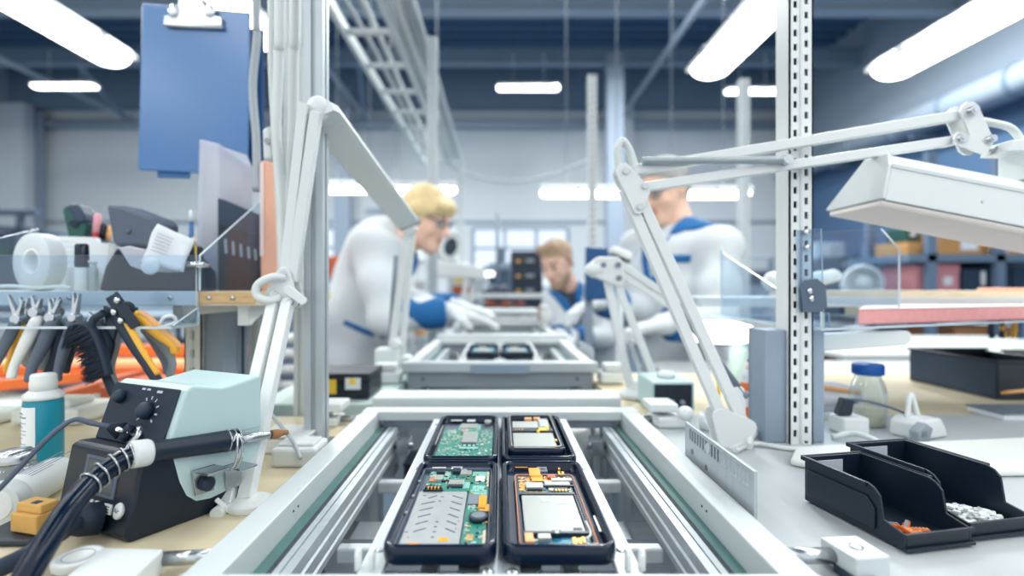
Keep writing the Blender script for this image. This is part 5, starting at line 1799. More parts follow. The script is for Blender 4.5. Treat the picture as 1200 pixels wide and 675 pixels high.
MB().lathe([(.0082, .033), (.0084, .034), (.0080, .062), (.0064, .065), (.001, .0652)], c, n=24).build('pen_cap', 'black_gloss', t)
t = thing('clear_vial', 'clear vial with a bright stopper beside the marker pen', 'vial', onshelf(107, yk))
c = onshelf(108, yk + .005)
MB().lathe([(.007, 0), (.007, .030), (.005, .034), (.005, .038)], c, n=24).build('vial_body', 'bottle_clear', t)
MB().lathe([(.0058, .0385), (.0058, .042), (.001, .0425)], c, n=20).build('stopper', 'white_plastic', t)
t = thing('tape_roll', 'large grey tape roll standing on edge at the left end of the shelf', 'tape roll', onshelf(38, .72))
c = P(36, 322, .72)
R_ = c.z - ZS
rr_ = .026
c.z = ZS + rr_ + .016
mb = MB().lathe([(.020, 0), (.0405, 0), (.041, .001), (.041, .021), (.0405, .022), (.020, .022), (.0195, .021), (.0195, .001), (.020, 0)], V((c.x, c.y, ZS + .0412)), (.35, 1, 0), n=40, cap=False)
mb.build('tape_winding', 'tape_blur', t)
MB().lathe([(.0165, .0), (.0194, .0), (.0194, .022), (.0165, .022), (.0165, 0)], V((c.x, c.y, ZS + .0412)), (.35, 1, 0), n=32, cap=False).build('core', 'paper', t)
tag(MB().tube(catmull([onshelf(-20, .69, .004), onshelf(10, .68, .007), onshelf(40, .675, .0045), onshelf(70, .672, .006), onshelf(84, .67, .004)], 8), .0026, 10).build('white_lead', 'cable_white'), 'white cord lying along the front of the left shelf', 'cable')
t = thing('green_tool', 'dark green and black tape gun standing behind the papers on the left shelf', 'tape gun', onshelf(92, .84))
mb = outline_block(MB(), [(72, 246), (76, 240), (88, 239), (97, 246), (101, 262), (98, 284), (100, SP(.84)), (80, SP(.84)), (80, 280), (76, 264)], .84, .03)
mb.build('tool_body', 'green_dark', t, .004)
outline_block(MB(), [(77, 243), (80, 238), (90, 239), (97, 250), (99, 260), (88, 262), (84, 252)], .835, .03).build('jaw', 'machine_dark', t, .004)
MB().cyl(P(86, 262, .8345), P(86, 262, .872), .006, n=16).build('pivot', 'chip_black', t)
t = thing('pen_cup', 'small black cup of pens behind the papers on the left shelf', 'pen cup', onshelf(114, .86))
c = onshelf(113, .86)
MB().lathe([(.020, 0), (.022, .004), (.0225, .085), (.0205, .085), (.019, .006), (.001, .006)], c, n=28, cap=False).build('cup_body', 'machine_dark', t)
for k, (px, py, m1, m2, lab) in enumerate(((115, 250, 'red', 'pink', 'red pen with pink end standing in the pen cup'), (122, 262, 'blue_board', 'navy_black', 'blue pen standing in the pen cup'), (127, 264, 'blue_board', 'orange_tan', 'blue and orange pen standing in the pen cup'))):
 y = .85 + .006 * k
 tp = P(px, py, y)
 bt = V((c.x - .006 + .006 * k, c.y - .004 + .005 * k, ZS + .012))
 d = (tp - bt)
 t = thing('pen', lab, 'pen', bt, group='pens in the pen cup')
 MB().cyl(bt, bt + d * .72, .005, n=14).build('barrel', m1, t)
 MB().lathe([(.0055, 0), (.0055, d.length * .24), (.003, d.length * .28)], bt + d * .72, d, n=14).build('pen_cap', m2, t)
for px, py, m1, m2, lab in ((224, 246, 'blue_board', 'paper', 'thin blue pen with a white tip standing near the plastic sleeve'), (227, 278, 'yellow_label', 'wood_pale', 'yellow pencil standing beside the plastic sleeve')):
 y = .78 if m1 == 'blue_board' else .70
 bt, tp = onshelf(px, y), P(px, py, y)
 t = thing('pencil', lab, 'pen', bt)
 MB().cyl(bt, bt.lerp(tp, .85), .0035, n=12).build('barrel', m1, t)
 MB().cyl(bt.lerp(tp, .85), tp, .004, .0022, n=12).build('tip', m2, t)
# plastic sleeve with sheets, black folder, orange foam
ys0 = .84
t = thing('plastic_sleeve', 'tall milky clear plastic sleeve full of sheets on the left shelf', 'sleeve', onshelf(262, ys0))
f0, f1 = onshelf(229, ys0), onshelf(254, ys0 - .004)
bx = [P(233, 163, ys0), P(257, 168, ys0 - .004), P(297, 198, ys0 + .03)]
zz = ZS + .001
vs = [V((f0.x, f0.y, zz)), V((f1.x, f1.y, zz)), V((P(297, 300, ys0 + .03).x, ys0 + .03, zz)), V((f0.x + .05, ys0 + .06, zz)), bx[0], bx[1], bx[2], V((bx[0].x + .05, ys0 + .06, bx[0].z - .01))]
MB().add(vs, [(0, 3, 2, 1), (4, 5, 6, 7), (0, 1, 5, 4), (1, 2, 6, 5), (2, 3, 7, 6), (3, 0, 4, 7)]).build('film', 'sleeve', t, .002)
for k in range(4):
 f = .15 + .22 * k
 a, b_ = vs[0].lerp(vs[1], f) + V((.002, .006, .001)), vs[3].lerp(vs[2], f) + V((-.006, -.012, .001))
 zt = vs[4].lerp(vs[5], f).z - .012 - .01 * k
 mb = MB()
 mb.add([a, b_, V((b_.x, b_.y, zt - .02)), V((a.x, a.y, zt))], [(0, 1, 2, 3)])
 o = mb.build('inner_sheet', 'paper', t)
 s = o.modifiers.new('thick', 'SOLIDIFY'); s.thickness = .0015
yd = .826
t = thing('black_folder', 'black antistatic folder with a slanted top edge standing on the shelf behind acrylic', 'folder', onshelf(284, yd))
outline_block(MB(), [(255, SP(yd)), (255, 232), (262, 234), (305, 252), (305, SP(yd))], yd, .008).build('back_cover', 'machine_dark', t, .001)
outline_block(MB(), [(257, SP(yd - .006)), (257, 262), (304, 276), (304, SP(yd - .006))], yd - .006, .005).build('front_cover', 'black_plastic', t, .001)
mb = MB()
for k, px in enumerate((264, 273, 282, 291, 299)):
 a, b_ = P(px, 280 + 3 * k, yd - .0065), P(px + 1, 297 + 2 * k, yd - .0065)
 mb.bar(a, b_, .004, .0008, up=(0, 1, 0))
mb.build('reflection_marks', 'paper_shade', t)  # pale marks drawn for reflections on the folder front
yo = .80
t = thing('orange_foam', 'upright pale orange foam block standing at the right end of the left shelf', 'foam block', onshelf(322, yo))
outline_block(MB(), [(305, SP(yo)), (304, 190), (308, 187), (332, 196), (338, 206), (338, SP(yo))], yo, .05).build('foam_body', 'foam_orange', t, .003)
outline_block(MB(), [(304.5, 300), (304.5, 192), (309, 188), (309, 300)], yo - .0015, .0012).build('pale_front_edge', 'foam_pink_pale', t)  # paler strip down the left front edge
# clipboards hanging from a rail
yc_ = .90
t = thing('hanging_rail', 'thin aluminium rail above the left shelf from which the clipboards hang', 'rail', V((-.45, .93, 1.76)))
MB().bar((-.95, .935, 1.745), (-.25, .935, 1.745), .018, .018).build('bar', 'alu', t, .001)
for x in (-.9, -.29):
 MB().span((x - .008, .927, 1.7545), (x + .008, .943, 2.3)).build('drop_rod', 'alu', t)
for x in (-.572, -.40):
 MB().tube(catmull([(x, .944, 1.757), (x, .924, 1.757), (x, .912, 1.74), (x, .905, 1.725)], 8), .0025, 8).build('hook', 'alu_pale', t)
t = thing('clipboard', 'large blue clipboard with metal clip hanging over the left shelf', 'clipboard', P(230, 205, yc_), group='clipboards hanging from the rail')
q = [P(a, b, yc_) for a, b in ((161, 199), (290, 206), (293, 14), (166, 3))]
mb = MB().prism([(v.x, v.z) for v in q], (0, yc_, 0), (1, 0, 0), (0, 0, 1), -.0045)
# rounded back board, slightly larger
mb.build('board', 'blue_board', t, .003, seg=3)
q2 = [P(a, b, yc_ + .006) for a, b in ((184, 200), (222, 202), (222, 209), (184, 208))]
MB().prism([(v.x, v.z) for v in q2], (0, yc_ + .006, 0), (1, 0, 0), (0, 0, 1), -.004).build('lower_tab', 'blue_board_edge', t, .001)
mb = MB()
y = yc_ - .001
outl = [(194, 31), (195, 21), (207, 19), (211, 6), (212, -16), (236, -16), (238, 2), (247, 18), (262, 22), (262, 32)]
q = [P(a, b, y) for a, b in outl]
mb.prism([(v.x, v.z) for v in q], (0, y, 0), (1, 0, 0), (0, 0, 1), .006)
mb.cyl(P(194, 29, y - .004), P(262, 32, y - .004), .0035, n=12)
cl = mb.build('clip', 'steel', t, .0012)
mb = MB()
for px in (203, 246):
 mb.ell(P(px, 13, y - .006), (.010, .005, .012), 14, 8)
mb.build('clip_spring', 'chrome', cl)
mb = MB().cyl(P(224, -14, y - .006), P(224, -14, y + .012), .006, n=14)
mb.build('hang_hole_rim', 'chip_grey', cl)
yc2 = .925
t = thing('clipboard', 'second blue board hanging mostly hidden behind the large blue clipboard', 'clipboard', P(290, 215, yc2), group='clipboards hanging from the rail')
q = [P(a, b, yc2) for a, b in ((262, 212), (309, 214), (309, 34), (262, 30))]
MB().prism([(v.x, v.z) for v in q], (0, yc2, 0), (1, 0, 0), (0, 0, 1), -.004).build('board', 'blue_dark', t, .002)
q = [P(a, b, yc2 - .002) for a, b in ((272, 36), (292, 37), (288, 16), (276, 16))]
MB().prism([(v.x, v.z) for v in q], (0, yc2 - .002, 0), (1, 0, 0), (0, 0, 1), .004).build('clip', 'steel', t, .001)
# cables hanging along the post
spec = [((300, 301, 296, 300, 301), .80, .006, 'cable_grey', 'grey cable hanging straight down beside the blue clipboard', -20, 224),
  ((318, 318, 322, 327, 330), .70, .0048, 'cable_white', 'outermost white cable of the bundle hanging by the post', -20, 330),
  ((328, 327, 324, 330, 333), .655, .0065, 'cable_white', 'thick white cable of the bundle hanging by the post', -20, 326),
  ((337, 338, 336, 333, 338), .71, .0052, 'alu_pale', 'pale grey cable in the middle of the bundle hanging by the post', -20, 322),
  ((346, 344, 343, 341, 343), .68, .007, 'cable_white', 'broad white cable of the bundle, next to the post', -20, 330),
  ((353, 354, 352, 349, 348), .72, .0055, 'cable_white', 'white cable tucked against the aluminium post', -20, 320),
  ((322, 330, 337, 346, 352), .74, .0045, 'cable_grey', 'thin grey cable crossing behind the white bundle by the post', -20, 300)]
for xs, y, r, m, lab, py0, py1 in spec:
 pts = [P(x, py0 + (py1 - py0) * k / 4, y + .008 * math.sin(k + r * 900)) for k, x in enumerate(xs)]
 top = V((pts[0].x, pts[0].y, 2.25))
 tag(MB().tube(catmull([top] + pts, 10), r, 12).build('hanging_cable', m), lab, 'cable', 'cables hanging beside the left post')
t = thing('cable_clip', 'small white plastic clip block on the hanging cables beside the second clipboard', 'clip', P(313, 160, .76))
outline_block(MB(), [(307, 151), (316, 147), (318, 186), (308, 187)], .70, .02).build('clip_body', 'white_plastic', t, .003)
MB().cyl(P(313, 165, .699), P(313, 165, .696), .004, n=12).build('screw', 'steel', t)
# ------------------------------------------------------------------ orange frame line behind the left bench
yo = 1.36
t = thing('orange_stand', 'orange steel roller stand with a tan board, behind the left bench', 'stand', V((-1.05, 1.6, 0)))
for z, y in ((CZ - (408 - VY) / FPX * 1.66, 1.66), (CZ - (432 - VY) / FPX * 1.5, 1.5)):
 MB().bar((-2.0, y, z), (-.80, y, z - .01), .05, .035).build('long_beam', 'orange', t, .004)
z = CZ - (420 - VY) / FPX * 1.58
MB().span((-2.0, 1.53, z - .03), (-.80, 1.63, z - .005)).build('tan_board', 'orange_tan', t, .003)
MB().bar((-1.2, 1.48, .945), (-1.62, 1.34, .915), .04, .03).build('cross_beam', 'orange', t, .003)
MB().bar((-1.03, 1.48, .95), (-1.20, 1.30, .90), .04, .03).build('cross_beam', 'orange_deep', t, .003)
MB().span((-1.02, 1.30, .86), (-.70, 1.47, .952)).build('lower_tray', 'orange_deep', t, .006)
MB().span((-2.0, 1.31, .86), (-1.04, 1.47, .90)).build('roller_bed', 'bench_teal', t, .006)
for x in (-1.95, -.84):
 for y in (1.36, 1.64):
  MB().span((x - .025, y - .025, 0), (x + .025, y + .025, .86 if y < 1.5 else .96)).build('leg', 'orange', t)
c = V((-.80, 1.40, .9525))
tag(MB().lathe([(.05, 0), (.06, .005), (.06, .012), (.02, .018), (.004, .019)], c, n=28).build('round_cover', 'white_plastic'), 'white round cover lying on the orange tray behind the curved cutters', 'lid')
tag(MB().box(V((-.66, .78, ZB + .013)), (.10, .08, .024)).box(V((-.66, .77, ZB + .03)), (.07, .05, .012)).build('white_packet', 'white_foam', None, .006), 'white foam packet lying behind the spray can on the left bench', 'packet')
tag(MB().box(V((-.80, .74, ZB + .009)), (.14, .10, .016)).build('white_packet', 'white_foam', None, .006), 'flat white packet lying at the left end of the cream workbench', 'packet')
# ------------------------------------------------------------------ right bench
bench('grey workbench right of the conveyor, with the black bins and perforated upright', .203, 1.6, .30, .81, ZB, ('bench_grey', 'alu'))
bench('cream workbench behind the grey one on the right, holding the bottles and the power unit', .203, 1.9, .813, 1.22, ZB - .002, ('bench_cream', 'alu'))
# perforated end plate standing on the rail
t = thing('perforated_plate', 'upright perforated aluminium plate standing along the right rail of the nearest section', 'plate', (.204, .55, ZB))
q0, q1 = PX(888, 560, .2075), PX(806, 505, .2075)
ya, yb_ = q0.y, q1.y
zt0 = 1.0525
mb = MB()
x = .2045
zs = [ZB + .001, zt0 - .016, zt0 - .004, zt0]
mb.span((x, ya, zs[0]), (x + .0028, yb_, zs[1])).span((x, ya, zs[2]), (x + .0028, yb_, zs[3] - .0004))
n = 19
pitch = (yb_ - ya - .02) / n
mb.span((x, ya, zs[1]), (x + .0028, ya + .010, zs[2]))
for k in range(n):
 y0 = ya + .010 + pitch * k
 wide = .42 if k != 11 else 1.0
 mb.span((x, y0 + pitch * (1 - wide), zs[1]), (x + .0028, y0 + pitch, zs[2]))
mb.span((x, yb_ - .010, zs[1]), (x + .0028, yb_, zs[2]))
pp = mb.build('sheet', 'alu', t)
for y, z in ((ya + (yb_ - ya) * .62, ZB + .022), (ya + (yb_ - ya) * .86, ZB + .026)):
 MB().cyl((x - .0008, y, z), (x, y, z), .0028, n=12).build('screw', 'alu_dark', t)
yk = ya + .010 + pitch * 11.5
MB().cyl((x - .001, yk, zt0 - .010), (x, yk, zt0 - .010), .005, n=18).build('round_boss', 'alu_pale', t)
MB().span((x + .0030, ya + (yb_ - ya) * .42, zs[1] - .001), (x + .0042, yb_ - .004, zs[2] + .001)).build('slot_shade', 'slot_dark', t)  # dark strip added behind the far slots to imitate their shade
MB().span((.2006, ya + .02, ZB + .0005), (x - .0002, yb_ - .02, ZB + .012)).build('foot_strip', 'alu', t)
# clamp block on the right in front
t = thing('rail_clamp', 'machined aluminium clamp block beside the right rail in the lower right', 'clamp', PZ(1000, 668, ZB), group='clamp blocks on the near conveyor')
zt = ZB + .0185
pts = [PZ(1004, 655, zt), PZ(1044, 652, zt), PZ(1004, 627, zt), PZ(961, 629, zt)]
MB().prism([(q.x, q.y) for q in pts], (0, 0, ZB + .002), (1, 0, 0), (0, 1, 0), zt - ZB - .002).build('block', 'alu_pale', t, .0012)
c = PZ(1003, 641, zt)
MB().lathe([(.0045, 0), (.0045, .0008), (.003, .0012), (.0008, .0008)], c, n=16).build('screw', 'steel', t)
MB().cyl((.2012, pts[3].y - .01, ZB + .010), (pts[3].x + .004, pts[3].y - .01, ZB + .010), .0055, n=14).build('clamp_bolt', 'steel', t)
mb = MB().span((pts[0].x - .004, pts[0].y - .004, ZB + .0006), (pts[1].x - .012, pts[0].y + .018, ZB + .006))
mb.build('foot', 'black_rubber', t)
# open-front bins
def bin_mesh(t, L_, W_, H, front_h, th=.0022):
 """Local: x right along the front lip, y back, z up."""
 cut = L_ * .20
 side = [(0, .0), (L_, .0), (L_, H), (cut + .012, H), (cut + .006, H - .002), (cut + .001, H - .007), (cut - .002, front_h + .004), (0, front_h)]
 mb = MB()
 for x in (0, W_ - th):
  mb.prism(side, (x, 0, 0), (0, 1, 0), (0, 0, 1), th)
 mb.span((th, 0, 0), (W_ - th, L_, th)).span((th, L_ - th, th), (W_ - th, L_, H))
 mb.span((th, 0, th), (W_ - th, th, front_h))
 mb.build('bin_body', 'navy_black', t, .0006, world=False)
 mb = MB()
 for x in (-.0026, W_ - th + .0022):
  mb.span((x, cut + .012, H - .0035), (x + .0026, L_, H + .0008))
 mb.span((-.0026, L_ - .0002, H - .0035), (W_ + .0026, L_ + .0024, H + .0008))
 mb.span((-.001, -.0022, front_h - .002), (W_ + .001, .0004, front_h + .001)).span((-.001, -.0028, .0), (W_ + .001, .0, .0028))
 mb.build('rim', 'navy_black', t, .0006, world=False)
 for s, x in ((-1, 0), (1, W_)):
  mb = MB().prism([(cut + .004, .006), (L_ - .004, .006), (L_ - .004, H - .010), (cut + .012, H - .010), (cut + .004, H - .018)], (x + (0 if s > 0 else -.0022), 0, 0), (0, 1, 0), (0, 0, 1), .0022)
  mb.build('side_panel', 'navy_black', t, .0012, world=False)
 MB().span((W_ * .18, L_ - th - .0012, H * .30), (W_ * .62, L_ - th - .0002, H - .004)).build('label_card', 'paper_shade', t, .0004, world=False)
 mb = MB()
 for x in (.004, W_ - .010):
  for y in (.008, L_ - .014):
   mb.span((x, y, -.0015), (x + .006, y + .006, 0))
 mb.build('foot', 'navy_black', t, world=False)
a, b = PZ(1060, 646, ZB + .002), PZ(1147, 640, ZB + .002)
back = PZ(957, 598, ZB + .002)
ex = (b - a); W_ = .0625
ang = math.atan2(ex.y, ex.x)
ang = math.radians(11)
L_ = .097
t1 = thing('parts_bin', 'open black parts bin with small orange parts in front on the right bench', 'bin', (a.x, a.y, ZB + .0016), ang, 'black open-front bins in front')
bin_mesh(t1, L_, W_, .0405, .0125)
M1 = Matrix.Translation((a.x, a.y, ZB + .0016)) @ Matrix.Rotation(ang, 4, 'Z')
o2 = M1 @ V((W_ + .0055, .006, 0))
t2 = thing('parts_bin', 'open black parts bin with white pellets, cut by the right picture edge', 'bin', o2, ang, 'black open-front bins in front')
bin_mesh(t2, L_ + .012, W_ + .004, .0435, .0125)
M2 = Matrix.Translation(o2) @ Matrix.Rotation(ang, 4, 'Z')
rr = random.Random(12)
for k, (x, y, z, a_, e) in enumerate(((.012, .016, .004, .3, 0), (.020, .022, .004, -.5, 0), (.027, .014, .004, .1, .05), (.018, .013, .0078, 1.2, .1), (.024, .019, .0085, .6, -.1), (.030, .023, .004, 1.0, 0), (.014, .024, .0078, -.2, .1), (.036, .018, .004, -.3, 0))):
 R_ = Matrix.Rotation(a_, 4, 'Z') @ Matrix.Rotation(e, 4, 'Y')
 mm = M1 @ Matrix.Translation((x, y, z)) @ R_
 loc = mm.translation
 t = thing('orange_connector', 'orange plastic connector lying in the near black bin', 'connector', loc, group='orange connectors in the near bin')
 mb = MB().box((0, 0, 0), (.014, .0034, .0030)).move(mm)
 mb.build('housing', 'orange', t, .0004)
 mb = MB()
 for j in range(5):
  mb.box((-.0052 + .0026 * j, 0, .0019), (.0011, .0026, .0010))
 mb.move(mm)
 mb.build('pins', 'grey_soft' if k in (4, 6) else 'orange_tan', t)
mb = MB()
for k in range(150):
 f = rr.random()
 x, y = .006 + .054 * rr.random(), .007 + .034 * rr.random()
 h = .013 * max(0, 1 - abs(x - .030) / .034) * max(0.15, 1 - abs(y - .022) / .03)
 z = .0035 + h * rr.random()
 R_ = Matrix.Rotation(rr.uniform(0, 6.3), 3, 'Z') @ Matrix.Rotation(rr.uniform(-.7, .7), 3, 'X')
 mb.box((x, y, z), (.0048, .0032, .0024), 0, R_)
mb.move(M2)
o = mb.build('white_pellets', 'white_plastic', None, .0004)
tag(o, 'heap of small white plastic pellets in the right-hand black bin', 'pellets')
o['kind'] = 'stuff'
# white foam sheet lying across
t = thing('foam_sheet', 'long white foam sheet lying across the right bench behind the black bins', 'foam sheet', PZ(1050, 545, ZB))
pts = [PZ(926, 545, ZB + .001), PZ(1000, 562, ZB + .001), PZ(1215, 558, ZB + .001), PZ(1300, 556, ZB), PZ(1300, 514, ZB), PZ(1205, 519, ZB), PZ(1020, 527, ZB), PZ(932, 532, ZB)]
MB().prism([(q.x, q.y) for q in pts], (0, 0, ZB + .0006), (1, 0, 0), (0, 1, 0), .0075).build('sheet_body', 'white_foam', t, .003, seg=3)
# power adapters, plug, cords
c = PZ(1088, 515, ZB)
t = thing('power_adapter', 'white plug-in adapter with a grey face and a folded cord loop, behind the foam sheet', 'adapter', c, .35)
mb = MB().prism([(0, 0), (.058, 0), (.054, .012), (.044, .026), (.010, .026), (0, .02)], (-.022, .035, .0006), (1, 0, 0), (0, 0, 1), .038)
mb.build('adapter_body', 'white_plastic', t, .003, world=False)
mb = MB().prism([(-.016, 0), (.004, 0), (.012, .018), (-.002, .026), (-.018, .016)], (-.022, .0, .0006), (1, 0, 0), (0, 0, 1), .012)
mb.build('plug_face', 'grey_soft', t, .002, world=False)
mb = MB().span((-.034, -.0125, .009), (-.024, -.0119, .017))
mb.build('socket_mark', 'alu_dark', t, world=False)
mb = MB().tube(catmull([(-.010, .02, .025), (-.006, .02, .048), (-.001, .02, .056), (.004, .02, .046), (.012, .02, .026)], 8), .0032, 10)
mb.build('cord_loop', 'white_plastic', t, world=False)
c = PZ(1006, 512, ZB)
t = thing('white_charger', 'small white charger cube with a black plug on top, left of the blue-capped bottle', 'charger', c)
MB().box(c + V((0, .02, .0125)), (.036, .034, .024)).build('cube_body', 'white_plastic', t, .003)
mb = MB().prism([(-.012, 0), (.006, 0), (.010, .022), (-.004, .024)], c + V((-.006, .026, .0252)), (1, 0, 0), (0, 0, 1), .014)
mb.build('black_plug', 'black_plastic', t, .002)
s = c + V((.004, .019, .043))
pts = catmull([s, s + V((.012, .0, .002)), s + V((.04, -.005, -.004)), s + V((.066, -.01, -.014)), s + V((.082, -.014, -.030)), s + V((.086, -.016, -.040))], 8)
MB().tube(pts, .0017, 8).cyl(pts[0], pts[6], .0042, .0028, n=14).build('cord', 'grey_plastic', t)
mb = MB()
tag(MB().tube(catmull([PZ(975, 512, ZB + .004), PZ(1000, 508, ZB + .010), PZ(1024, 515, ZB + .012), PZ(1040, 528, ZB + .008)], 10), .0034, 10).build('white_lead', 'cable_white'), 'white cord arching beside the perforated upright, in front of the charger cube', 'cable')
tag(MB().tube(catmull([PZ(862, 528, ZB + .004), PZ(885, 520, ZB + .0035), PZ(930, 526, ZB + .0035), PZ(985, 524, ZB + .0035), PZ(1030, 530, ZB + .009)], 10), .003, 10).build('white_lead', 'cable_white'), 'white cord lying across the bench in front of the perforated upright', 'cable')
tag(MB().tube(catmull([PZ(878, 524, ZB + .004), P(880, 512, .66), P(890, 503, .69), P(897, 500, .72), (.40, .78, ZB + .004)], 10), .0042, 10).build('white_lead', 'cable_white'), 'thick white cord rising between the lamp foot and the perforated upright', 'cable')
# bottle with the blue cap
c = PZ(1017, 502, ZB)
c.y += .02; c.x = (1017 - VX) / FPX * c.y
t = thing('lab_bottle', 'clear round bottle with a bright blue screw cap on the right bench', 'bottle', c)
MB().lathe([(.020, 0), (.0235, .003), (.0235, .048), (.020, .062), (.0165, .069), (.0165, .073)], c, n=36).build('bottle_body', 'bottle_clear', t)
MB().lathe([(.0205, .0015), (.0212, .003), (.0212, .026), (.001, .026)], c, n=32).build('liquid', 'wood_pale', t)
mb = MB()
for k in range(36):
 a = 2 * PI * k / 36
 mb.box(c + V((math.cos(a) * .0196, math.sin(a) * .0196, .081)), (.0012, .0012, .013), 0, Matrix.Rotation(a, 3, 'Z'))
mb.lathe([(.0175, .0735), (.0192, .075), (.0192, .088), (.018, .0892), (.001, .0893)], c, n=36)
mb.build('screw_cap', 'blue_cap', t)
c = PZ(978, 500, ZB)
t = thing('cable_box', 'grey box behind the white cords beside the perforated upright', 'box', c)
MB().box(c + V((.012, .055, .006)), (.09, .04, .012)).build('box_body', 'alu_pale', t, .002)
MB().box(c + V((.012, .055, .0131)), (.085, .035, .002)).build('lid', 'grey_soft', t, .001)
c = PZ(995, 487, ZB)
t = thing('orange_bag', 'clear bag with an orange edge lying behind the charger cube', 'bag', c)
mb = MB().ell(c + V((.0, .05, .022)), (.05, .04, .021), 20, 10)
mb.build('bag_film', 'sleeve', t)
MB().tube(catmull([c + V((-.03, .02, .040)), c + V((0, .012, .037)), c + V((.03, .02, .032))], 8), .004, 8).build('orange_edge', 'orange_tan', t)
# power unit with dark front, near the glowing lamp
c0, c1 = PZ(766, 487, ZB), PZ(818, 494, ZB)
yu = .82
t = thing('power_unit', 'small pale teal power unit with a dark front and a white knob on top', 'power unit', P(800, 480, yu))
x0, x1 = (765 - VX) / FPX * yu, (806 - VX) / FPX * yu
MB().span((x0, yu, ZB), (x1 + .012, yu + .095, ZB + .050)).build('unit_body', 'teal_pale', t, .004)
MB().span((x0 + .002, yu - .003, ZB + .006), (x1 + .006, yu - .0002, ZB + .046)).build('front_panel', 'navy_black', t, .001)
mb = MB()
for k in range(3):
 mb.cyl((x0 + .014 + .016 * k, yu - .0032, ZB + .018), (x0 + .014 + .016 * k, yu - .007, ZB + .018), .004, n=14)
mb.build('terminal', 'grey_soft', t)
MB().lathe([(.0, .0), (.014, 0), (.016, .004), (.013, .009), (.002, .010)], (x0 + .034, yu + .04, ZB + .0502), n=24).build('knob', 'white_plastic', t)
t = thing('white_cup', 'low white cup in front of the power unit beside the lamp foot', 'cup', PZ(832, 503, ZB))
c = PZ(832, 503, ZB)
MB().lathe([(.010, 0), (.014, .002), (.015, .022), (.0135, .022), (.0125, .004), (.001, .004)], c, n=28, cap=False).build('cup_body', 'white_plastic', t)
t = thing('solder_dispenser', 'small white block with rounded nose between the right rail and the power unit', 'block', PZ(800, 500, ZB))
c = PZ(795, 505, ZB)
MB().box(c + V((0, .03, .008)), (.05, .04, .016)).build('block', 'white_plastic', t, .004)
MB().ell(c + V((.014, .012, .022)), (.012, .012, .010)).build('nose', 'lamp_white', t)
def squeeze_bottle(px, pyb, y, r, h, label, bands, capm='navy_black', body='white_plastic', name='spray_bottle', nozzle=True):
 c = V(((px - VX) / FPX * y, y, ZB))
 t = thing(name, label, 'bottle', c, group='bottles by the perforated upright')
 MB().lathe([(r * .92, 0), (r, .003), (r, h * .68), (r * .9, h * .74), (r * .5, h * .80), (r * .42, h * .84)], c, n=32).build('bottle_body', body, t)
 MB().lathe([(r * .5, h * .80), (r * .5, h * .90), (r * .36, h * .92)], c, n=24).build('neck_ring', 'foam_pink_pale' if bands else 'teal_pale', t)
 if nozzle:
  MB().lathe([(r * .30, h * .915), (r * .22, h * .97), (r * .10, h * 1.0)], c, n=16).build('nozzle', capm, t)
 for z0, z1, m in bands:
  MB().lathe([(r * 1.004, h * z0), (r * 1.012, h * z0 + .001), (r * 1.012, h * z1 - .001), (r * 1.004, h * z1)], c, n=32, cap=False).build('label_band', m, t)
 return t
squeeze_bottle(879, 505, .78, .0135, .095, 'slim white bottle with orange and red bands and a black nozzle, behind the lamp strut', ((.06, .22, 'orange'), (.47, .60, 'orange')))
squeeze_bottle(893, 505, .84, .013, .100, 'slim white bottle with a black nozzle, partly behind the perforated upright', (), body='white_foam')
c = V(((868 - VX) / FPX * 1.03, 1.03, ZB - .002))
t = thing('wash_bottle', 'larger translucent wash bottle with square shoulders under the glowing shade', 'bottle', c)
MB().lathe([(.020, 0), (.0225, .003), (.0225, .078), (.020, .084), (.010, .088), (.010, .094)], c, n=32).build('bottle_body', 'teal_pale', t)
MB().lathe([(.011, .0945), (.011, .103), (.0085, .106), (.004, .107), (.003, .12), (.001, .121)], c, n=24).build('cap', 'teal_pale', t)
t = thing('pen_stand', 'dark pen standing upright between the lamp bars on the right bench', 'pen', P(842, 480, .86))
c = V(((842 - VX) / FPX * .86, .86, ZB - .002))
MB().cyl(c, c + V((0, 0, .05)), .0035, n=12).build('barrel', 'yellow_label', t)
MB().cyl(c + V((0, 0, .0502)), c + V((0, 0, .062)), .004, n=12).build('pen_cap', 'chip_black', t)
# long black trays on the cream bench, notebook
for k, (x0, x1, y0, lab) in enumerate(((.895, 1.06, .92, 'long dark tray with a see-through grey side on the cream bench, left of its pair'), (1.07, 1.30, .89, 'long black tray on the cream bench, cut by the right picture edge'))):
 y1 = y0 + .20
 t = thing('long_tray', lab, 'tray', ((x0 + x1) / 2, y0, ZB - .002), group='long dark trays on the cream bench')
 z0 = ZB - .0015
 mb = MB()
 for (a, b, c_, d) in ((x0, x1, y0, y0 + .004), (x0, x1, y1 - .004, y1), (x1 - .004, x1, y0 + .004, y1 - .004)):
  mb.span((a, c_, z0), (b, d, z0 + .066))
 mb.span((x0, y0, z0), (x1, y1, z0 + .004))
 mb.build('tray_body', 'navy_black', t, .002)
 MB().span((x0, y0 + .004, z0 + .0045), (x0 + .004, y1 - .004, z0 + .066)).build('side_wall', 'machine_dark' if k == 0 else 'navy_black', t)
 MB().span((x0 - .003, y0 - .003, z0 + .0662), (x1 + .003, y0 + .007, z0 + .071)).span((x0 - .003, y1 - .007, z0 + .0662), (x1 + .003, y1 + .003, z0 + .071)).span((x0 - .003, y0 + .007, z0 + .0662), (x0 + .006, y1 - .007, z0 + .071)).build('rim', 'navy_black', t, .001)
t = thing('clip_tool', 'thin orange rod resting on the rim of the right long black tray', 'rod', P(1190, 455, .87))
MB().cyl(P(1178, 460, .87), P(1230, 455, .88), .003, n=10).build('shaft', 'orange_tan', t)
MB().cyl(P(1174, 460.5, .87), P(1178, 460, .87), .0022, n=10).build('tip', 'gold', t)
c = PZ(1200, 493, ZB)
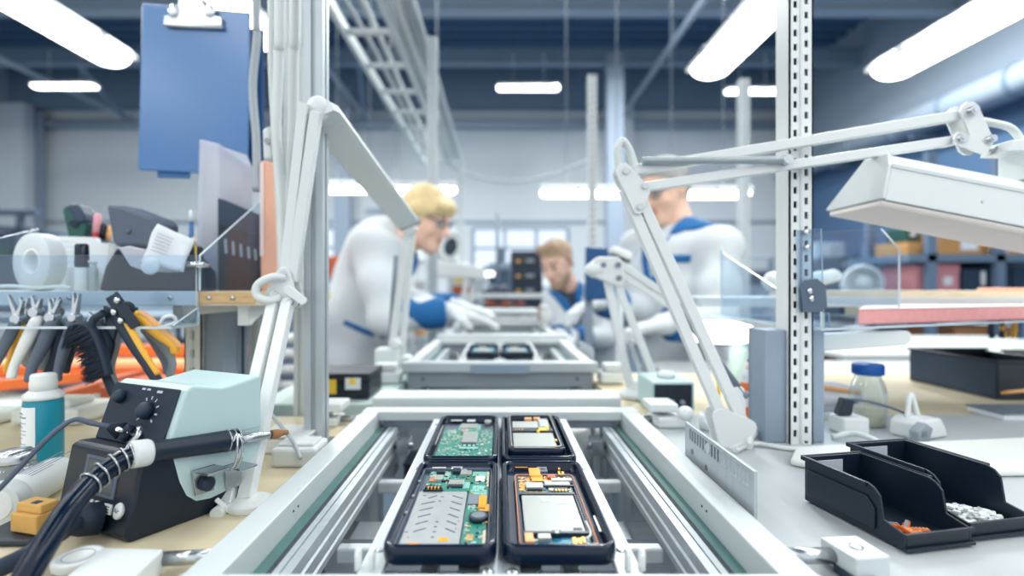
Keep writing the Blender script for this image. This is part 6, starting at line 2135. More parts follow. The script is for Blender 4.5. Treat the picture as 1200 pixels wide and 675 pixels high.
t = thing('notebook', 'closed grey notebook lying at the right picture edge on the right bench', 'notebook', c)
MB().span((c.x - .03, c.y - .0, ZB + .0005), (c.x + .14, c.y + .06, ZB + .008)).build('pages', 'paper', t)
MB().span((c.x - .032, c.y - .002, ZB + .0081), (c.x + .142, c.y + .062, ZB + .011)).build('cover', 'alu_dark', t, .001)
tag(MB().ell(V((.66, 1.02, ZB - .0012)), (.06, .018, .0012), 24, 6).build('green_mark', 'pcb_pale'), 'faint green smear on the cream bench right of the blue-capped bottle', 'stain')
# ------------------------------------------------------------------ right shelf, acrylic tray and pink foam
t = thing('shelf', 'long shelf at eye level on the right, wood board over an aluminium bar', 'shelf', (.9, 1.02, ZS - .02))
ysr = .94
za, zb_ = CZ - (360 - VY) / FPX * ysr, CZ - (348.5 - VY) / FPX * ysr
zc_ = CZ - (341 - VY) / FPX * ysr
MB().span((.37, ysr, za), (1.6, ysr + .02, zb_)).build('front_bar', 'alu_pale', t, .001)
MB().span((.60, ysr + .002, zb_ + .0003), (1.6, ysr + .20, zc_)).build('shelf_board', 'wood_pale', t)
MB().span((.37, ysr + .021, za + .004), (1.6, ysr + .20, zb_ - .0005)).build('shelf_pan', 'alu', t)
for x in (.74, 1.30):
 MB().span((x, ysr + .055, za - .026), (x + .025, ysr + .16, za + .0035)).build('bracket', 'white_plastic', t, .002)
MB().span((.60, ysr + .16, ZB), (.625, ysr + .185, za + .003)).build('support_leg', 'alu_pale', t)
MB().span((1.45, ysr + .16, ZB), (1.475, ysr + .185, za + .003)).build('support_leg', 'alu_pale', t)
o = MB().box((1.02, ysr + .05, zc_ + .0032), (.14, .06, .006)).build('orange_foam_strip', 'foam_orange', None, .001)
tag(o, 'thin orange foam strip lying on the wooden shelf at the right picture edge', 'foam strip')
ZA = 1.1465
yA = .64
t = thing('acrylic_shelf', 'clear acrylic shelf with cut-corner side walls fixed to the tall perforated upright', 'acrylic shelf', (.55, .8, ZA))
pl_ = [(.402, yA), (.84, .805), (1.1, .82), (1.1, .985), (.402, .985)]
mb = sheet(MB(), [(x, y, ZA) for x, y in pl_], (0, 0, .003))
mb.build('clear_floor', AC, t)
# left wall: high at the back, sloping down to the front
xw = .4022
z1 = CZ - (297 - VY) / FPX * .925
sheet(MB(), [(xw, yA + .003, ZA + .0032), (xw, .934, ZA + .0032), (xw, .934, z1 + .012), (xw, .925, z1), (xw, .676, CZ - (360 - VY) / FPX * .676), (xw, yA + .003, CZ - (366 - VY) / FPX * yA)], (.0032, 0, 0)).build('side_wall', AC, t)
xm = .548
sheet(MB(), [(xm, .705, ZA + .0262), (xm, .93, ZA + .0262), (xm, .93, 1.30), (xm, .738, CZ - (268 - VY) / FPX * .738), (xm, .705, CZ - (292 - VY) / FPX * .705)], (.0032, 0, 0)).build('side_wall', AC, t)
# small front stop and the fixing plate on the upright
sheet(MB(), [(xw + .0035, yA, ZA + .0032), (xw + .014, yA + .006, ZA + .0032), (xw + .014, yA + .006, ZA + .022), (xw + .0035, yA, ZA + .022)], (0, .003, 0)).build('front_stop', AC, t)
yp = .651
q = [P(a, b, yp) for a, b in ((934, 270), (963, 268), (966, 366), (936, 366))]
mb = MB()
sheet(mb, q[::-1], (0, .0028, 0))
mb.build('fixing_plate', AC, t)
q = [P(a, b, yp - .006) for a, b in ((938, 338), (944, 328), (958, 326), (968, 334), (970, 360), (962, 366), (942, 366))]
MB().prism([(v.x, v.z) for v in q[::-1]], (0, yp - .003, 0), (1, 0, 0), (0, 0, 1), .003).build('grey_backplate', 'slate_dark', t, .001)
for px, py in ((949, 341), (951, 350), (945, 272), (946, 290)):
 MB().lathe([(.0038, 0), (.0034, .0016), (.0008, .002)], P(px, py, yp - (.006 if py > 300 else 0)), (0, -1, 0), n=14).build('screw', 'chrome', t)
t = thing('support_bracket', 'white flat steel arm carrying the acrylic shelf from the perforated upright', 'bracket', (.44, .65, 1.12))
q = [P(a, b, .70) for a, b in ((950, 392), (1068, 388), (1072, 392), (1071, 401), (1064, 405), (985, 411), (950, 412))]
MB().prism([(v.x, v.z) for v in q], (0, .72, 0), (1, 0, 0), (0, 0, 1), .016).build('arm_plate', 'white_plastic', t, .002)
MB().span((P(905, 400, .7).x, .703, 1.11), (P(960, 400, .7).x, .717, 1.14)).build('hook_end', 'white_plastic', t)
t = thing('pink_foam', 'long flat pink foam slab lying on the clear acrylic shelf on the right', 'foam slab', (.6, .72, ZA + .003))
zf_ = ZA + .0033
pts = [(.484, .692), (.80, .800), (1.05, .88), (1.05, .935), (.70, .90), (.68, .868), (.597, .838)]
MB().prism(pts, (0, 0, zf_), (1, 0, 0), (0, 1, 0), .0205).build('slab', 'foam_pink', t, .003)
MB().prism([(x * .998 + .001, y * .998 + .0015) for x, y in pts], (0, 0, zf_ + .0206), (1, 0, 0), (0, 1, 0), .0012).build('pale_top', 'foam_pink_pale', t)  # top face in a paler pink than the sides
t = thing('white_reflection', 'pale blue-white streak imitating a lamp reflection over the right shelf behind the perforated upright', 'bag', P(935, 335, 1.02))  # soft pale body added in place of a lamp reflection in the acrylic
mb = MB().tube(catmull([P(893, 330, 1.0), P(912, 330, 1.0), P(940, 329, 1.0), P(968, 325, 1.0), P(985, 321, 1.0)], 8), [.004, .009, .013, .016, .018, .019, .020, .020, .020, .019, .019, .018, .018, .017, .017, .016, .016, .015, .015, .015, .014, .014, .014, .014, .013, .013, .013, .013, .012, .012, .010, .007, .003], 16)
mb.build('reflection_body', 'white_plastic', t)
# tools hanging from the right shelf at the picture edge
for k, (px, m1, lab) in enumerate(((1168, 'black_rubber', 'black-handled pliers hanging under the right shelf, left of the yellow pair'), (1182, 'yellow_grip', 'yellow-handled pliers hanging under the right shelf at the picture edge'))):
 y = 1.0
 pv = P(px, 366, y)
 t = thing('pliers', lab, 'pliers', pv, group='pliers hanging under the right shelf')
 MB().cyl(pv + V((0, -.006, 0)), pv + V((0, .006, 0)), .008, n=18).build('pivot', 'steel', t)
 for s in (-1, 1):
  MB().loft([[pv + V((s * a, b, c_)) for a, b in ((.001, -.004), (.001 + w_, -.004), (.001 + w_, .004), (.001, .004))] for c_, w_ in ((-.004, .007), (.02, .004), (.034, .0015))], smooth=False).build('jaw', 'steel', t)
  MB().tube(catmull([pv, pv + V((s * .008, 0, -.012)), pv + V((s * .012, 0, -.03)), pv + V((s * .009, 0, -.05))], 8), .0045, 12).build('handle', m1, t)
t = thing('tool_strip', 'slim grey strip under the right shelf from which the pliers hang', 'tool strip', P(1175, 364, 1.0))
MB().box(P(1180, 362, 1.0) + V((.04, 0, .004)), (.16, .012, .006)).build('strip', 'alu_dark', t)
MB().box(P(1180, 362, 1.0) + V((.10, .03, .004)), (.012, .06, .006)).build('bracket', 'alu_dark', t)
# objects on the low floor shelf under the line
t = thing('lower_shelf', 'white shelf with wooden edge low under the nearest conveyor section', 'shelf', (0, .98, .80))
MB().span((-.17, .84, .80), (.17, 1.06, .818)).build('shelf_board', 'white_plastic', t)
MB().span((-.17, .836, .80), (.17, .8398, .818)).build('wood_edge', 'wood_edge', t)
for x in (-.16, .14):
 for y in (.86, 1.02):
  MB().span((x, y, 0), (x + .02, y + .02, .7998)).build('leg', 'alu', t)
t = thing('white_carton', 'white carton on the low shelf seen through the left gap of the conveyor', 'box', (-.085, .93, .818))
MB().span((-.12, .90, .8185), (-.05, .98, .93)).build('carton_body', 'white_plastic', t, .004)
MB().span((-.122, .898, .9305), (-.048, .982, .937)).build('lid', 'paper', t, .002)
t = thing('black_box', 'small black box on the low shelf beside the white carton', 'box', (-.15, .92, .818))
MB().span((-.168, .89, .8185), (-.128, .96, .888)).build('box_body', 'navy_black', t, .003)
MB().span((-.169, .888, .8885), (-.126, .962, .896)).build('lid', 'black_plastic', t, .002)
t = thing('white_canister', 'white canister with a blue base on the low shelf under the conveyor', 'canister', (.118, .93, .818))
MB().lathe([(.046, .03), (.048, .034), (.048, .125), (.04, .132), (.001, .132)], (.118, .94, .8185), n=32).build('canister_body', 'white_plastic', t)
MB().lathe([(.046, 0), (.049, .002), (.049, .029), (.046, .031)], (.118, .94, .8185), n=32).build('base_ring', 'blue_board', t)
tag(MB().tube(catmull([(.04, .87, .832), (.08, .862, .832), (.12, .864, .832), (.166, .87, .832)], 8), .013, 14).build('black_hose', 'black_rubber'), 'thick black hose lying on the low shelf in the right gap of the conveyor', 'hose')
tag(MB().tube(catmull([(.128, .80, .93), (.13, .79, .86), (.15, .80, .76), (.17, .81, .84), (.165, .81, .93)], 8), .003, 8).build('hanging_tube', 'cable_grey'), 'thin pale tube looping down under the right belt of the nearest section', 'tube')
# ------------------------------------------------------------------ people
def rotm(fwd, up=(0, 0, 1)):
 """Columns: right, forward, up of a head looking along fwd."""
 f = V(fwd).normalized()
 r = f.cross(V(up)).normalized()
 u = r.cross(f)
 return np.array([[r.x, f.x, u.x], [r.y, f.y, u.y], [r.z, f.z, u.z]])
class Head:
 """A face frame: x right, y forward, z up, origin at the middle of the skull, s = head height."""
 def __init__(s, c, fwd, up=(0, 0, 1), h=.235):
  s.c, s.R, s.k = np.array(c, float), rotm(fwd, up), h / .235
 def p(s, x, y, z):
  return s.c + s.R @ (np.array([x, y, z]) * s.k)
 def shape(s):
  k = s.k
  skull = ellip(s.p(0, -.012, .028), (.074 * k, .094 * k, .088 * k), s.R)
  face = ellip(s.p(0, .030, -.030), (.062 * k, .060 * k, .085 * k), s.R)
  jaw = cap(s.p(0, .056, -.098), s.p(0, -.005, -.060), .027 * k, .046 * k)
  chin = ellip(s.p(0, .076, -.102), (.020 * k, .017 * k, .017 * k), s.R)
  f = union(.03 * k, skull, face, jaw, chin)
  for e in (-1, 1):
   f = minus(.012 * k, f, ellip(s.p(e * .031, .096, .004), (.018 * k, .014 * k, .012 * k), s.R))
   f = union(.010 * k, f, ellip(s.p(e * .031, .076, .002), (.013 * k, .011 * k, .011 * k), s.R))
   f = union(.010 * k, f, cap(s.p(e * .014, .090, .020), s.p(e * .045, .078, .019), .008 * k, .006 * k))
   f = union(.008 * k, f, ellip(s.p(e * .073, -.010, -.006), (.009 * k, .017 * k, .030 * k), s.R))
   f = union(.015 * k, f, ellip(s.p(e * .040, .064, -.032), (.020 * k, .018 * k, .018 * k), s.R))
  f = union(.010 * k, f, cap(s.p(0, .088, .012), s.p(0, .110, -.030), .008 * k, .013 * k))
  f = union(.008 * k, f, cap(s.p(-.011, .098, -.034), s.p(.011, .098, -.034), .008 * k))
  f = union(.008 * k, f, cap(s.p(-.018, .087, -.060), s.p(.018, .087, -.060), .0065 * k), cap(s.p(-.014, .086, -.071), s.p(.014, .086, -.071), .0075 * k))
  return f
 def paint(s, brow=1):
  def pf(c, base):
   q = (c - s.c) @ s.R / s.k
   x, y, z = np.abs(q[:, 0]), q[:, 1], q[:, 2]
   m = base.copy()
   lip = (x < .022) & (y > .075) & (np.abs(z + .065) < .011)
   m[lip] = 1
   eye = ((x - .031) ** 2 / .012 ** 2 + (z - .003) ** 2 / .006 ** 2 < 1) & (y > .06)
   m[eye] = 2
   br = (np.abs(z - .026 - .1 * (.03 - np.abs(x - .03))) < .0045) & (x > .012) & (x < .050) & (y > .06)
   if brow:
    m[br] = 2
   return m
  return pf
def person(label, head, neck, sh_l, sh_r, hip, knees, feet, arms, hands, hair, h=.008, brow=1, extra=(), gap=.0):
 """Joint positions in metres; arms = two (shoulder, elbow, wrist)."""
 base = V((hip[0], hip[1], 0))
 t = thing('person', label, 'person', base)
 fs = [head.shape()]
 nb = np.array(neck, float)
 fs_b = [cap(head.p(0, -.020, -.060), nb, .050, .056)]
 mid = (np.array(sh_l) + np.array(sh_r)) / 2
 hipn = np.array(hip, float)
 ax = np.array(sh_r, float) - np.array(sh_l, float)
 fs_b += [cap(sh_l, sh_r, .060), cap(mid + (hipn - mid) * .15, mid + (hipn - mid) * .55, .115, .105), cap(mid + (hipn - mid) * .55, hipn, .105, .120)]
 bodyf = union(.03, *fs_b)
 hl = []
 for kn, ft, s in zip(knees, feet, (-1, 1)):
  hj = hipn + ax / np.linalg.norm(ax) * .085 * s - np.array((0, 0, .03))
  hl.append((hj, np.array(kn, float), np.array(ft, float)))
  bodyf = union(.03, bodyf, cap(hj, kn, .082, .056), cap(kn, ft, .055, .038), cap(np.array(ft) + (0, 0, -.02), np.array(ft) + np.array((head.R[0][1] * .13, head.R[1][1] * .13, -.045)), .036, .03))
 for (a, e, w_) in arms:
  bodyf = union(.025, bodyf, cap(a, e, .048, .038), cap(e, w_, .038, .026))
 allf = union(.02, bodyf, fs[0])
 for hd in hands:
  allf = union(.012, allf, hd)
 pts = np.array([head.c, nb, hipn] + [np.array(q) for l in hl for q in l] + [np.array(q) for a in arms for q in a])
 lo, hi = pts.min(0) - .16, pts.max(0) + .16
 lo[2] = -.005
 def fine(c):
  return head.paint(brow)(c, np.zeros(len(c), int))
 # one continuous surface: skin everywhere, features of the face coloured in
 soft(allf, lo, hi, h, 'body', ['skin', 'skin_red', 'skin_dark'], t, fine)
 return t, bodyf, (lo, hi), hl
def hand(wrist, fwd, down, k=1.0, curl=.5, grip=0.0):
 """Palm, four unequal bent fingers and a thumb from the side of the palm. fwd along the fingers, down = palm side."""
 f = np.array(V(fwd).normalized()); d = np.array(down, float); d = d - f * (d @ f); d /= np.linalg.norm(d)
 s = np.cross(f, d)
 w_ = np.array(wrist, float)
 parts = [cap(w_, w_ + f * .03 * k, .026 * k, .030 * k, (d, 1.6))]
 pm = w_ + f * .085 * k
 parts.append(obox(w_ + f * .055 * k, (.078 * k, .080 * k, .026 * k), np.stack([s, f, d], 1), .012 * k))
 for j, (off, L) in enumerate(((-.030, .070), (-.010, .080), (.011, .074), (.030, .058))):
  b = pm + s * off * k + f * .002
  c1, c2 = curl * .5, curl * 1.1
  a1 = b + (f * math.cos(c1) + d * math.sin(c1)) * L * .5 * k
  a2 = a1 + (f * math.cos(c1 + c2) + d * math.sin(c1 + c2)) * L * .5 * k
  parts += [cap(b, a1, .0098 * k, .009 * k), cap(a1, a2, .009 * k, .0075 * k)]
 b = w_ + f * .025 * k - s * .030 * k + d * .006 * k
 a1 = b + (f * .65 - s * .55 + d * .35) * .038 * k
 a2 = a1 + (f * .85 - s * .15 + d * .45) * .030 * k
 parts += [cap(b, a1, .013 * k, .0105 * k), cap(a1, a2, .0105 * k, .008 * k)]
 return union(.006 * k, *parts)
def bbox(*pts, pad=.1):
 a = np.array([np.array(p, float) for p in pts])
 return a.min(0) - pad, a.max(0) + pad
# ---- the woman leaning over the line -------------------------------------
yw = 2.02
s1 = yw / FPX
W = lambda px, py, dy=0.0: np.array([(px - VX) / FPX * (yw + dy), yw + dy, CZ - (py - VY) / FPX * (yw + dy)])
hw_ = Head(W(500, 255), (.86, -.34, -.40), (.35, -.10, .9), .235)
neck = W(470, 288)
shr, shl = W(437, 296, -.17), W(452, 284, .17)
hip = W(398, 440)
kn = [np.array((hip[0] + .02, hip[1] + .09, .48)), np.array((hip[0] + .02, hip[1] - .09, .48))]
ft = [np.array((hip[0] - .03, hip[1] + .10, .085)), np.array((hip[0] - .05, hip[1] - .10, .085))]
elb_r, wr_r = W(452, 370, -.30), W(522, 366, -.24)
elb_l, wr_l = W(470, 360, .22), W(534, 360, .10)
hand_r = hand(wr_r + np.array((.012, 0, 0)), (.95, .10, -.20), (-.2, -.05, -1), 1.05, .22)
hand_l = hand(wr_l, (.95, -.1, -.15), (-.15, .1, -1), 1.0, .2)
t, bf, (lo, hi), hl = person('blonde woman in a white coat with blue cuffs, leaning over the line with gloved hands', hw_, neck, shl, shr, hip, kn, ft, ((shl, elb_l, wr_l), (shr, elb_r, wr_r)), (hand_r, hand_l), None)
mid = (shl + shr) / 2
torso = union(.06, cap(shl + np.array((0, -.01, 0)), shr + np.array((0, .01, 0)), .080), cap(mid + (hip - mid) * .1, mid + (hip - mid) * .5, .140, .132), cap(mid + (hip - mid) * .5, hip, .132, .155),
              cap(neck + np.array((-.03, 0, -.035)), mid, .072, .105))
skirt = union(.05, cap(hip + np.array((-.03, 0, -.02)), hip + np.array((-.035, 0, -.22)), .170, .19), cap(hip + np.array((.03, 0, -.02)), hip + np.array((.10, 0, -.12)), .15, .13))
sl_r = union(.03, cap(shr, elb_r, .078, .060), cap(elb_r, elb_r + (wr_r - elb_r) * .80, .060, .050))
sl_l = union(.03, cap(shl, elb_l, .088, .068), cap(elb_l, elb_l + (wr_l - elb_l) * .80, .068, .056))
coat = union(.045, torso, skirt, sl_r, sl_l)
def folds(f, amp=.009, fr=(22, 17, 24)):
 return lambda X, Y, Zz: f(X, Y, Zz) + amp * np.sin(fr[0] * X + 9 * Zz) * np.sin(fr[2] * Zz - 11 * X + 5 * Y) + amp * .6 * np.sin(fr[1] * Y + 31 * Zz)
hem = half((.25, 0, -1), .25 * hip[0] - (hip[2] - .06))
opening = obox(W(478, 425, -.05), (.085, .5, .30), rotm((.0, 1, 0), (.52, 0, .85)), .01)
coatf = inter(folds(coat), hem)
coatf = minus(.01, coatf, opening)
coatf = minus(.01, coatf, grow(cap(head_c := hw_.p(0, -.02, -.06), neck + np.array((.01, 0, -.02)), .052, .060), 0))
CL, CH = lo - .06, hi + .06
CL[2] = .62
soft(coatf, CL, CH, .009, 'coat', 'coat_white', t)
# trims: conforming shells cut out of the coat's own surface
def sleeve_cuff(e, w_, a, b, r, par, name='cuff', m='coat_blue', tilt=0.0):
 d = w_ - e
 n = d / np.linalg.norm(d)
 L0, L1 = float(n @ (e + d * a)), float(n @ (e + d * b))
 nn = n + np.array((0, 0, tilt))
 f = inter(cap(e + d * (a - .3), e + d * (b + .1), r * 1.06, r), half(tuple(-nn), -float(nn @ (e + d * a))), half(tuple(n), L1))
 lo_, hi_ = bbox(e + d * (a - .3), e + d * (b + .1), pad=r + .03)
 return soft(f, lo_, hi_, .006, name, m, par)
sleeve_cuff(elb_r, wr_r, .30, .97, .055, t, tilt=1.3)
sleeve_cuff(elb_l, wr_l, .62, .97, .060, t)
ps = grow(coatf, .005)
a_, b_ = W(396, 378, -.2), W(432, 395, -.2)
dirv = (b_ - a_) / np.linalg.norm(b_ - a_)
pk = inter(ps, obox((a_ + b_) / 2, (np.linalg.norm(b_ - a_), .36, .022), np.array([[dirv[0], 0, -dirv[2]], [0, 1, 0], [dirv[2], 0, dirv[0]]])), half((0, 1, 0), hip[1] - .03))
soft(pk, *bbox(a_, b_, pad=.20), .007, 'pocket_trim', 'coat_blue', t)
fa, fb = W(462, 388, -.12), W(440, 440, -.12)
dv = (fb - fa) / np.linalg.norm(fb - fa)
ft_ = inter(grow(coatf, .004), obox((fa + fb) / 2, (np.linalg.norm(fb - fa) * 1.35, .40, .026), np.array([[dv[0], 0, -dv[2]], [0, 1, 0], [dv[2], 0, dv[0]]])), half((0, 1, 0), hip[1]))
soft(ft_, *bbox(fa, fb, pad=.2), .007, 'front_trim', 'coat_blue', t)
col_ = inter(grow(union(.03, cap(neck + np.array((-.03, 0, -.035)), mid, .072, .105), torso), .012), ellip(neck + np.array((.012, 0, -.045)), (.10, .13, .060), rotm((.8, 0, -.55))))
col_ = minus(.008, col_, cap(head_c, neck + np.array((.01, 0, -.02)), .054, .064))
soft(col_, *bbox(neck, pad=.2), .007, 'collar', 'coat_blue', t)
legs = union(.04, cap(hip + np.array((.0, 0, .02)), hip + np.array((0, 0, -.05)), .128, .13), *[union(.04, cap(a, b, .098, .078), cap(b, c, .078, .062)) for a, b, c in hl])
soft(inter(legs, half((0, 0, 1), hip[2] + .08)), lo - .05, np.array([hi[0], hi[1], hip[2] + .2]), .011, 'trousers', 'trouser_grey', t)
ap = inter(grow(torso, -.01), obox(W(476, 425, -.02), (.13, .30, .34), rotm((0, 1, 0), (.5, 0, .86)), .02))
soft(ap, *bbox(W(476, 425), pad=.3), .009, 'apron', 'trouser_grey', t)
for nm, hd, w_, fd in (('glove', hand_r, wr_r, (.95, .10, -.20)), ('glove', hand_l, wr_l, (.95, -.1, -.15))):
 f0 = np.array(V(fd).normalized())
 g = union(.015, grow(hd, .004), cap(w_ - f0 * .03, w_ + f0 * .02, .040, .034))
 soft(g, *bbox(w_, w_ + f0 * .2, pad=.09), .0055, nm, 'glove', t)
hr = ellip(hw_.p(0, -.020, .040), (.083, .103, .089), hw_.R)
fringe = union(.02, cap(hw_.p(-.055, .058, .065), hw_.p(.05, .068, .062), .027), cap(hw_.p(.064, .035, .035), hw_.p(.072, -.02, .015), .026, .020), cap(hw_.p(-.064, .035, .035), hw_.p(-.072, -.02, .015), .026, .020))
nape = cap(hw_.p(0, -.085, -.005), hw_.p(0, -.075, -.060), .050, .030)
hairf = union(.03, hr, fringe, nape)
hairf = minus(.012, hairf, union(.02, ellip(hw_.p(0, .075, -.045), (.070, .075, .080), hw_.R), ellip(hw_.p(0, .10, .0), (.052, .05, .028), hw_.R)))
hairf = (lambda g: lambda X, Y, Zz: g(X, Y, Zz) + .003 * np.sin(90 * X + 40 * Zz) * np.sin(70 * Y - 60 * Zz))(hairf)
soft(hairf, *bbox(hw_.c, pad=.16), .006, 'hair', 'hair_blond', t)
tie = ellip(hw_.p(0, -.108, -.030), (.024, .020, .022), hw_.R)
soft(tie, *bbox(hw_.p(0, -.108, -.03), pad=.04), .005, 'hair_tie', 'slot_dark', t)
def gloves(t, *hs):
 for hd, w_, fd in hs:
  f0 = np.array(V(fd).normalized())
  g = union(.015, grow(hd, .004), cap(w_ - f0 * .03, w_ + f0 * .02, .042, .036))
  soft(g, *bbox(w_, w_ + f0 * .2, pad=.09), .0065, 'glove', 'glove', t)
def goggles(hd, par, m='slate_dark'):
 mb = MB()
 for e in (-1, 1):
  ring = [V(hd.p(e * .033 + .025 * math.cos(a), .096 - .012 * abs(math.cos(a)) * (1 if math.cos(a) * e > 0 else 0), .003 + .017 * math.sin(a))) for a in [2 * PI * k / 20 for k in range(20)]]
  mb.tube(ring, .0020 * hd.k, 6, closed=True)
  mb.tube([V(hd.p(e * .058, .086, .008)), V(hd.p(e * .076, .040, .010)), V(hd.p(e * .079, -.01, .006))], .003 * hd.k, 6)
 mb.tube([V(hd.p(-.009, .104, .008)), V(hd.p(.009, .104, .008))], .0025 * hd.k, 6)
 gl = mb.build('glasses', m, par)
 mb = MB()
 for e in (-1, 1):
  mb.add([V(hd.p(e * .033 + .024 * math.cos(a), .096 - .010 * abs(math.cos(a)) * (1 if math.cos(a) * e > 0 else 0), .003 + .016 * math.sin(a))) for a in [2 * PI * k / 20 for k in range(20)]], [tuple(range(20))])
 o = mb.build('lens', 'goggle_clear', gl)
goggles(hw_, t)
# ---- the standing man on the right ---------------------------------------
ym_ = 2.0
Mn = lambda px, py, dy=0.0: np.array([(px - VX) / FPX * (ym_ + dy), ym_ + dy, CZ - (py - VY) / FPX * (ym_ + dy)])
hm = Head(Mn(779, 222), (-.82, -.46, -.34), (-.30, -.15, .94), .245)
neck = Mn(796, 262)
shr, shl = Mn(752, 294, .14), Mn(842, 292, -.12)
hip = Mn(806, 424)
kn = [np.array((hip[0] + .09, hip[1] - .06, .47)), np.array((hip[0] - .09, hip[1] + .06, .47))]
ft = [np.array((hip[0] + .10, hip[1] - .06, .085)), np.array((hip[0] - .10, hip[1] + .07, .085))]
elb_l, wr_l = Mn(842, 378, -.26), Mn(783, 379, -.34)
elb_r, wr_r = Mn(752, 366, .02), Mn(706, 352, -.12)
hand_r = hand(wr_r, (-.85, -.2, -.3), (.2, 0, -1), 1.05, .6)
hand_l = hand(wr_l, (-.95, -.1, -.15), (.1, 0, -1), 1.05, .6)
t, bf, (lo, hi), hl = person('standing man in a white coat with blue collar and chest pocket stripe, looking down', hm, neck, shl, shr, hip, kn, ft, ((shl, elb_l, wr_l), (shr, elb_r, wr_r)), (hand_r, hand_l), None)
mid = (shl + shr) / 2
fwd = np.array((-.85, -.5, 0.0)); fwd /= np.linalg.norm(fwd)
torso = union(.06, cap(shl + (shr - shl) * .06, shr + (shl - shr) * .06, .088), cap(mid + (hip - mid) * .12, mid + (hip - mid) * .5, .150, .148), cap(mid + (hip - mid) * .5, hip, .148, .160), cap(neck + np.array((0, 0, -.05)), mid, .075, .11))
skirt = cap(hip, hip + np.array((0, 0, -.30)), .165, .20)
sl_l = union(.03, cap(shl, elb_l, .085, .068), cap(elb_l, elb_l + (wr_l - elb_l) * .75, .068, .056))
sl_r = union(.03, cap(shr, elb_r, .085, .068), cap(elb_r, elb_r + (wr_r - elb_r) * .75, .068, .056))
coat = union(.04, torso, skirt, sl_l, sl_r)
vneck = cap(neck + fwd * .07 + np.array((0, 0, .02)), mid + fwd * .17 + np.array((0, 0, -.12)), .060, .018)
coatf = minus(.008, inter(folds(coat, .008), half((0, 0, -1), -(hip[2] - .28))), union(0, vneck, cap(hm.p(0, -.02, -.06), neck + np.array((0, 0, -.02)), .056, .064)))
CL, CH = lo - .06, hi + .06
CL[2] = .55
soft(coatf, CL, CH, .009, 'coat', 'coat_white', t)
shirt = inter(grow(torso, -.012), cap(neck + fwd * .03, mid + fwd * .12 + np.array((0, 0, -.14)), .09, .05))
shirt = minus(.006, shirt, cap(hm.p(0, -.02, -.06), neck + np.array((0, 0, -.03)), .050, .054))
soft(shirt, *bbox(neck, mid, pad=.25), .008, 'shirt', 'shirt_grey', t)
lap = minus(.006, inter(grow(coat, .007), cap(neck + fwd * .06 + np.array((0, 0, .015)), mid + fwd * .165 + np.array((0, 0, -.12)), .098, .040)), union(0, vneck, cap(hm.p(0, -.02, -.06), neck + np.array((0, 0, -.02)), .058, .066)))
backcol = minus(.006, inter(grow(coat, .012), ellip(neck + np.array((0, 0, -.022)), (.13, .13, .040))), union(0, vneck, cap(hm.p(0, -.02, -.06), neck + np.array((0, 0, -.02)), .058, .068)))
soft(union(.01, lap, backcol), *bbox(neck, mid, pad=.25), .007, 'collar', 'coat_blue', t)
pa, pb = Mn(789, 302, -.17), Mn(815, 303, -.19)
pk = inter(grow(coatf, .005), obox((pa + pb) / 2, (np.linalg.norm(pb - pa), .30, .030)), half((0, 1, 0), ym_ - .06))
soft(pk, *bbox(pa, pb, pad=.2), .007, 'pocket_stripe', 'coat_blue', t)
sleeve_cuff(elb_l, wr_l, .62, .98, .060, t)
sleeve_cuff(elb_r, wr_r, .60, .98, .060, t)
legs = union(.04, cap(hip, hip + np.array((0, 0, -.06)), .13, .13), *[union(.04, cap(a, b, .098, .078), cap(b, c, .078, .062)) for a, b, c in hl])
soft(inter(legs, half((0, 0, 1), hip[2])), lo - .05, np.array([hi[0], hi[1], hip[2] + .1]), .011, 'trousers', 'trouser_grey', t)
hr = ellip(hm.p(0, -.018, .042), (.081, .102, .084), hm.R)
hairf = union(.02, hr, cap(hm.p(0, -.085, -.005), hm.p(0, -.075, -.045), .045, .030), cap(hm.p(.074, .0, .02), hm.p(.076, -.012, -.012), .014, .008), cap(hm.p(-.074, .0, .02), hm.p(-.076, -.012, -.012), .014, .008))
hairf = minus(.008, hairf, union(.02, ellip(hm.p(0, .085, -.02), (.085, .085, .085), hm.R), ellip(hm.p(0, .02, -.06), (.1, .055, .06), hm.R)))
soft(hairf, *bbox(hm.c, pad=.15), .006, 'hair', 'hair_grey', t)
goggles(hm, t)
gloves(t, (hand_r, wr_r, (-.85, -.2, -.3)), (hand_l, wr_l, (-.95, -.1, -.15)))
# ---- the man bending at the far line --------------------------------------
yf_ = 2.85
Fm = lambda px, py, dy=0.0: np.array([(px - VX) / FPX * (yf_ + dy), yf_ + dy, CZ - (py - VY) / FPX * (yf_ + dy)])
hf = Head(Fm(653, 308), (-.55, -.70, -.42), (-.28, -.20, .92), .25)
neck = Fm(668, 340, .06)
shr, shl = Fm(655, 360, .02), Fm(716, 346, .14)
hip = Fm(700, 420, .28)
kn = [np.array((hip[0] + .10, hip[1] - .08, .46)), np.array((hip[0] - .10, hip[1] - .02, .46))]
ft = [np.array((hip[0] + .10, hip[1] + .05, .085)), np.array((hip[0] - .10, hip[1] + .10, .085))]
elb_l, wr_l = Fm(704, 396, -.10), Fm(672, 396, -.22)
elb_r, wr_r = Fm(654, 396, -.10), Fm(656, 394, -.30)
hand_r = hand(wr_r, (.2, -.95, -.15), (0, 0, -1), 1.05, .6)
hand_l = hand(wr_l, (-.7, -.6, -.2), (0, 0, -1), 1.05, .6)
t, bf, (lo, hi), hl = person('bearded young man in a white coat bending over the far end of the line', hf, neck, shl, shr, hip, kn, ft, ((shl, elb_l, wr_l), (shr, elb_r, wr_r)), (hand_r, hand_l), None, h=.009)
mid = (shl + shr) / 2
fwd = np.array((-.5, -.85, -.2)); fwd /= np.linalg.norm(fwd)
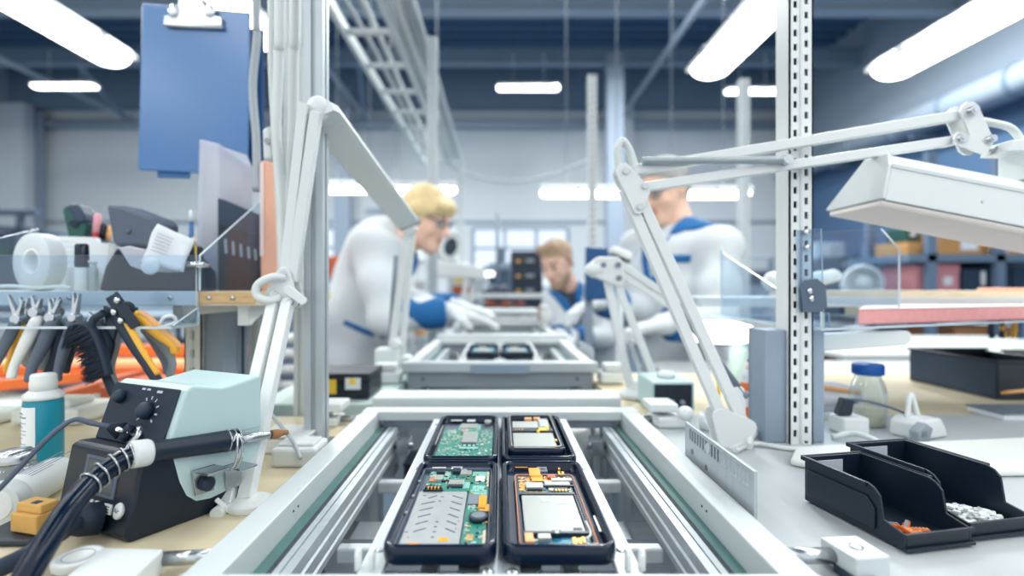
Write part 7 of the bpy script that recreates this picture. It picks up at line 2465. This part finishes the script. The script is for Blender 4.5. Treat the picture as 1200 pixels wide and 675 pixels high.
torso = union(.06, cap(shl + (shr - shl) * .05, shr + (shl - shr) * .05, .088), cap(mid + (hip - mid) * .12, mid + (hip - mid) * .5, .150, .150), cap(mid + (hip - mid) * .5, hip, .150, .165), cap(neck + np.array((0, .02, -.04)), mid, .075, .11))
skirt = cap(hip, hip + np.array((0, .02, -.22)), .17, .20)
sl_l = union(.03, cap(shl, elb_l, .085, .066), cap(elb_l, elb_l + (wr_l - elb_l) * .75, .066, .056))
sl_r = union(.03, cap(shr, elb_r, .085, .066), cap(elb_r, elb_r + (wr_r - elb_r) * .75, .066, .056))
coat = union(.04, torso, skirt, sl_l, sl_r)
vneck = cap(neck + fwd * .07 + np.array((0, 0, .02)), mid + fwd * .17 + np.array((0, 0, -.12)), .060, .02)
coatf = minus(.008, inter(folds(coat, .008), half((0, 0, -1), -(hip[2] - .2))), union(0, vneck, cap(hf.p(0, -.02, -.06), neck + np.array((0, 0, -.02)), .056, .064)))
CL, CH = lo - .06, hi + .06
CL[2] = .5
soft(coatf, CL, CH, .011, 'coat', 'coat_white', t)
lap = minus(.006, inter(grow(coat, .009), cap(neck + fwd * .06 + np.array((0, 0, .015)), mid + fwd * .165 + np.array((0, 0, -.10)), .102, .045)), union(0, vneck, cap(hf.p(0, -.02, -.06), neck + np.array((0, 0, -.02)), .058, .066)))
backcol = minus(.006, inter(grow(coat, .013), ellip(neck + np.array((0, .02, -.02)), (.13, .13, .045))), union(0, vneck, cap(hf.p(0, -.02, -.06), neck + np.array((0, 0, -.02)), .058, .068)))
soft(union(.01, lap, backcol), *bbox(neck, mid, pad=.25), .009, 'collar', 'coat_blue', t)
shirt = inter(grow(torso, -.012), cap(neck + fwd * .03, mid + fwd * .12 + np.array((0, 0, -.14)), .09, .05))
shirt = minus(.006, shirt, cap(hf.p(0, -.02, -.06), neck + np.array((0, 0, -.03)), .050, .054))
soft(shirt, *bbox(neck, mid, pad=.25), .010, 'shirt', 'slot_dark', t)
sleeve_cuff(elb_l, wr_l, .55, .98, .062, t)
sleeve_cuff(elb_r, wr_r, .55, .98, .062, t)
legs = union(.04, cap(hip, hip + np.array((0, 0, -.06)), .13, .13), *[union(.04, cap(a, b, .098, .078), cap(b, c, .078, .062)) for a, b, c in hl])
soft(inter(legs, half((0, 0, 1), hip[2])), lo - .05, np.array([hi[0], hi[1], hip[2] + .1]), .012, 'trousers', 'trouser_grey', t)
hr = ellip(hf.p(0, -.018, .044), (.083, .104, .090), hf.R)
hairf = union(.02, hr, cap(hf.p(0, -.085, -.005), hf.p(0, -.075, -.045), .045, .030), cap(hf.p(-.04, .045, .105), hf.p(.045, .050, .100), .024), cap(hf.p(.076, .0, .02), hf.p(.078, -.012, -.03), .016, .010), cap(hf.p(-.076, .0, .02), hf.p(-.078, -.012, -.03), .016, .010))
hairf = minus(.008, hairf, union(.02, ellip(hf.p(0, .085, -.03), (.085, .085, .088), hf.R), ellip(hf.p(0, .02, -.07), (.1, .055, .06), hf.R)))
soft(hairf, *bbox(hf.c, pad=.16), .008, 'hair', 'hair_sand', t)
bd = inter(grow(hf.shape(), .003), union(.02, cap(hf.p(-.045, .02, -.085), hf.p(.045, .02, -.085), .045), ellip(hf.p(0, .08, -.088), (.045, .04, .032), hf.R)))
bd = minus(.004, bd, ellip(hf.p(0, .10, -.064), (.024, .03, .013), hf.R))
soft(bd, *bbox(hf.p(0, .05, -.09), pad=.12), .007, 'beard', 'hair_sand', t)
gloves(t, (hand_r, wr_r, (.2, -.95, -.15)), (hand_l, wr_l, (-.7, -.6, -.2)))
# ------------------------------------------------------------------ blue board on its pole, white frame, far equipment
def span_px(mb, px0, py0, px1, py1, y, depth, mi=0):
 a, b = P(px0, py1, y), P(px1, py0, y)
 return mb.span((a.x, y, a.z), (b.x, y + depth, b.z), mi)
yb = 1.62
t = thing('sign_stand', 'dark blue panel on a grey pole between the two men, behind the double-bar lamp', 'panel', P(700, 430, yb))
q = [P(a, b, yb) for a, b in ((687, 289), (714, 291), (717, 351), (686, 352))]
MB().prism([(v.x, v.z) for v in q[::-1]], (0, yb + .02, 0), (1, 0, 0), (0, 0, 1), .02).build('panel', 'blue_dark', t, .004)
a = P(692, 350, yb)
MB().span((a.x - .012, yb + .021, 0), (a.x + .012, yb + .045, a.z + .05)).build('pole', 'slate', t, .002)
MB().span((a.x - .12, yb - .10, 0), (a.x + .12, yb + .16, .02)).build('foot', 'slate_dark', t, .004)
c = P(728, 298, 1.42)
t = thing('task_light', 'small white angled lamp head above the blue panel, in front of the standing man', 'lamp', c)
MB().bar(P(715, 292, 1.42), P(738, 302, 1.42), .05, .022).build('lamp_head', 'lamp_white', t, .006)
MB().bar(P(716, 297, 1.42), P(737, 307, 1.42), .04, .006).build('diffuser', 'chip_black', t)
MB().cyl(P(726, 305, 1.43), (P(726, 305, 1.43).x, 1.43, .021), .010, n=10).build('pole', 'alu', t)
MB().span((P(726, 305, 1.43).x - .06, 1.37, 0), (P(726, 305, 1.43).x + .06, 1.48, .02)).build('foot', 'alu_dark', t, .01)
ya = 2.72
t = thing('frame_gate', 'white square-tube gate standing across the far conveyor section', 'frame', P(590, 385, ya))
a, b = P(546, 344, ya), P(640, 344, ya)
MB().bar((a.x, ya, a.z - .012), (b.x, ya, b.z - .012), .03, .024).build('top_tube', 'lamp_white', t, .004)
for x in (a.x + .011, b.x - .011):
 MB().span((x - .011, ya - .014, 1.0505), (x + .011, ya + .014, a.z - .0245)).build('side_tube', 'lamp_white', t, .003)
MB().span((a.x + .03, ya - .02, 1.0505), (b.x - .03, ya + .10, 1.09)).build('white_drum', 'white_plastic', t, .02)
t = thing('orange_tray', 'small tray of orange parts on the far conveyor section behind the white gate', 'tray', P(592, 366, 3.1))
span_px(MB(), 566, 356, 618, 366, 3.1, .12).build('tray_body', 'machine_dark', t, .004)
mb = MB()
for k in range(7):
 span_px(mb, 569 + 6.6 * k, 354 + (k % 3), 574 + 6.6 * k, 361, 3.1, .05)
mb.build('orange_parts', 'orange', t, .003)
t = thing('camera_unit', 'black lens unit hanging over the far section inside the white gate', 'camera', P(583, 345, 3.2))
MB().lathe([(.05, 0), (.065, .02), (.065, .10), (.05, .12)], P(583, 357, 3.25), n=24).build('lens_barrel', 'machine_dark', t)
span_px(MB(), 565, 340, 600, 352, 3.2, .15).build('camera_body', 'chip_black', t, .01)
MB().cyl(P(583, 341, 3.27), P(583, 250, 3.27), .012, n=10).build('hanger', 'slate', t)
# tall dark machine beside the bending man
ym = 3.7
t = thing('test_rack', 'tall dark equipment rack with small lit readouts, left of the bending man', 'equipment rack', P(617, 400, ym))
a, b = P(599, 294, ym), P(636, 294, ym)
MB().span((a.x, ym, 0), (b.x, ym + .4, a.z)).build('cabinet', 'machine_dark', t, .008)
for k, (p0, p1) in enumerate(((299, 312), (316, 330), (334, 346), (352, 372))):
 u = span_px(MB(), 602, p0, 634, p1, ym - .012, .011).build('rack_unit', 'chip_black', t, .003)
 mb = MB()
 span_px(mb, 605, (p0 + p1) / 2 - 1, 610, (p0 + p1) / 2 + 2, ym - .016, .003, 0)
 span_px(mb, 616, (p0 + p1) / 2 - 2, 626, (p0 + p1) / 2 + 2, ym - .016, .003, 1)
 mb.build('readout', ['gold', 'grey_soft'], u)
def cabinet(name, label, cat, px0, py0, px1, py1, y, depth, m='machine_grey', details=(), group=None, floor=True, z0=None, bevel=.008):
 """A boxy machine: body down to the floor or to z0, with front details given in pixels."""
 a, b = P(px0, py1, y), P(px1, py0, y)
 zz = 0 if floor else (a.z if z0 is None else z0)
 t = thing(name, label, cat, ((a.x + b.x) / 2, y, zz), group=group)
 MB().span((a.x, y, zz), (b.x, y + depth, b.z)).build('housing', m, t, bevel)
 for nm, x0, y0, x1, y1, mm in details:
  span_px(MB(), x0, y0, x1, y1, y - .012, .0118).build(nm, mm, t, .003)
 return t
# benches and machines far behind, left to right
bench('far bench behind the woman with machines on it', -2.6, -.42, 3.9, 4.7, .92, ('bench_grey', 'alu'))
bench('far bench under the window in the middle of the hall', -.30, 1.6, 4.6, 5.4, .95, ('bench_grey', 'alu'))
cabinet('test_machine', 'light grey bench machine with a yellow label, right of the woman\'s sleeve in the distance', 'machine', 524, 316, 566, 370, 4.0, .4, 'machine_grey', (('yellow_label', 532, 322, 550, 330, 'yellow_label'), ('window_panel', 530, 335, 552, 345, 'orange_deep'), ('lower_panel', 528, 352, 560, 366, 'slate')), floor=False, z0=.92)
cabinet('test_machine', 'pale machine column under the flat white lamp in the distance', 'machine', 470, 345, 500, 395, 3.95, .3, 'machine_grey', (('dark_panel', 474, 352, 496, 368, 'machine_dark'),), floor=False, z0=.92)
cabinet('test_machine', 'blue-grey machine with a dark window under the hall window', 'machine', 560, 312, 598, 345, 4.8, .4, 'rack_blue', (('dark_window', 566, 318, 590, 330, 'machine_dark'), ('pale_panel', 564, 334, 594, 342, 'machine_grey')), floor=False, z0=.95)
t = thing('press_stand', 'dark press column standing under the left pane of the hall window', 'press', P(578, 330, 4.6))
MB().span((P(581, 0, 4.62).x, 4.62, .951), (P(590, 0, 4.62).x, 4.72, P(0, 290, 4.62).z)).build('column', 'slate_dark', t, .01)
span_px(MB(), 572, 308, 603, 316, 4.6, .12).build('arm', 'slate', t, .01)
t = thing('tube_lamp', 'small lit white lamp head beside the flat lamp in the distance', 'lamp', P(572, 322, 4.0))
mb = MB().tube([P(566, 324, 4.7), P(568, 321.5, 4.7), P(575, 320.5, 4.7), P(579, 322, 4.7)], .022, 12)
mb.build('glowing_head', 'ring_glow', t)
MB().cyl(P(571, 324, 4.72), (P(571, 345, 4.72).x, 4.72, .951), .008, n=8).build('pole', 'alu', t)
# wire shelf behind the woman's arms
t = thing('wire_shelf', 'white wire shelf unit behind the woman\'s forearm', 'shelf unit', P(490, 400, 3.3))
for px in (483, 501, 474):
 for y in (3.3, 3.6):
  x = P(px, 300, 3.3).x
  MB().cyl((x, y, 0), (x, y, CZ + (VY - 285) / FPX * 3.3), .014, n=10).build('post', 'alu_pale', t)
for py in (306, 330, 352, 372, 396, 414):
 z = CZ - (py - VY) / FPX * 3.3
 mb = MB().bar((P(470, py, 3.3).x, 3.3, z), (P(506, py, 3.3).x, 3.3, z), .02, .014).bar((P(470, py, 3.3).x, 3.6, z), (P(506, py, 3.3).x, 3.6, z), .02, .014)
 for k in range(9):
  x = P(471 + 4.2 * k, py, 3.3).x
  mb.cyl((x, 3.3, z), (x, 3.6, z), .005, n=6)
 mb.build('wire_deck', 'alu_pale', t)
for k, (px, py, m, lab) in enumerate(((489, 393, 'orange_tan', 'orange-tan carton on the wire shelf behind the woman\'s hand'), (494, 347, 'white_plastic', 'white carton on the wire shelf behind the woman\'s hand'), (480, 369, 'machine_dark', 'dark box on the wire shelf behind the woman\'s arm'))):
 z = CZ - (py + 3 - VY) / FPX * 3.3 + .009
 tt = thing('storage_box', lab, 'box', (P(px, py, 3.3).x, 3.45, z), group='boxes on the wire shelf')
 MB().box((P(px, py, 3.3).x, 3.45, z + .045), (.10, .2, .085)).build('carton_body', m, tt, .004)
 MB().box((P(px, py, 3.3).x, 3.348, z + .05), (.05, .002, .03)).build('label', 'paper', tt)
# left background behind the post and woman
cabinet('storage_cabinet', 'red-brown cabinet front under the left hall window, behind the woman\'s back', 'cabinet', 376, 300, 402, 326, 7.5, .5, 'orange_deep', (('door_gap', 388, 302, 389, 326, 'machine_dark'),))
cabinet('blue_bin', 'blue crate before the red-brown cabinet behind the woman\'s back', 'crate', 378, 326, 408, 345, 6.7, .5, 'rack_blue', (('label', 385, 331, 397, 338, 'paper'),))
bench('far bench at the left of the hall, behind the orange stand', -6.5, -2.4, 5.6, 6.4, .9, ('bench_grey', 'slate'))
t = thing('tube_stand', 'dark blue tube frame in the left background beside the wall column', 'frame', P(20, 270, 5.45))
for p0, p1 in (((-30, 249), (44, 249)), ((-30, 266), (40, 270)), ((24, 250), (24, 468)), ((-20, 249), (-20, 468))):
 MB().bar(P(*p0, 5.45), P(*p1, 5.45), .06, .06).build('tube', 'slate_dark', t, .01)
cabinet('dark_machine', 'dark low machine in the left background behind the tape roll', 'machine', -40, 272, 34, 330, 6.0, .4, 'machine_dark', (('panel', -20, 285, 10, 300, 'green_dark'),), floor=False, z0=.9)
cabinet('dark_machine', 'slate blue machine behind the left shelf, seen between the folder and post', 'machine', 205, 378, 300, 400, 2.6, .4, 'machine_dark', (('grey_panel', 212, 383, 226, 396, 'machine_grey'), ('blue_panel', 270, 382, 296, 396, 'rack_blue')))
t = thing('blue_cabinet', 'blue-grey cabinet side behind the left lamp arm with white spools in front', 'cabinet', P(350, 420, 1.7))
a, b = P(322, 460, 1.75), P(352, 372, 1.75)
MB().span((a.x, 1.75, 0), (b.x, 1.79, b.z)).build('side_panel', 'rack_blue', t, .004)
MB().span((a.x, 1.7905, 0), (a.x + .02, 1.805, b.z)).build('back_post', 'slate', t)
for k, py in enumerate((396, 414, 433, 452)):
 c = P(338, py, 1.55)
 tt = thing('white_spool', ('topmost', 'second', 'third', 'lowest')[k] + ' of the white spools stacked behind the left lamp arm', 'spool', c, group='white spools behind the left lamp arm')
 MB().lathe([(.012, -.035), (.026, -.034), (.026, -.029), (.014, -.028), (.014, .028), (.026, .029), (.026, .034), (.012, .035)], c, (1, .1, 0), n=24).build('spool_body', 'white_plastic', tt)
 MB().cyl(c + V((0, .02, 0)), c + V((0, .198, 0)), .006, n=10).build('peg', 'steel', tt)
tag(MB().box(P(330, 372, 1.9) + V((0, .1, .0)), (.12, .12, .12)).build('dark_blue_crate', 'blue_dark', None, .01), 'dark blue crate behind the elbow of the left lamp', 'crate')
# storage racks on the right
def rack(label, px0, px1, y, levels, depth=.55, top=None, m='rack_blue', posts=None):
 t = thing('storage_rack', label, 'rack', (P((px0 + px1) / 2, 300, y).x, y, 0), group='storage racks on the right')
 x0, x1 = P(px0, 0, y).x, P(px1, 0, y).x
 for x in posts or (x0, x1):
  for yy in (y, y + depth):
   MB().span((x - .03, yy - .02, 0), (x + .03, yy + .02, top)).build('post', m, t)
 for py in levels:
  z = CZ - (py - VY) / FPX * y
  MB().span((x0, y - .02, z - .05), (x1, y + depth + .02, z)).build('deck', m, t)
 return t
yr = 3.4
rack('blue-grey storage rack with cardboard boxes, behind the pink foam', 1062, 1290, yr, (298, 352, 408), top=2.1, posts=(P(1090, 0, yr).x, P(1170, 0, yr).x, P(1290, 0, yr).x))
def carton(label, px0, py0, px1, py1, y, depth, m='cardboard', lab=None, group='cardboard boxes on the storage rack'):
 a, b = P(px0, py1, y), P(px1, py0, y)
 if py1 in (298, 352, 408):
  a.z = CZ - (py1 - VY) / FPX * yr + .001
 t = thing('cardboard_box', label, 'box', ((a.x + b.x) / 2, y + depth / 2, a.z), group=group)
 MB().span((a.x, y, a.z + .001), (b.x, y + depth, b.z)).build('carton_body', m, t, .004)
 MB().span((a.x - .003, y - .004, b.z - .05), (b.x + .003, y + depth, b.z + .004)).build('lid', m, t, .003)
 if lab:
  span_px(MB(), *lab, y - .008, .0035).build('label', 'paper', t)
 return t
carton('small orange-brown carton on the upper rack deck, left of the rack post', 1064, 284, 1086, 298, yr + .05, .3, 'cardboard')
carton('brown cardboard box with a small white label on the upper rack deck', 1100, 274, 1152, 298, yr + .05, .4, 'cardboard', (1126, 280, 1146, 293))
carton('cardboard box with a big pale label on the upper rack deck at the right edge', 1156, 272, 1210, 298, yr + .05, .4, 'cardboard', (1160, 279, 1182, 296))
carton('large brown carton low behind the acrylic shelf on the right', 1118, 384, 1192, 408, yr + .05, .4, 'cardboard_dark')
cabinet('green_bin', 'dark green bin on top of the storage rack beside the rack post', 'bin', 1063, 266, 1079, 282, 3.6, .2, 'green_dark', (('label', 1068, 272, 1074, 277, 'paper'),), floor=False, z0=P(1064, 283, 3.6).z)
carton('white carton on top of the labelled boxes of the storage rack', 1098, 265, 1128, 273.5, yr + .10, .25, 'white_plastic')
carton('pale carton on top of the boxes at the right edge of the storage rack', 1160, 262, 1206, 271.5, yr + .10, .25, 'cardboard')
carton('pink carton on the middle rack deck beside the rack post', 1098, 310, 1124, 352, yr + .05, .3, 'pink_box', (1106, 324, 1116, 334))
carton('dark machine case on the middle rack deck, right of the pink carton', 1128, 316, 1156, 352, yr + .05, .3, 'machine_dark', (1150, 318, 1155, 334))
carton('black case on the middle rack deck at the right', 1158, 308, 1184, 352, yr + .05, .3, 'machine_dark')
carton('pinkish carton on the middle rack deck left of the rack post', 1072, 312, 1086, 352, yr + .05, .3, 'pink_box')
carton('long dark case on the middle rack deck at the right picture edge', 1187, 312, 1240, 352, yr + .05, .3, 'machine_dark')
# dark machinery between the men's side and the rack
cabinet('white_machine', 'white boxy machine seen through the clear acrylic right of the upright', 'machine', 958, 284, 990, 306, 4.9, .4, 'machine_grey', (('panel', 962, 288, 974, 300, 'paper'),), floor=False, z0=.901)
cabinet('blue_screen', 'pale blue monitor screen right of the white machine in the distance', 'monitor', 1014, 286, 1044, 304, 5.0, .06, 'rack_blue', (('screen', 1016, 288, 1042, 302, 'paper_shade'),), floor=False, z0=.901)
cabinet('dark_machine', 'dark machine block under the acrylic, between upright and fan', 'machine', 985, 300, 1010, 342, 4.3, .4, 'machine_dark', (('knob_plate', 988, 306, 1000, 314, 'slate'),), floor=False, z0=.901)
cabinet('dark_machine', 'dark low machine right of the fan behind the acrylic shelf', 'machine', 1018, 306, 1058, 345, 4.4, .4, 'slate_dark', (('panel', 1024, 312, 1040, 326, 'rack_blue'), ('pale_knob', 1046, 318, 1054, 328, 'machine_grey')), floor=False, z0=.901)
cabinet('dark_machine', 'slate machine left of the perforated upright behind the standing man', 'machine', 866, 300, 908, 345, 4.4, .4, 'slate', (('pale_panel', 872, 304, 900, 316, 'machine_grey'), ('dark_panel', 872, 320, 902, 334, 'machine_dark')), floor=False, z0=.901)
cabinet('dark_machine', 'blue-grey machine behind the standing man, left of the thin post', 'machine', 838, 292, 864, 345, 4.9, .4, 'rack_blue', (('white_panel', 842, 298, 860, 310, 'paper'),), floor=False, z0=.901)
yfan = 3.6
c = P(1010, 332, yfan)
t = thing('round_fan', 'round white fan standing behind the acrylic shelf on the right', 'fan', V((c.x, c.y, .9)))
ax_ = V((-.35, -.93, .1)).normalized()
MB().lathe([(.105, -.05), (.125, -.03), (.128, .03), (.115, .045), (.105, .045), (.105, -.05)], c, ax_, n=36, cap=False).build('fan_ring', 'lamp_white', t)
MB().lathe([(.1, -.055), (.09, -.065), (.02, -.07)], c, ax_, n=32).build('back_shell', 'lamp_white', t)
MB().lathe([(.045, .02), (.045, .05), (.03, .058), (.004, .06)], c, ax_, n=24).build('hub', 'lamp_white', t)
mb = MB()
u, w_ = perp(ax_)
for k in range(18):
 a = 2 * PI * k / 18
 mb.bar(c + ax_ * .048 + (u * math.cos(a) + w_ * math.sin(a)) * .04, c + ax_ * .048 + (u * math.cos(a + .3) + w_ * math.sin(a + .3)) * .118, .004, .004)
mb.build('grille', 'alu_pale', t)
MB().cyl((c.x, c.y + .02, .92), c + V((0, .02, -.12)), .02, n=14).lathe([(.1, 0), (.1, .012), (.03, .03)], (c.x, c.y + .02, .90), n=28).build('stand', 'lamp_white', t)
# far white table and benches at right
bench('white-topped table with grey legs beyond the cream bench on the right', 1.33, 2.6, 1.98, 2.75, .945, ('white_plastic', 'slate'), th=.02)
bench('long far bench on the right, carrying the dark machines', 1.85, 4.2, 4.12, 5.4, .90, ('bench_grey', 'slate'))
carton('cardboard box standing on the floor under the white-topped table', 1000, 424, 1040, 470, 2.2, .3, 'cardboard_dark', group='cardboard boxes on the floor')
t = thing('drawer_unit', 'blue-grey drawer unit under the white-topped table on the right', 'drawer unit', (2.1, 2.2, 0))
MB().span((1.85, 2.15, 0), (2.35, 2.6, .80)).build('carcass', 'slate', t, .006)
for k in range(3):
 d = MB().span((1.87, 2.135, .06 + .25 * k), (2.33, 2.149, .28 + .25 * k)).build('drawer', 'rack_blue', t, .003)
 MB().bar((2.0, 2.128, .20 + .25 * k), (2.2, 2.128, .20 + .25 * k), .012, .012).build('handle', 'alu', d)
# mid benches behind the men
t = thing('side_table', 'pale side table with a wooden edge behind the double-bar lamp, right of the line', 'table', (.6, 1.72, 0))
MB().span((.46, 1.40, .94), (1.4, 1.66, .965)).build('table_top', 'bench_grey', t, .002)
MB().span((.46, 1.396, .94), (1.4, 1.3995, .965)).build('wood_edge', 'wood_edge', t)
MB().span((.48, 1.42, .70), (1.37, 1.64, .72)).build('lower_deck', 'slate_dark', t, .002)
for x in (.48, 1.34):
 for y in (1.42, 1.62):
  MB().span((x, y, 0), (x + .025, y + .025, .9398)).build('leg', 'alu', t)
t = thing('side_table', 'small pale side table left of the line, behind the woman\'s lamp stand', 'table', (-.35, 1.49, 0))
MB().span((-.46, 1.36, .86), (-.24, 1.62, .885)).build('table_top', 'bench_grey', t, .002)
for x in (-.45, -.27):
 for y in (1.37, 1.59):
  MB().span((x, y, 0), (x + .025, y + .025, .8598)).build('leg', 'alu', t)
# small bottles and white things along the far line
for k, (px, py, y, m, lab) in enumerate(((652, 378, 2.3, 'orange_deep', 'small brown bottle on the far line in front of the bending man'), (661, 383, 2.2, 'white_plastic', 'white cup on the far line beside the small brown bottle'), (672, 386, 2.1, 'white_foam', 'small white tub on the far line, right of the white cup'))):
 c = P(px, py, y)
 c.z = 1.0505
 c.x = min(c.x, .19)
 t = thing('small_container', lab, 'container', c, group='small containers on the far line')
 MB().lathe([(.018, 0), (.02, .003), (.02, .05), (.013, .06), (.012, .07)], c, n=20).build('container_body', m, t)
 MB().lathe([(.0135, .0605), (.0135, .074), (.002, .075)], c, n=18).build('lid', 'lamp_white', t)
t = thing('perforated_plate', 'small perforated plate standing at the right end of the second conveyor section', 'plate', (.203, 1.2, 1.0))
MB().span((.2045, 1.13, ZB), (.2075, 1.33, 1.065)).build('sheet', 'alu', t, .001)
MB().span((.2005, 1.14, ZB), (.2043, 1.32, 1.012)).build('foot_strip', 'alu_pale', t)
for s, lab in ((1, 'white clamp block at the right front corner of the second conveyor section'), (-1, 'white clamp block at the left front corner of the second conveyor section')):
 t = thing('rail_clamp', lab, 'clamp', (s * .23, 1.09, ZB), group='clamp blocks on the second conveyor section')
 MB().box((s * .235, 1.09, ZB + .012), (.05, .05, .023)).build('block', 'white_plastic', t, .004)
 MB().box((s * .242, 1.09, ZB + .032), (.045, .04, .016)).build('upper_block', 'alu_pale', t, .003)
# ------------------------------------------------------------------ look
scene.view_settings.view_transform = 'Standard'
scene.view_settings.look = 'None'
scene.view_settings.exposure = 0.0
scene.view_settings.gamma = 1.0
scene.view_settings.use_curve_mapping = False
scene.cycles.use_denoising = True
scene.cycles.max_bounces = 8
scene.cycles.transparent_max_bounces = 24
scene.cycles.caustics_reflective = False
scene.cycles.caustics_refractive = False
scene.cycles.sample_clamp_indirect = 6.0
def roof_fill(x, y, z, sx, sy, power, col=(0.97, 1.0, 0.99)):
 """Added fill light high above the view, brightening the hall."""
 l = bpy.data.lights.new('roof_fill_light', 'AREA')
 l.shape = 'RECTANGLE'
 l.size, l.size_y = sx, sy
 l.energy = power
 l.color = col
 o = bpy.data.objects.new('roof_fill_light', l)
 COL.objects.link(o)
 o.location = (x, y, z)
 return o
for y, pw in ((-1.2, 22), (2.0, 40), (6.2, 320)):  # unseen rows of fill light added to lift walls and foreground
 for x in (-6.5, -2.6, 1.2, 4.2):
  roof_fill(x, y, 5.3, .5, 2.4, pw)
